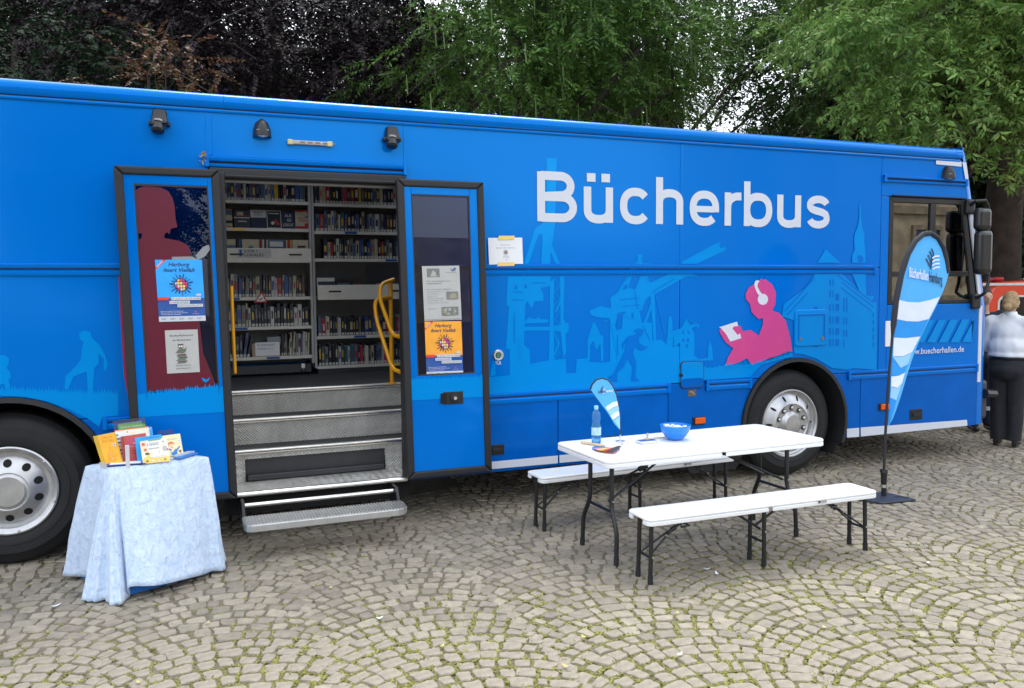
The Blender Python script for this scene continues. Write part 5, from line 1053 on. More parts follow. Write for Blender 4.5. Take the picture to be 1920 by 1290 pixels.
# small table flag
tb_ = Gd(1163, 828, ZT); mfl = thing('table_flag', 'small light blue feather flag on a thin stand on the table', 'flag', (tb_.x, tb_.y, ZT)); YM = tb_.y
build('stand_foot', G().lathe([(0, .0), (.035, .0), (.035, .006), (.006, .012), (.006, .05), (0, .05)], tb_, 'z', 16), alu_br, mfl, smooth=True)
pp = [(1163, 828), (1163, 808), (1162, 780), (1160, 762), (1155.5, 740), (1149, 724), (1140, 713), (1129, 709), (1118, 712), (1110, 721), (1107, 730)]
build('pole', G().tube([B(u, v, YM) for u, v in pp], [.004]*3+[.0065]*8, 6), mat('flag_sleeve', (.02, .021, .028), .7), mfl, smooth=True)
om = [(1162, 806)]+pp[2:]+[(1114, 740), (1125, 755), (1140, 775), (1152, 795)]
KF[0] = 0; fdec(om, fl_m, YM, mfl, 'flag_cloth'); fdec([(1135, 763), (1148, 754), (1157, 752), (1160, 760), (1150, 763), (1139, 770)], fl_wh, YM, mfl); fdec([(1144, 779), (1152, 773), (1160, 770), (1161, 778), (1149, 787)], fl_wh, YM, mfl); fdec([(1139, 771), (1150, 764), (1160, 761), (1160, 769), (1151, 773), (1144, 778)], fl_lt, YM, mfl); fdec([(1151, 789), (1161, 780), (1162, 804)], fl_lt, YM, mfl)
logo(1127, 731, .32, mat('logo_navy', (.015, .025, .06), .7), fl_wh, mfl, YM); flag_text('Bücherhallen', (1120, 737), (1134, 735.5), .018, mat('logo_navy', (.015, .025, .06), .7), YM, mfl); flag_text('Hamburg', (1134.5, 735.5), (1147, 733.5), .018, fl_wh, YM, mfl)

# ================================================================== draped side table with leaflets
dt = thing('draped_table', 'small side table under a pale blue crushed velvet cloth beside the rear wheel', 'table', (-5.70, -.52, 0))
TZ = .75
tL, tF, tR_ = Gd(160, 874, TZ), Gd(206, 883, TZ), Gd(391, 857, TZ); tB = tL+tR_-tF; tB.y = min(tB.y, -.27)
def velvet():
    m = mat('crushed_velvet', S(150, 186, 226), .55, var=.05); t = m.node_tree; n = t.nodes; L = t.links; b = n['Principled BSDF']
    tc = [x for x in n if x.type == 'TEX_COORD'][0]; mp = n.new('ShaderNodeMapping'); mp.inputs['Scale'].default_value = (1.3, 1.3, .75)
    nz = n.new('ShaderNodeTexNoise'); nz.inputs['Scale'].default_value = 21; nz.inputs['Detail'].default_value = 8; nz.inputs['Distortion'].default_value = .9
    L.new(tc.outputs['Object'], mp.inputs[0]); L.new(mp.outputs[0], nz.inputs['Vector'])
    cr = n.new('ShaderNodeValToRGB'); cr.color_ramp.elements[0].position = .30; cr.color_ramp.elements[0].color = (*S(178, 199, 226), 1); cr.color_ramp.elements[1].position = .62; cr.color_ramp.elements[1].color = (*S(200, 216, 238), 1)
    L.new(nz.outputs[0], cr.inputs[0]); L.new(cr.outputs[0], b.inputs['Base Color'])
    b.inputs['Sheen Weight'].default_value = .7; b.inputs['Sheen Roughness'].default_value = .35; b.inputs['Sheen Tint'].default_value = (.85, .92, 1, 1)
    bp = n.new('ShaderNodeBump'); bp.inputs['Strength'].default_value = .85; bp.inputs['Distance'].default_value = .018; L.new(nz.outputs[0], bp.inputs['Height']); L.new(bp.outputs[0], b.inputs['Normal'])
    return m
vel = velvet()
per = [(tL, Gd(124, 1079, .03)), (tL.lerp(tF, .6), Gd(168, 1087, .03)), (tL.lerp(tF, .93), Gd(158, 1123, .005)), (tF, Gd(188, 1131, .0)), (tF.lerp(tR_, .015), Gd(222, 1137, .0)), (tF.lerp(tR_, .05), Gd(242, 1119, .01)), (tF.lerp(tR_, .11), Gd(244, 1102, .085)),
       (tF.lerp(tR_, .5), Gd(325, 1091, .06)), (tF.lerp(tR_, .9), Gd(400, 1072, .03)), (tR_, Gd(417, 1068, .02)), (tR_.lerp(tB, .5), Vector((-5.24, -.42, .03))), (tB, Vector((-5.36, -.23, .03))), (tB.lerp(tL, .5), Vector((-5.8, -.25, .03))), (tB.lerp(tL, .92), Vector((-6.14, -.34, .03)))]
K = len(per); NS = 14; rows = 26; top = []; hem = []
def cr(a, b, c, d, t): return .5*((2*b)+(c-a)*t+(2*a-5*b+4*c-d)*t*t+(3*b-a-3*c+d)*t**3)
for i in range(K):
    for k in range(NS):
        t = k/NS; top.append(per[i][0].lerp(per[(i+1) % K][0], t)); hem.append(cr(*[per[(i+j) % K][1] for j in (-1, 0, 1, 2)], t))
N = len(top); cen = (tL+tF+tR_+tB)/4; vs = []
for r_ in range(rows+1):
    t = r_/rows
    for j in range(N):
        q = top[j].lerp(hem[j], t); out = (hem[j]-cen); out.z = 0; out.normalize()
        belly = .012*math.sin(PI*min(1, t*1.15))**.8
        fold = (.010*math.sin(j*.42+.6)+.014*math.sin(j*.19+1.3+t)+.012*math.exp(-((j-9*NS)/(1.0*NS))**2)*math.sin(j*.6))*t+.004*mnoise.noise(Vector((q.x*9, q.y*9, q.z*6)))
        zt = TZ+(hem[j].z-TZ)*t
        corner = math.exp(-((j-3*NS)/(1.1*NS))**2)
        fold += corner*t*(.020*math.sin(j*.52+.4)+.010*math.sin(j*1.13+1.))
        vs.append((q.x+out.x*(belly+fold), q.y+out.y*(belly+fold), max(.004+.004*t, zt)))
fs = [(r_*N+j, r_*N+(j+1) % N, (r_+1)*N+(j+1) % N, (r_+1)*N+j) for r_ in range(rows) for j in range(N)]
o0 = len(vs); vs += [tuple(Vector(vs[j]).lerp(Vector((cen.x, cen.y, TZ+.006)), .12))[:2]+(TZ+.008,) for j in range(N)]; fs += [(j, (j+1) % N, o0+(j+1) % N, o0+j) for j in range(N)]; fs.append(tuple(o0+j for j in range(N)))
cl_ = build('velvet_cloth', G().add(vs, fs), vel, dt, smooth='all'); sd_ = cl_.modifiers.new('thickness', 'SOLIDIFY'); sd_.thickness = .003
hp = [Gd(150, 1085, 0), Gd(235, 1121, 0), Gd(398, 1075, 0), Vector((-5.36, -.25, 0))]
und = G().hexa([(p.x, p.y, .006) for p in hp], [(*(Vector((p.x, p.y, 0)).lerp(cen, .55))[:2], .70) for p in hp])
build('under_cloth', und, mat('blue_under_cloth', S(36, 116, 206), .8, var=.06), dt, bevel=.01)
build('table_frame', G().hexa([(q.x, q.y, TZ-.03) for q in (tL, tF, tR_, tB)], [(q.x, q.y, TZ-.004) for q in (tL, tF, tR_, tB)]).tf(lambda p: Vector((cen.x+(p.x-cen.x)*.93, cen.y+(p.y-cen.y)*.93, p.z))), mat('table_board', (.4, .4, .4), .6), dt)
def Z8(a, b): return (160+a/8., 770+b/8.)
ZB = TZ+.012
def prop(name, label, cat, q, thick, m, prints=None, fn=None, lean=.07, group='books and leaflets on the velvet table', dy=0., clear=False):
    """thin upright thing leaning back: q = its four front corners (tl,tr,br,bl) in zoom pixels"""
    tl, tr, br, bl = [Z8(*p) for p in q]
    b0 = Gd(*bl, ZB); b1 = Gd(*br, ZB); y0 = min(b0.y, b1.y)+dy
    b0 = B(*bl, y0 if dy else b0.y); b1 = B(*br, y0+.03 if dy else b1.y)
    t0 = B(*tl, b0.y+lean); t1 = B(*tr, b1.y+lean); n_ = (b1-b0).cross(t0-b0).normalized(); n_ = -n_ if n_.y > 0 else n_
    T = thing(name, label, cat, (b0+b1)/2, group); F4 = [b0, b1, t1, t0]; Bk = [p-n_*thick for p in F4]
    build('cover' if cat == 'book' else 'sheet', G().add(F4+Bk, [(0, 1, 2, 3), (7, 6, 5, 4), (0, 4, 5, 1), (1, 5, 6, 2), (2, 6, 7, 3), (3, 7, 4, 0)]), m, T, bevel=0)
    if cat == 'book' and thick > .008: build('pages', G().add([p.lerp(r2, .5) if 0 else p for p, r2 in zip([F4[3]-n_*thick*.15, F4[2]-n_*thick*.15, Bk[2]+n_*thick*.15, Bk[3]+n_*thick*.15], F4)], [(0, 1, 2, 3)]).tf(lambda p: p+Vector((0, 0, .0008))), paper, T, fixn=False)
    if fn:
        ex = (t1-t0); ey = (b0-t0); g = G(); F = Flat(g, t0, ex.normalized(), ey.normalized(), n_)
        w_, h_ = ex.length, ey.length
        # bilinear: map unit square on the quad
        def P(x, y, d): s_, r_ = x/w_, y/h_; return (t0.lerp(t1, s_)).lerp(b0.lerp(b1, s_), r_)+n_*d
        F.P = P; fn(F, w_, h_); build('print', g, prints, T, fixn=False)
    return T
prop('acrylic_holder', 'tall clear acrylic leaflet holder at the back of the velvet table', 'holder', ((400, 155), (890, 95), (1030, 700), (540, 740)), .004, glass('acrylic_grey', (.62, .66, .75), .9, 1.35), lean=.06, dy=.16)
prop('leaflet', 'white headed leaflet at the back of the acrylic holder', 'leaflet', ((490, 200), (840, 150), (960, 690), (560, 720)), .002, paper, [ink_gy], lambda F, w, h: F.text('Schon ab diesem Jahr', w*.05, h*.05, h*.03, 0, .01, 0, 'l', w*.9), lean=.06, dy=.145)
prop('leaflet', 'green leaflet with white writing in the acrylic holder', 'leaflet', ((485, 215), (890, 170), (1000, 690), (575, 730)), .002, mat('leaflet_green', S(90, 150, 70), .5), [print_wh], lambda F, w, h: (F.text('Lesen im Stadtteil', w*.08, h*.10, h*.04, 0, .01, 0, 'l', w*.8)), lean=.06, dy=.135)
prop('leaflet', 'leaflet with an orange top edge in the acrylic holder', 'leaflet', ((440, 295), (945, 235), (1030, 700), (560, 760)), .002, mat('leaflet_cream', S(235, 225, 205), .5), [mat('leaflet_orange', S(235, 120, 60), .5)], lambda F, w, h: F.rect(0, 0, w, h*.03, 0), lean=.06, dy=.12)
prop('leaflet', 'light blue leaflet with a white corner in the acrylic holder', 'leaflet', ((640, 285), (1000, 240), (1060, 680), (740, 720)), .002, mat('leaflet_blue', S(70, 160, 235), .5), [paper, ink, mat('leaflet_pale', S(120, 195, 245), .5)], lambda F, w, h: (F.rect(w*.04, 0, w*.28, h*.16, 0), F.rect(w*.12, h*.03, w*.17, h*.07, 1), F.poly([(w*.6, h*.05), (w*.95, h*.02), (w*.93, h*.1), (w*.7, h*.12)], 2)), lean=.06, dy=.105)
prop('leaflet', 'patterned white leaflet left of the red booklets', 'leaflet', ((440, 318), (645, 300), (720, 760), (540, 790)), .012, paper, [mat('leaf_green', S(110, 160, 90), .5), red_m, mat('leaf_violet', S(120, 110, 150), .5), ink_gy], lambda F, w, h: [F.rect(w*.03, h*(.08+.12*k), w*(.2+.1*(k % 3)), h*(.14+.12*k), (0, 2, 3, 0, 2, 3)[k]) for k in range(6)]+[F.disc(w*.9, h*.04, w*.05, 1, 8)], lean=.06, dy=.07)
def drum(F, w, h):
    F.rect(0, 0, w*.2, h, 1); F.text('DRUM', w*.62, h*.16, h*.08, 2, .0, 0, 'c', w*.5); F.text('INCIRI', w*.62, h*.27, h*.08, 2, .0, 0, 'c', w*.55)
    F.line([(w*.62, h*.42), (w*.52, h*.58), (w*.44, h*.72), (w*.46, h*.84), (w*.60, h*.90), (w*.76, h*.84), (w*.78, h*.72), (w*.70, h*.58), (w*.62, h*.42)], w*.012, 2)
    rr = random.Random(3)
    for k in range(16): a = rr.random()*6.28; q = rr.random()**.5; F.disc(w*(.61+.09*q*math.cos(a)), h*(.74+.09*q*math.sin(a)), w*.014, 3 if k % 2 else 4, 6)
    F.rect(w*.83, h*.33, w*.97, h*.42, 4); F.rect(w*.875, h*.36, w*.915, h*.39, 5)
prop('picture_book', 'thick yellow orange book leaning at the left on the velvet table', 'book', ((115, 385), (425, 325), (555, 805), (250, 810)), .022, mat('book_orange', S(248, 178, 50), .5), [mat('book_orange', S(248, 178, 50), .5), mat('book_ochre', S(205, 160, 30), .5), mat('book_line', S(214, 128, 30), .5), mag_p, print_wh, ink], drum, lean=.05)
def redb(F, w, h):
    F.rect(w*.05, 0, w*.10, h, 1); F.rect(w*.28, h*.15, w*.70, h*.42, 2); F.rect(w*.44, h*.26, w*.56, h*.33, 3); F.rect(w*.12, h*.40, w*.95, h*.42, 3); F.rect(w*.35, h*.55, w*.9, h*.58, 1); F.rect(w*.35, h*.65, w*.9, h*.67, 1)
prop('booklet', 'stack of dark red booklets in the middle of the velvet table', 'book', ((530, 390), (905, 335), (960, 760), (580, 800)), .02, mat('booklet_red', S(188, 72, 72), .5), [paper, mat('booklet_dark', S(140, 44, 50), .5), mat('booklet_pink', S(196, 70, 110), .5), mat('booklet_gold', S(225, 150, 130), .5)], redb, lean=.05, dy=.045)
prop('picture_book', 'blue backed book behind the book reading 1000', 'book', ((745, 408), (1135, 355), (1200, 740), (790, 790)), .02, mat('book_cyan', S(40, 165, 235), .5), [navy_p], lambda F, w, h: F.text('ICH UND MEINE WELT', w*.22, h*.10, h*.06, 0, .0, 0, 'l', w*.7), lean=.05, dy=.02)
def k1000(F, w, h):
    F.rect(0, 0, w*.22, h*.5, 1); F.disc(w*.1, h*.15, w*.07, 5); F.disc(w*.15, h*.4, w*.06, 5); F.rect(w*.22, h*.03, w*.70, h*.4, 0); F.rect(0, h*.78, w, h, 2); F.poly([(0, h*.8), (w*.35, h*.55), (w*.5, h*.62), (w*.25, h*.9)], 2); F.disc(w*.2, h*.58, w*.09, 4, 14, h*.06)
    F.text('1000', w*.46, h*.26, h*.13, 3, .0, 0, 'c', w*.42); F.text('bajeczek', w*.48, h*.40, h*.07, 3, 0, 0, 'c', w*.40)
    F.disc(w*.86, h*.17, w*.10, 0); F.rect(w*.83, h*.12, w*.88, h*.18, 3); F.disc(w*.88, h*.45, w*.09, 6, 12, h*.13); F.disc(w*.97, h*.5, w*.04, 5); F.poly([(w*.6, h*.62), (w*.66, h*.54), (w*.72, h*.62)], 4); F.poly([(w*.3, h*.62), (w*.95, h*.55), (w*.9, h*.72), (w*.3, h*.76)], 0); F.rect(w*.3, 0, w*.8, h*.05, 7)
    for k in range(4): F.disc(w*(.16+.22*k), h*.90, w*.045, (4, 0, 0, 7)[k], 10); F.disc(w*(.18+.22*k), h*.87, w*.02, 5, 8)
prop('picture_book', 'children picture book reading 1000 at the front of the velvet table', 'book', ((820, 465), (1210, 402), (1275, 755), (870, 800)), .016, mat('book_pale', S(246, 240, 220), .5), [paper, mat('pb_tan', S(240, 215, 180), .5), mat('pb_yellow', S(250, 205, 110), .5), ink_gy, mat('pb_brown', S(110, 92, 70), .5), mat('pb_red', S(230, 110, 90), .5), mat('pb_grey', S(185, 190, 190), .5), mat('pb_green', S(130, 165, 95), .5)], k1000, lean=.05)
def kid(F, w, h):
    F.text('mein Tagebuch', w*.5, h*.23, h*.05, 1, 0, 0, 'c', w*.62); F.poly([(w*.22, h*1.0), (w*.2, h*.70), (w*.10, h*.66), (w*.1, h*.62), (w*.35, h*.66), (w*.6, h*.68), (w*.85, h*.55), (w*.87, h*.6), (w*.62, h*.78), (w*.6, h*1.0)], 2); F.disc(w*.36, h*.50, w*.20, 3, 16); F.poly([(w*.16, h*.50), (w*.20, h*.36), (w*.36, h*.30), (w*.52, h*.36), (w*.57, h*.50), (w*.46, h*.42), (w*.26, h*.43)], 4); F.rect(w*.31, h*.58, w*.42, h*.60, 1); F.rect(w*.79, h*.26, w*.95, h*.38, 0); F.rect(w*.84, h*.30, w*.88, h*.34, 1); F.poly([(w*.7, h*.76), (w*.92, h*.74), (w*.86, h*.86), (w*.78, h*.87)], 5)
prop('board_book', 'pale yellow board book with a drawn child in a blue jumper', 'book', ((1150, 378), (1420, 342), (1475, 665), (1260, 695)), .02, mat('board_book', S(240, 228, 180), .5), [paper, ink_gy, mat('jumper_blue', S(50, 130, 200), .5), mat('kid_skin', S(245, 215, 175), .5), mat('kid_hair', S(235, 130, 80), .5), mat('kid_brown', S(130, 105, 80), .5)], kid, lean=.04, dy=.05)
prop('acrylic_holder', 'low clear acrylic holder behind the pale yellow board book', 'holder', ((1085, 303), (1325, 270), (1400, 660), (1150, 700)), .004, glass('acrylic_grey', (.62, .66, .75), .9, 1.35), lean=.05, dy=.09)
ch = thing('acrylic_holder', 'clear acrylic tray holding papers at the front left of the velvet table', 'holder', Gd(*Z8(600, 850), ZB))
p0, p1 = Gd(*Z8(250, 850), ZB), Gd(*Z8(980, 800), ZB); d_ = (p1-p0).normalized(); n2 = Vector((-d_.y, d_.x, 0))
for k in range(3):
    q0 = p0+n2*(.01*k)+d_*.02*k; L_ = (p1-p0).length-.05*k; q = [q0, q0+d_*L_, q0+d_*L_+n2*.07, q0+n2*.07]
    build('base_plate' if k == 0 else 'paper_stack', G().hexa([(v.x, v.y, ZB+.0035*k) for v in q], [(v.x, v.y, ZB+.0035*k+.003) for v in q]), (clear_m, navy_p, paper)[k], ch)
for za, zb_ in (((240, 780), (330, 850)),):
    a_ = Gd(*Z8(*zb_), ZB); build('end_plate', G().hexa([(a_.x-.04, a_.y, ZB), (a_.x, a_.y-.004, ZB), (a_.x, a_.y+.004, ZB), (a_.x-.04, a_.y+.008, ZB)], [(a_.x-.045, a_.y, ZB+.035), (a_.x-.01, a_.y-.004, ZB+.03), (a_.x-.01, a_.y+.004, ZB+.03), (a_.x-.045, a_.y+.008, ZB+.035)]), paper_gy, ch)
a_ = Gd(*Z8(640, 860), ZB); build('front_clip', G().box(a_.x-.012, a_.x+.012, a_.y-.006, a_.y, ZB, ZB+.145), mat('clip_white', (.6, .62, .66), .3), ch, bevel=.003)
for k, (za, zb_, m_, nm) in enumerate((((1300, 735), (1560, 640), paper, 'white folded leaflet lying right of the board book'), ((1420, 735), (1690, 660), mat('leaf_flat_blue', S(60, 130, 210), .5), 'blue edged leaflet lying at the right end of the velvet table'), ((1370, 715), (1640, 645), mat('leaf_flat_grey', S(190, 195, 200), .5), 'grey leaflet lying between the white and the blue edged ones'))):
    a_, b_ = Gd(*Z8(*za), ZB), Gd(*Z8(*zb_), ZB); e_ = (b_-a_).normalized(); n2 = Vector((-e_.y, e_.x, 0))*.055; z_ = ZB+.001+.004*k
    g = G().hexa([(a_.x, a_.y, z_), (b_.x, b_.y, z_), (b_.x+n2.x, b_.y+n2.y, z_), (a_.x+n2.x, a_.y+n2.y, z_)], [(a_.x, a_.y, z_+.002), (b_.x, b_.y, z_+.010), (b_.x+n2.x, b_.y+n2.y, z_+.006), (a_.x+n2.x, a_.y+n2.y, z_+.002)])
    tag(build('leaflet', g, m_), nm, 'leaflet', 'books and leaflets on the velvet table')

# ================================================================== GROUND: arched cobble paving
def joint_mat():
    m = mat('joint_sand', (.155, .133, .096), .95, var=.3, scale=18, bump=.6, bscale=120); return m
pav = struct(build('pavement', G().add([(-220, -60, -.008), (220, -60, -.008), (220, 240, -.008), (-220, 240, -.008)], [(0, 1, 2, 3)]), joint_mat())); 
def moss_mask(x, y):
    near = 1/(1+math.exp((y+1.95+.10*(x+3.7))*5.0)) if x < -2.6 else 1/(1+math.exp((y+1.75)*3.0))*.85
    n_ = mnoise.noise(Vector((x*1.1, y*1.1, 3.)))*.5+mnoise.noise(Vector((x*3.5, y*3.5, 7.)))*.5
    right = .30 if (x > -1.7 and y < 1.5) else .08
    return max(near, right)*min(1., max(0., .75+1.1*n_))
def cobble_mat():
    m = mat('granite_sett', (.272, .236, .184), .75, var=.16, scale=22, bump=.5, bscale=70, island=.20, sat_var=.012, det=6); return m
cob = cobble_mat()
CW, D_ = 1.06, .106; RAD = CW/1.36
def sett(cs, rr, simple):
    """one stone from its four corners (counter-clockwise)"""
    c = sum((Vector(p) for p in cs), Vector((0, 0)))/4; h = rr.uniform(-.004, .003); tx, ty = rr.uniform(-.05, .05), rr.uniform(-.05, .05)
    P = []
    for i in range(4):
        a, b = Vector(cs[i]), Vector(cs[(i+1) % 4]); e = b-a; j = lambda s_: Vector((rr.uniform(-1, 1), rr.uniform(-1, 1)))*s_
        if simple: P += [a+e*.12]
        else: P += [a+e*rr.uniform(.10, .20)+j(.0035), a+e*.5+j(.004)+Vector((-e.y, e.x))*rr.uniform(-.05, .03)*-1, a+e*rr.uniform(.80, .90)+j(.0035)]
    n = len(P); z = lambda p: h+(p.x-c.x)*tx+(p.y-c.y)*ty
    ins = [c+(p-c)*rr.uniform(.90, .95) for p in P]
    vs = [(p.x, p.y, z(p)+rr.uniform(-.0015, .0015)) for p in ins]+[(p.x, p.y, z(p)-.005) for p in P]+[((c+(p-c)*1.03).x, (c+(p-c)*1.03).y, -.026) for p in P]
    fs = [tuple(range(n))]+[(k*n+(i+1) % n, k*n+i, (k+1)*n+i, (k+1)*n+(i+1) % n) for k in (0, 1) for i in range(n)]
    return c, vs, fs
stones = []; gaps = []
rr = random.Random(5)
for col in range(-9, 17):
    xc = -1.65+CW*(col+.5)
    yo = rr.uniform(0, D_)
    for row in range(-70, 150):
        y0 = yo+row*D_
        th = math.asin(CW/2/RAD); na = max(8, int(round(2*th*RAD/.100))); js = [0]+sorted([rr.uniform(-.25, .25) for _ in range(na-1)], key=lambda _: rr.random())+[0]
        an = [-th+2*th*(k+(js[k] if 0 < k < na else 0)+.5*(row % 2)*(0 < k < na)*.6)/na for k in range(na+1)]
        for k in range(na):
            a0, a1 = an[k], an[k+1]
            if a1-a0 < .05: continue
            q = []
            for a, up in ((a0, 0), (a1, 0), (a1, 1), (a0, 1)):
                bx_, by_ = xc+RAD*math.sin(a), y0+RAD*math.cos(a)-RAD
                t_ = D_*math.cos(a)
                q.append((bx_+math.sin(a)*t_*up, by_+math.cos(a)*t_*up))
            cx = sum(p[0] for p in q)/4; cy = sum(p[1] for p in q)/4
            d = Vector((cx, cy, 0))-CAM; zz = d.dot(CF)
            if zz < 1.6: continue
            u, v, _ = PX((cx, cy, 0))
            if not (-500 < u < 2800 and v < 1500): continue
            if zz > 16 or (cy > 2.9 and cx < 2.0) or (cy > .9 and cx < -3): continue
            cc = Vector((cx, cy)); jt = rr.uniform(.006, .0145); L_ = [(Vector(p)-cc) for p in q]
            q2 = [cc+l*(1-jt/l.length*1.15)+Vector((rr.uniform(-1, 1), rr.uniform(-1, 1)))*.0105 for l in L_]
            simple = zz > 8.5 or cy > .6
            c, vs, fs = sett(q2, rr, simple); stones.append((zz, u, v, vs, fs)); gaps.append((cx, cy, q, zz))
vis = sorted([i for i, s_ in enumerate(stones) if 0 <= s_[1] <= 1920 and 0 <= s_[2] <= 1290], key=lambda i: stones[i][0])[:300]
sel = set(vis); rest = G()
for i, (zz, u, v, vs, fs) in enumerate(stones):
    if i in sel:
        g = G().add(vs, fs); build('cobble', g, cob, pav, fixn=False, smooth=False)
    else: rest.add(vs, fs)
rc = build('cobbles', rest, cob, pav, fixn=False); rc['kind'] = 'stuff'
# moss in the joints
MV, MF = [], []
def tuft(x, y, s_):
    for k in range(rr.randint(3, 5)):
        a = rr.random()*6.28; l = s_*rr.uniform(.5, 1.2); px_, py_ = x+rr.uniform(-.008, .008), y+rr.uniform(-.008, .008); w_ = s_*.28; dx, dy = math.cos(a), math.sin(a); o = len(MV); h = rr.uniform(.15, .7)*l
        MV.extend([(px_-dy*w_, py_+dx*w_, -.008), (px_+dy*w_, py_-dx*w_, -.008), (px_+dx*l+dy*w_*.3, py_+dy*l-dx*w_*.3, -.010+h), (px_+dx*l*.9-dy*w_*.4, py_+dy*l*.9+dx*w_*.4, -.012+h)]); MF.append((o, o+1, o+2, o+3))
for cx, cy, q, zz in gaps:
    m_ = moss_mask(cx, cy)
    if m_ < .05 or zz > 9: continue
    for (ax, ay), (bx_, by_) in ((q[0], q[1]), (q[1], q[2])):
        for k in range(15 if zz < 6 else 5):
            if rr.random() < m_*.9: t = rr.random(); tuft(ax+(bx_-ax)*t, ay+(by_-ay)*t, rr.uniform(.010, .023))
mo = build('moss', G().add(MV, MF), mat('moss_green', (.205, .20, .045), .9, var=.25, scale=3., island=.4, sat_var=.02), fixn=False); tag(mo, 'yellow green moss growing in the joints between the cobbles', 'moss', kind='stuff')
# litter on the stones: feathers, petals and leaves
fe = mat('feather_white', (.74, .76, .80), .7); pe = mat('yellow_leaf', (.50, .42, .16), .7, var=.2)
def bit(u, v, l, w_, m, a, curl=.3):
    p = Gd(u, v, .008); g = G(); n = 5; vs = []
    for k in range(n):
        t = k/(n-1); q = math.sin(PI*min(1, t*.9+.08)); x = (t-.5)*l; z = curl*l*(t-.5)**2*2
        for s_ in (-1, 1): vs.append((p.x+x*math.cos(a)-s_*w_*q*math.sin(a), p.y+x*math.sin(a)+s_*w_*q*math.cos(a)+curl*l*t*t*.4, .012+z))
    return g.add(vs, [(2*k, 2*k+1, 2*k+3, 2*k+2) for k in range(n-1)])
for u, v, a, l, lb in ((1326, 1068, -.3, .055, 'white feather on the stones below the front bench, left one'), (1345, 1077, 1.2, .06, 'curled white feather on the stones below the front bench, right one'), (105, 1137, .4, .06, 'white feather lying left of the velvet table'), (1740, 1056, .2, .03, 'tiny white feather on the stones right of the front bench'), (712, 1160, .1, .045, 'white paper scrap on the stones in front of the steps'), (1275, 1228, .3, .04, 'white feather in the moss at the bottom of the picture')):
    tag(build('feather', bit(u, v, l, .011, fe, a), fe), lb, 'feather')
for i in range(16):
    u, v = ((1290, 1090), (1095, 1195), (985, 989), (974, 1002), (1405, 1092), (1665, 1065), (1615, 1126), (1645, 1113), (1546, 1177), (830, 1212), (620, 1103), (390, 1168), (260, 1280), (1060, 1250), (1270, 1150), (930, 1020))[i]
    tag(build('fallen_leaf', bit(u, v, random.uniform(.025, .04), .010, pe, random.random()*3), pe), 'small yellow leaf on the cobbles, '+('below the front bench', 'in the moss at the bottom middle', 'behind the left legs of the table', 'by the left foot of the rear bench', 'right of the feathers under the bench', 'right of the front bench', 'first of two close together at the lower right', 'second of two close together at the lower right', 'low in the right half, alone', 'in the moss left of the middle', 'in front of the steps', 'right of the velvet table foot', 'at the bottom left edge', 'at the bottom edge near the middle', 'in front of the front bench', 'between the steps and the table')[i], 'leaf', 'fallen leaves on the cobbles')

# ================================================================== TREES
def spray(rng, n, L, ll, lw, droop, spread=1.0, flat=.3, up=0.):
    """a twig with leaves on both sides; returns (n,4,3) leaf quads, twig along +x"""
    q = np.zeros((n, 4, 3)); t = (np.arange(n)//2*2+1)/n; side = np.where(np.arange(n) % 2 == 0, 1., -1.)
    base = np.stack([t*L, 0*t, -droop*L*t**2], 1)
    a = (55+rng.normal(0, 12, n))*spread*np.pi/180*side; a[-1] *= .1
    sl = 1-.35*np.abs(t-.55); l = ll*sl*rng.uniform(.8, 1.15, n); el = -droop*rng.uniform(.3, 1.3, n)+rng.normal(0, flat, n)+up
    d = np.stack([np.cos(a)*np.cos(el), np.sin(a)*np.cos(el), np.sin(el)], 1)
    upv = np.array([0, 0, 1.])+rng.normal(0, .35, (n, 3)); s_ = np.cross(d, upv); s_ /= np.linalg.norm(s_, axis=1)[:, None]; nn = np.cross(s_, d)
    w_ = (lw*sl)[:, None]
    q[:, 0] = base; q[:, 1] = base+d*(l*.45)[:, None]+s_*w_-nn*w_*.25; q[:, 2] = base+d*l[:, None]-nn*(l*.12)[:, None]; q[:, 3] = base+d*(l*.45)[:, None]-s_*w_-nn*w_*.25
    return q
def foliage(seed, ells, nclump, per, cr_, tmpl, droop, scale=(.8, 1.25), shell=2.2, zmin=None):
    rng = np.random.default_rng(seed); vol = np.array([e[1][0]*e[1][1]*e[1][2] for e in ells])**(2/3); pick = rng.choice(len(ells), nclump, p=vol/vol.sum())
    C = np.array([e[0] for e in ells], float)[pick]; RR = np.array([e[1] for e in ells], float)[pick]
    u = rng.normal(size=(nclump, 3)); u /= np.linalg.norm(u, axis=1)[:, None]; r_ = rng.random(nclump)**(1/shell)
    P = C+u*r_[:, None]*RR*(1+.12*rng.normal(size=(nclump, 1)))
    P = np.repeat(P, per, 0)+rng.normal(0, cr_, (nclump*per, 3))*np.array([1, 1, .65]); O = np.repeat(u, per, 0)+rng.normal(0, .55, (nclump*per, 3))
    if zmin is not None: k = P[:, 2] > zmin+rng.normal(0, .35, len(P)); P, O = P[k], O[k]
    n = len(P); O[:, 2] = O[:, 2]*.5-droop; O /= np.linalg.norm(O, axis=1)[:, None]
    up = np.array([0, 0, 1.])+rng.normal(0, .25, (n, 3)); Y = np.cross(up, O); Y /= np.linalg.norm(Y, axis=1)[:, None]; Zv = np.cross(O, Y); sc = rng.uniform(*scale, n); ti = rng.integers(0, len(tmpl), n); out = []
    for k, t in enumerate(tmpl):
        m = ti == k
        M3 = np.stack([O[m], Y[m], Zv[m]], 1)*sc[m][:, None, None]          # rows = axes
        out.append(np.einsum('lvc,ncd->nlvd', t, M3)+P[m][:, None, None, :])
    V = np.concatenate([o.reshape(-1, 3) for o in out]); return V
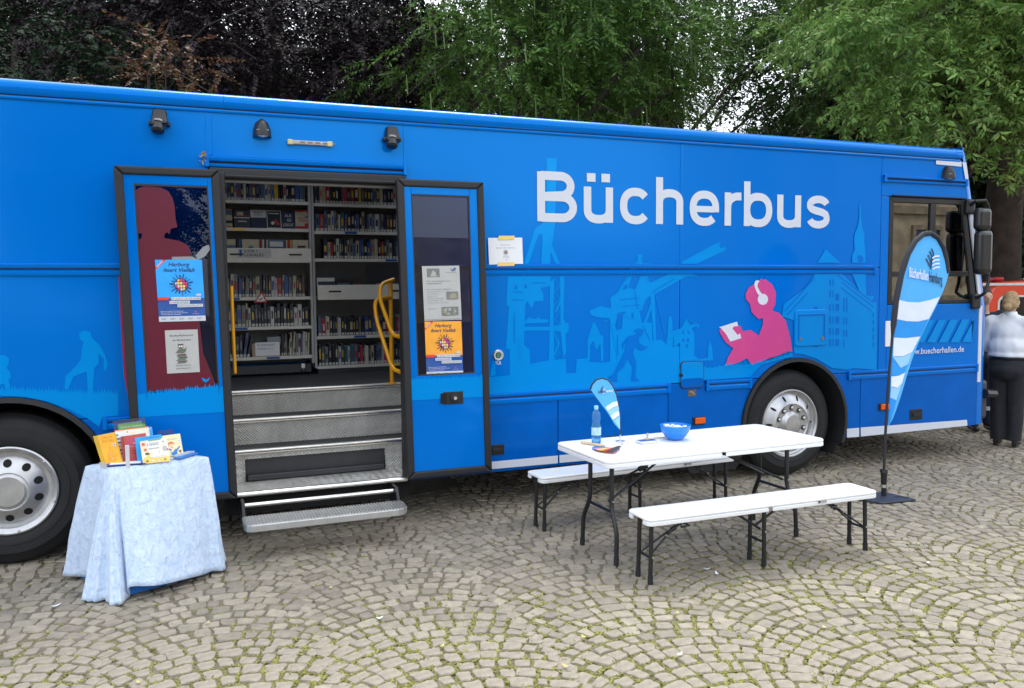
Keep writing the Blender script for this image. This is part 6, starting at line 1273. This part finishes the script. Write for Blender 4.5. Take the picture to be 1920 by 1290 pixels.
def mesh_quads(name, V, m):
    n = len(V)//4; me = bpy.data.meshes.new(name); me.vertices.add(4*n); me.vertices.foreach_set('co', V.astype(np.float32).ravel()); me.loops.add(4*n); me.loops.foreach_set('vertex_index', np.arange(4*n, dtype=np.int32)); me.polygons.add(n)
    me.polygons.foreach_set('loop_start', np.arange(0, 4*n, 4, dtype=np.int32)); me.polygons.foreach_set('loop_total', np.full(n, 4, dtype=np.int32)); me.update(calc_edges=True); me.materials.append(m); return me
bark = mat('bark', (.055, .045, .036), .95, var=.35, scale=6, bump=.9, bscale=18); bark_dk = mat('dark_bark', (.035, .028, .023), .95, var=.35, scale=6, bump=.9, bscale=18)
def limbs(seed, h, r0, ells, n1=9, n2=4, m=bark, lean=0.):
    rr_ = random.Random(seed); g = G(); z0 = h*.28; rings = [Vector((lean*(k/8)**1.3+rr_.uniform(-.1, .1)*k*.3, rr_.uniform(-.1, .1)*k*.3, h*k/8)) for k in range(9)]
    g.tube(rings, [r0*1.35]+[r0*(1-.1*k) for k in range(1, 9)], 10)
    for i in range(n1):
        c, rad = rr_.choice(ells); a = 2*PI*i/n1+rr_.uniform(-.4, .4); q = rr_.uniform(.45, .95); e = Vector((c[0]+rad[0]*q*math.cos(a), c[1]+rad[1]*q*math.sin(a), c[2]+rad[2]*rr_.uniform(-.75, .8)))
        s_ = rings[0].lerp(rings[-1], min(.95, max(.3, e.z/h*rr_.uniform(.45, .75)))); mid = s_.lerp(e, .5)+Vector((0, 0, rr_.uniform(.1, .7))); P = [s_*(1-t)**2+mid*2*t*(1-t)+e*t*t for t in [k/6 for k in range(7)]]
        rb = r0*rr_.uniform(.22, .4); g.tube(P, [rb*(1-.85*k/6) for k in range(7)], 6)
        for j in range(n2):
            k = rr_.randint(2, 5); f = P[k]+Vector((rr_.uniform(-1, 1), rr_.uniform(-1, 1), rr_.uniform(-.8, .5)))*rr_.uniform(.6, 1.5); g.tube([P[k], P[k].lerp(f, .5)+Vector((0, 0, .12)), f], [rb*.35, rb*.22, .008], 5)
    return g
def at(u, D):
    d = ray(u, 540); d.z = 0; d.normalize(); return Vector((CAM.x+d.x*D, CAM.y+d.y*D, 0))
def tree(name, label, u, D, h, r0, ells, leaves, lm, seed=1, bm_=bark, group='trees behind the bus', extra=None, n1=9, lean=0.):
    p = at(u, D); t = thing(name, label, 'tree', p, group)
    build('trunk', limbs(seed, h, r0, ells, n1, m=bm_, lean=lean), bm_, t, local=True, smooth=True)
    me = mesh_quads('crown', leaves, lm); c = bpy.data.objects.new('crown', me); COL.objects.link(c); c.parent = t
    if extra is not None:
        m2 = mesh_quads('catkins', extra[0], extra[1]); k = bpy.data.objects.new('catkins', m2); COL.objects.link(k); k.parent = t; k['kind'] = 'stuff'
    t.rotation_euler.z = 0; return t
rg = np.random.default_rng(3)
T_beech = [spray(rg, 18, .55, .085, .027, .25, 1.0, .2) for _ in range(8)]
T_wing = [spray(rg, 17, .48, .125, .022, .28, 1.1, .2) for _ in range(8)]
T_elder = [np.concatenate([spray(rg, 7, .06, .125, .020, .45, 1.25, .3)*rg.uniform(.8, 1.1)+np.array([.10*k+.02, (-1)**k*.05, -.025*k]) for k in range(5)]) for _ in range(8)]
T_fine = [spray(rg, 20, .5, .075, .024, .2, 1.0, .35) for _ in range(8)]
T_big = [spray(rg, 10, .6, .20, .062, .3, 1.0, .3) for _ in range(6)]
L_beech = leafmat('copper_beech_leaf', (.022, .0135, .019), .12, .45, .03, .45, .35); L_bronze = leafmat('bronze_leaf', (.12, .062, .03), .25, .45, .03)
L_wing = leafmat('wingnut_leaf', (.11, .215, .042), .45, .5, .02, .4, .6); L_elder = leafmat('box_elder_leaf', (.18, .30, .07), .45, .45, .025, .42, .5); L_fine = leafmat('maple_leaf', (.062, .13, .030), .4, .5, .02); L_dark = leafmat('dark_green_leaf', (.014, .031, .013), .15, .5, .02, .6, .25); L_shrub = leafmat('shrub_leaf', (.03, .07, .018), .2, .45, .02)
L_catk = mat('catkin_green', (.12, .19, .05), .7, var=.1)
e1 = [((0, 0, 8.6), (4.0, 4.0, 4.2)), ((1.9, -1.2, 6.6), (2.0, 2.0, 1.7)), ((-2.2, -.8, 7.0), (2.2, 2.2, 2.2)), ((2.6, -.4, 7.4), (1.6, 1.8, 1.6))]
tree('copper_beech', 'large dark purple copper beech behind the middle of the bus', 520, 18.5, 11, .36, e1, foliage(1, e1, 800, 8, .34, T_beech, .12, shell=2.6, zmin=4.2), L_beech, 1, bark_dk)
e2 = [((0, 0, 8.5), (4.6, 4.6, 4.8)), ((2.4, -1, 7), (2.6, 2.4, 2.6))]
tree('copper_beech', 'blackish copper beech at the far left behind the bus', 210, 23, 12, .4, e2, foliage(2, e2, 760, 8, .4, T_beech, .12, (1.0, 1.5), zmin=5.0), L_beech, 2, bark_dk)
e3 = [((0, 0, 4.2), (2.5, 2.4, 3.0)), ((-1.6, .4, 4.6), (1.8, 2, 2.6)), ((1.6, .3, 3.8), (1.6, 1.6, 2.2))]
tree('dark_leafy_tree', 'dark green rounded tree behind the rear end of the bus', 40, 16, 6, .2, e3, foliage(3, e3, 420, 7, .28, T_fine, .25, (.9, 1.3), zmin=2.6), L_dark, 3, bark_dk)
e4 = [((0, 0, 3.9), (.95, .9, .9)), ((.15, 0, 4.7), (.4, .4, .55)), ((.0, 0, 5.2), (.12, .12, .35))]
tree('bronze_sapling', 'small bronze leaved young beech poking up behind the bus roof', 312, 11.6, 5.3, .06, e4, foliage(4, e4, 34, 4, .15, T_beech, .05, (.55, .85), zmin=3.0), L_bronze, 4, bark_dk, n1=7)
e5 = [((0, 0, 8.2), (3.3, 3.3, 4.0)), ((-1.4, -1.2, 6.4), (1.7, 1.6, 1.7)), ((1.5, -.9, 6.2), (1.7, 1.7, 1.8)), ((.2, -1.6, 7.6), (1.6, 1.5, 1.4))]
rc_ = np.random.default_rng(9); cat = []
for k in range(260):
    c, rad = e5[rc_.integers(0, 4)]; u_ = rc_.normal(size=3); u_ /= np.linalg.norm(u_); p = np.array(c)+u_*np.array(rad)*rc_.uniform(.75, 1.02); l = rc_.uniform(.25, .5); a = rc_.uniform(0, 6.28); w_ = np.array([math.cos(a), math.sin(a), 0])*.011
    cat.append([p-w_, p+w_, p+w_+np.array([.02, 0, -l]), p-w_+np.array([.02, 0, -l])])
tree('wingnut_tree', 'bright green tree with hanging catkins behind the Bücherbus lettering', 1010, 16.5, 11, .3, e5, foliage(5, e5, 400, 11, .27, T_wing, .12, (.65, 1.3), shell=2.8, zmin=3.8), L_wing, 5, extra=(np.array(cat).reshape(-1, 3), L_catk))
e6 = [((0, 0, 10.2), (5.2, 5.0, 3.6)), ((-3.4, -1, 8.2), (2.2, 2.2, 1.9)), ((3.2, -.6, 8.0), (2.4, 2.2, 2.4)), ((-3.6, 0, 5.4), (1.6, 1.6, 1.2))]
tree('maple_tree', 'tall loose green maple with sky showing through left of the cab', 1335, 22, 13, .2, e6, foliage(6, e6, 660, 7, .36, T_fine, .2, (1.0, 1.6), shell=2.4, zmin=4.4), L_fine, 6, n1=14, lean=-3.2)
c = copy_tree(bpy.data.objects['maple_tree']); c.location = at(1130, 29); c['label'] = 'second loose green maple, behind the first one and the catkin tree'; c.rotation_euler.z = 1.3
e7 = [((.2, .2, 7.4), (2.7, 2.6, 3.2)), ((-1.3, -.9, 5.4), (1.5, 1.3, 1.8)), ((.6, -1.2, 4.8), (1.3, 1.1, 1.5)), ((1.9, -.8, 5.6), (1.4, 1.2, 1.9)), ((-.2, -1.2, 6.6), (1.5, 1.2, 1.5))]
tree('box_elder', 'light green drooping box elder behind the driver cab', 1770, 14.2, 10, .26, e7, foliage(7, e7, 330, 11, .23, T_elder, .28, (.6, 1.3), shell=2.8, zmin=2.6), L_elder, 7)
e8 = [((0, 0, 8.6), (3.4, 3.2, 3.6)), ((1.6, -.5, 6.2), (2.2, 2.0, 2.4)), ((-1.5, .6, 6.6), (2, 2, 2.2))]
tree('old_maple', 'thick trunked dark tree at the right edge above the red van', 1875, 18.5, 12, .42, e8, foliage(8, e8, 400, 7, .35, T_fine, .25, (1.0, 1.5), zmin=4.0), L_fine, 8, bark_dk)
# farther trees: two more crowns, copied with labels of their own
e9 = [((0, 0, 8.0), (5.2, 5.2, 5.6)), ((2.5, 0, 6.0), (3.4, 3.2, 3.4)), ((-2.5, 0, 6.4), (3.2, 3.2, 3.6))]
far = tree('far_tree', 'dark tree far behind the left end of the bus', 330, 33, 13, .4, e9, foliage(9, e9, 900, 8, .5, T_big, .25, (.9, 1.4), zmin=2.0), L_dark, 9, bark_dk)
for u, D, s_, lb in ((-120, 30, 1.1, 'dark tree far behind the left edge of the picture'), (720, 34, 1.05, 'dark tree far behind the copper beech'), (1060, 36, .95, 'dark tree far behind the bright green catkin tree'), (1720, 30, 1.0, 'dark tree far behind the light green box elder'), (1960, 27, .95, 'dark tree far behind the red van at the right edge'), (1560, 38, .8, 'dark tree far behind the cab roof')):
    c = copy_tree(far); c.location = at(u, D); c['label'] = lb; c.rotation_euler.z = u*.7; c.scale = (s_, s_, s_)
e10 = [((0, 0, 1.8), (2.2, 1.6, 2.0)), ((1.8, .4, 1.5), (1.6, 1.4, 1.6)), ((-1.8, .3, 1.5), (1.6, 1.4, 1.5))]
sh = tree('shrub', 'dark green shrub standing behind the red van', 1880, 22.5, 2.4, .08, e10, foliage(10, e10, 260, 6, .3, T_fine, .2, (1., 1.5), zmin=.1), L_shrub, 10, bark_dk, group='shrubs behind the van'); sh['category'] = 'shrub'
c = copy_tree(sh); c.location = at(2010, 21); c['label'] = 'dark green shrub beyond the right end of the red van'; c.rotation_euler.z = 2.

# ================================================================== people
def blob(name, shapes, voxel, m, parent, smooth_it=4, wr_=0., fr=(7, 16, 14, 5), zc=None):
    bm = bmesh.new()
    for s_ in shapes:
        if s_[0] == 'e':
            _, c, rad, *rot_ = s_; M4 = Matrix.Translation(c) @ (rot_[0].to_4x4() if rot_ else Matrix.Identity(4)) @ Matrix.Diagonal((*rad, 1)); bmesh.ops.create_uvsphere(bm, u_segments=16, v_segments=10, radius=1, matrix=M4)
        else:
            _, a, ra, b, rb = s_; a, b = Vector(a), Vector(b); n = max(2, int((b-a).length/(min(ra, rb)*.45)))
            for k in range(n+1):
                t = k/n; bmesh.ops.create_icosphere(bm, subdivisions=2, radius=ra+(rb-ra)*t, matrix=Matrix.Translation(a.lerp(b, t)))
    me = bpy.data.meshes.new(name); bm.to_mesh(me); bm.free(); o = bpy.data.objects.new(name, me); COL.objects.link(o)
    r_ = o.modifiers.new('r', 'REMESH'); r_.mode = 'VOXEL'; r_.voxel_size = voxel; sm_ = o.modifiers.new('s', 'SMOOTH'); sm_.iterations = smooth_it; sm_.factor = .6
    bpy.context.view_layer.update(); dg = bpy.context.evaluated_depsgraph_get(); me2 = bpy.data.meshes.new_from_object(o.evaluated_get(dg)); bpy.data.objects.remove(o); bpy.data.meshes.remove(me)
    me2.name = name; me2.materials.clear(); me2.materials.append(m)
    if wr_:
        co = np.zeros(len(me2.vertices)*3); me2.vertices.foreach_get('co', co); co = co.reshape(-1, 3); nn = np.zeros_like(co).ravel(); me2.vertices.foreach_get('normal', nn); nn = nn.reshape(-1, 3)
        d = np.array([mnoise.noise(Vector((p[0]*fr[0], p[1]*fr[0], p[2]*fr[1]+p[0]*3)))+.6*mnoise.noise(Vector((p[0]*fr[2]+5, p[1]*fr[2], p[2]*fr[3]))) for p in co]); me2.vertices.foreach_set('co', (co+nn*(d*wr_)[:, None]).ravel())
    if zc is not None:
        for v_ in me2.vertices:
            if v_.co.z < zc: v_.co.z = zc
    me2.polygons.foreach_set('use_smooth', [True]*len(me2.polygons)); ob = bpy.data.objects.new(name, me2); COL.objects.link(ob); ob.parent = parent; return ob
skin = mat('skin', (.52, .31, .22), .5, var=.06); shirt_m = mat('white_shirt', (.74, .77, .82), .8, var=.03); trou = mat('dark_trousers', (.012, .013, .018), .85, var=.2); hair_m = mat('blond_hair', (.36, .24, .12), .6, var=.3, scale=60, bump=.8, bscale=140); shoe_m = mat('black_shoe', (.01, .01, .011), .35); navy_c = mat('navy_uniform', (.012, .018, .04), .85, var=.15); hair_d = mat('dark_hair', (.03, .02, .015), .6, bump=.6, bscale=140)
def hand(p, d, n_, s_=1.):
    """palm and five fingers: p wrist, d finger direction, n_ thumb side"""
    d, n_ = Vector(d).normalized(), Vector(n_).normalized(); b = d.cross(n_).normalized(); o = [('c', p, .024*s_, p+d*.08*s_, .028*s_), ('c', p+d*.05*s_+n_*.018*s_, .018*s_, p+d*.08*s_+n_*.022*s_, .016*s_), ('c', p+d*.05*s_-n_*.018*s_, .018*s_, p+d*.08*s_-n_*.022*s_, .016*s_)]
    for k, l in enumerate((.068, .078, .072, .056)):
        q = p+d*.085*s_+n_*(.028-.019*k)*s_; m_ = q+d*l*.5*s_+b*.004; e = m_+(d*.8+b*.6).normalized()*l*.5*s_; o += [('c', q, .0095*s_, m_, .0088*s_), ('c', m_, .0088*s_, e, .0075*s_)]
    q = p+d*.02*s_+n_*.024*s_; m_ = q+(d*.7+n_*.7)*.035*s_; o += [('c', q, .013*s_, m_, .0105*s_), ('c', m_, .0105*s_, m_+(d*.95+n_*.2)*.03*s_, .009*s_)]
    return o
def woman():
    t = thing('person', 'person seen from behind in white shirt and black trousers with a blond bun', 'person', (0, 0, 0)); V = Vector     # local: +y = facing
    sh_z = 1.43; E = lambda x, y, z, a, b, c: ('e', V((x, y, z)), (a, b, c))
    arms = []
    el = {}
    for s_ in (-1, 1):
        S0, E0, W0 = V((s_*.185, 0, sh_z-.02)), V((s_*.285, .03, 1.13)), V((s_*.20, .27, 1.08)); el[s_] = (S0, E0, W0); arms += [('c', S0, .072, E0, .056), ('c', E0, .054, W0, .042)]
    body = [E(0, 0, 1.28, .17, .11, .2), E(0, .01, 1.02, .18, .14, .16), E(0, -.01, .92, .2, .16, .13), ('c', V((0, 0, 1.42)), .06, V((0, .025, 1.54)), .052), E(0, .035, 1.64, .073, .095, .108), E(0, .115, 1.62, .018, .03, .025)]+arms
    for s_ in (-1, 1): body += [('c', V((s_*.1, 0, .88)), .1, V((s_*.1, .01, .5)), .07), ('c', V((s_*.1, .01, .5)), .065, V((s_*.09, -.01, .12)), .042), ('c', V((s_*.09, -.01, .1)), .04, V((s_*.09, .1, .05)), .035), E(s_*.075, .04, 1.635, .012, .022, .032)]+hand(el[s_][2], (-s_*.4, .9, -.1), (-s_*.2, .1, 1))
    blob('body', body, .013, skin, t, 3)
    shirt = [E(0, 0, 1.29, .205, .135, .17), E(0, -.015, 1.14, .215, .15, .15), E(0, -.01, 1.04, .22, .16, .07), E(0, 0, 1.40, .16, .09, .08), ('c', V((-.17, 0, 1.405)), .085, V((.17, 0, 1.405)), .085), ('c', V((-.06, -.01, 1.46)), .06, V((.06, -.01, 1.46)), .06)]
    for s_ in (-1, 1): S0, E0, W0 = el[s_]; shirt += [('c', S0, .092, E0, .076), ('c', E0, .074, E0.lerp(W0, .85), .056)]
    blob('shirt', shirt, .012, shirt_m, t, 14, .010, (6, 5, 17, 7), 1.0)
    build('collar', G().lathe([(.066, 1.475), (.074, 1.49), (.066, 1.53), (.060, 1.535)], (0, .012, 0), 'z', 20), shirt_m, t, local=True, smooth=True)
    tr = [E(0, -.02, .93, .212, .155, .13), E(0, -.045, .87, .205, .15, .13), E(0, .0, 1.0, .2, .145, .05)]
    for s_ in (-1, 1): tr += [('c', V((s_*.10, -.015, .86)), .118, V((s_*.082, 0, .5)), .097), ('c', V((s_*.082, 0, .5)), .097, V((s_*.076, -.01, .06)), .090)]
    blob('trousers', tr, .013, trou, t, 10, .010, (9, 2.2, 17, 4.), .075)
    build('belt', G().lathe([(.205, 0), (.212, .012), (.208, .028)], (0, 0, 1.0), 'z', 28).tf(lambda p: Vector((p.x, p.y*.80-.008, p.z))), shoe_m, t, local=True, smooth=True)
    for s_ in (-1, 1):
        o = blob('shoe', [('c', V((s_*.095, -.04, .065)), .034, V((s_*.095, .06, .045)), .036), ('c', V((s_*.095, .06, .042)), .036, V((s_*.095, .17, .022)), .02)], .008, shoe_m, t, 3)
        build('heel', G().tube([(s_*.095, -.05, .06), (s_*.095, -.05, 0)], [.026, .022], 10), shoe_m, o, local=True)
    blob('hair', [E(0, .015, 1.665, .084, .10, .105), E(0, -.02, 1.63, .075, .085, .085), E(.0, -.125, 1.585, .048, .042, .046), ('c', V((-.06, 0, 1.6)), .03, V((0, -.09, 1.6)), .03), ('c', V((.06, 0, 1.6)), .03, V((0, -.09, 1.6)), .03)], .010, hair_m, t, 2, .006)
    p = Gd(1886, 836); t.location = (p.x, p.y, .004); t.rotation_euler.z = math.atan2(.38, .92)-PI/2; return t
woman()
def man():
    t = thing('person', 'person in dark navy uniform half hidden behind the front of the bus', 'person', (0, 0, 0)); V = Vector; E = lambda x, y, z, a, b, c: ('e', V((x, y, z)), (a, b, c)); el = {}; arms = []
    for s_ in (-1, 1): S0, E0, W0 = V((s_*.2, 0, 1.45)), V((s_*.26, -.02, 1.16)), V((s_*.25, .14, .95)); el[s_] = (S0, E0, W0); arms += [('c', S0, .06, E0, .048), ('c', E0, .046, W0, .034)]
    body = [E(0, 0, 1.3, .17, .1, .22), E(0, 0, 1.0, .15, .1, .15), ('c', V((0, 0, 1.48)), .058, V((0, .02, 1.58)), .055), E(0, .035, 1.69, .072, .095, .112), E(0, .13, 1.675, .014, .02, .024), E(0, .118, 1.64, .022, .012, .008)]+arms
    for s_ in (-1, 1): body += [('c', V((s_*.1, 0, .92)), .09, V((s_*.1, .01, .5)), .062), ('c', V((s_*.1, .01, .5)), .06, V((s_*.1, 0, .1)), .04), E(s_*.076, .03, 1.685, .012, .022, .032), E(s_*.028, .118, 1.70, .012, .01, .007)]+hand(el[s_][2], (0, .3, -1), (-s_*1, .4, 0))
    blob('body', body, .012, skin, t, 2)
    for s_ in (-1, 1): build('eye', G().lathe([(.006, -.002), (.005, .003), (0, .004)], (s_*.028, .128, 1.70), 'y', 8).tf(lambda p: Vector((p.x, .256-p.y, p.z))), ink, t, local=True)
    jk = [E(0, 0, 1.3, .2, .135, .2), E(0, 0, 1.08, .195, .14, .16), ('c', V((-.17, 0, 1.43)), .075, V((.17, 0, 1.43)), .075)]
    for s_ in (-1, 1): S0, E0, W0 = el[s_]; jk += [('c', S0, .08, E0, .066), ('c', E0, .064, E0.lerp(W0, .9), .05)]
    blob('jacket', jk, .015, navy_c, t, 3, .008); tr = [E(0, 0, .95, .18, .13, .12)]
    for s_ in (-1, 1): tr += [('c', V((s_*.1, 0, .9)), .11, V((s_*.1, .0, .5)), .09), ('c', V((s_*.1, 0, .5)), .09, V((s_*.1, 0, .12)), .085)]
    blob('trousers', tr, .016, navy_c, t, 3, .012, (9, 2.2, 17, 4.))
    for s_ in (-1, 1):
        build('reflective_stripe', G().lathe([(.092, .27), (.093, .32)], (s_*.1, 0, 0), 'z', 16), print_gy, t, local=True, smooth=True)
        blob('boot', [('c', V((s_*.1, -.04, .06)), .05, V((s_*.1, .14, .045)), .042)], .01, shoe_m, t, 3)
    blob('hair', [E(0, .02, 1.735, .078, .098, .078), E(0, -.03, 1.70, .07, .06, .085)], .01, hair_d, t, 2, .004)
    p = Gd(1836, 812); t.location = (p.x+.14, p.y+.1, .004); t.rotation_euler.z = R(150); return t
man()

# ================================================================== red emergency van
v0 = CAM+ray(1836, 527)*13.6; VH = v0.z; va = math.atan2(-.56, .86)
vn = thing('emergency_van', 'red and white emergency van parked beyond the front of the bus', 'van', (v0.x, v0.y, 0)); vred = mat('van_red', S(240, 66, 26), .3, var=.03, coat=.6); vwh = mat('van_white', (.78, .78, .78), .35, coat=.4); vgl = mat('van_glass', (.012, .014, .018), .06)
k = VH/2.0
sidep = [(0, .35), (.02, 1.2), (.10, 1.75), (.22, 1.95), (.5, 2.0), (3.6, 2.0), (4.0, 1.9), (4.55, 1.25), (5.05, 1.08), (5.2, .8), (5.2, .35)]
build('body', G().xz([(a, b*k) for a, b in sidep], 0, 1.9), vred, vn, local=True, bevel=.07, seg=3)
build('side_stripe', G().xz([(.05, 1.92*k), (.05, 1.965*k), (3.7, 1.965*k), (3.7, 1.92*k)], -.012, -.002), vwh, vn, local=True); build('side_stripe', G().box(.05, 5.1, -.012, -.002, .55*k, .85*k), vwh, vn, local=True)
for x0, x1 in ((.32, 1.7), (1.85, 3.1), (3.25, 4.05)):
    q = rrect(x0, x1, 1.22*k, 1.72*k, .10); o = build('side_window', G().xz(q, -.012, 0), vgl, vn, local=True); build('window_trim', G().xz(rrect(x0-.03, x1+.03, 1.19*k, 1.75*k, .12), -.008, 0), vwh, o, local=True)
for x in (.95, 4.2):
    o = build('wheel', G().lathe([(0, -.2), (.33, -.2), (.34, -.15), (.34, .0), (.31, .03), (.21, .03), (.2, .0), (.08, .01), (0, .02)], (x, .06, .34), 'y', 28), tyre_m, vn, local=True, smooth=True); build('hub', G().lathe([(.2, .012), (.1, .035), (0, .035)], (x, .06, .34), 'y', 20), alu, o, local=True)
build('beacon', G().box(.40, .56, .5, .9, 2.0*k, 2.07*k), mat('beacon_red', S(200, 60, 60), .3), vn, local=True, bevel=.03); build('tail_lamp', G().box(-.015, .03, .03, .18, .9*k, 1.5*k), mat('tail_red', (.4, .02, .02), .3), vn, local=True, bevel=.01)
build('door_seam', G().box(1.76, 1.775, -.006, .0, .4, 1.85*k).box(3.17, 3.185, -.006, 0, .4, 1.85*k), ink, vn, local=True); build('bumper', G().box(5.1, 5.3, .02, 1.88, .3, .55).box(-.1, .05, .02, 1.88, .3, .55), blackp, vn, local=True, bevel=.04)
vn.rotation_euler.z = va

# ================================================================== town hall and trees across the square (seen only mirrored in the panes and the lacquer)
th = thing('town_hall', 'sandstone town hall facade across the square, mirrored in the cab window', 'building', (44, -36, 0)); stone = mat('sandstone', (.60, .50, .35), .85, var=.25, scale=1.2, bump=.5, bscale=8); stone_d = mat('carved_stone', (.40, .32, .22), .85, var=.3, scale=2.5, bump=.8, bscale=12)
HX0, HX1 = 24, 74
build('wall', G().box(HX0, HX1, -40, -34.0, 0, 13), stone, th); build('cornice', G().box(HX0-.3, HX1+.3, -34.0, -33.4, 12.2, 13.2), stone_d, th, bevel=.1); build('string_course', G().box(HX0, HX1, -34.0, -33.75, 6.4, 6.9), stone_d, th); build('plinth', G().box(HX0, HX1, -34.0, -33.8, 0, 1.1), stone_d, th)
build('low_wing', G().box(-4, HX0, -42, -37, 0, 4.6), stone, th)
build('roof', G().hexa([(HX0, -42, 13.2), (HX1, -42, 13.2), (HX1, -34, 13.2), (HX0, -34, 13.2)], [(HX0+2, -39, 16), (HX1-2, -39, 16), (HX1-2, -37, 16), (HX0+2, -37, 16)]), mat('slate', (.06, .062, .07), .7), th)
for i in range(11):
    for z0, h_ in ((1.9, 3.5), (7.6, 3.4)):
        x = HX0+1.5+i*4.5; o = build('window', G().box(x, x+2.1, -34.02, -33.9, z0, z0+h_), mat('hall_window', (.05, .08, .16), .1), th)
        build('window_frame', G().box(x-.25, x, -34, -33.8, z0-.2, z0+h_+.3).box(x+2.1, x+2.35, -34, -33.8, z0-.2, z0+h_+.3).box(x, x+2.1, -34, -33.8, z0+h_, z0+h_+.3), stone_d, o); build('glazing_bar', G().box(x+1.0, x+1.1, -33.9, -33.86, z0, z0+h_).box(x, x+2.1, -33.9, -33.86, z0+h_*.33, z0+h_*.33+.08).box(x, x+2.1, -33.9, -33.86, z0+h_*.66, z0+h_*.66+.08), vwh, o)
for x, y, s_, lb in ((-8, -30, .8, 'dark tree across the square mirrored in the rear of the bus side'), (-19, -28, .9, 'left one of the trees across the square, mirrored in the bus side')):
    c = copy_tree(far); c.location = (x, y, 0); c['label'] = lb; c['group'] = 'trees across the square'; c.rotation_euler.z = x; c.scale = (s_, s_, s_)
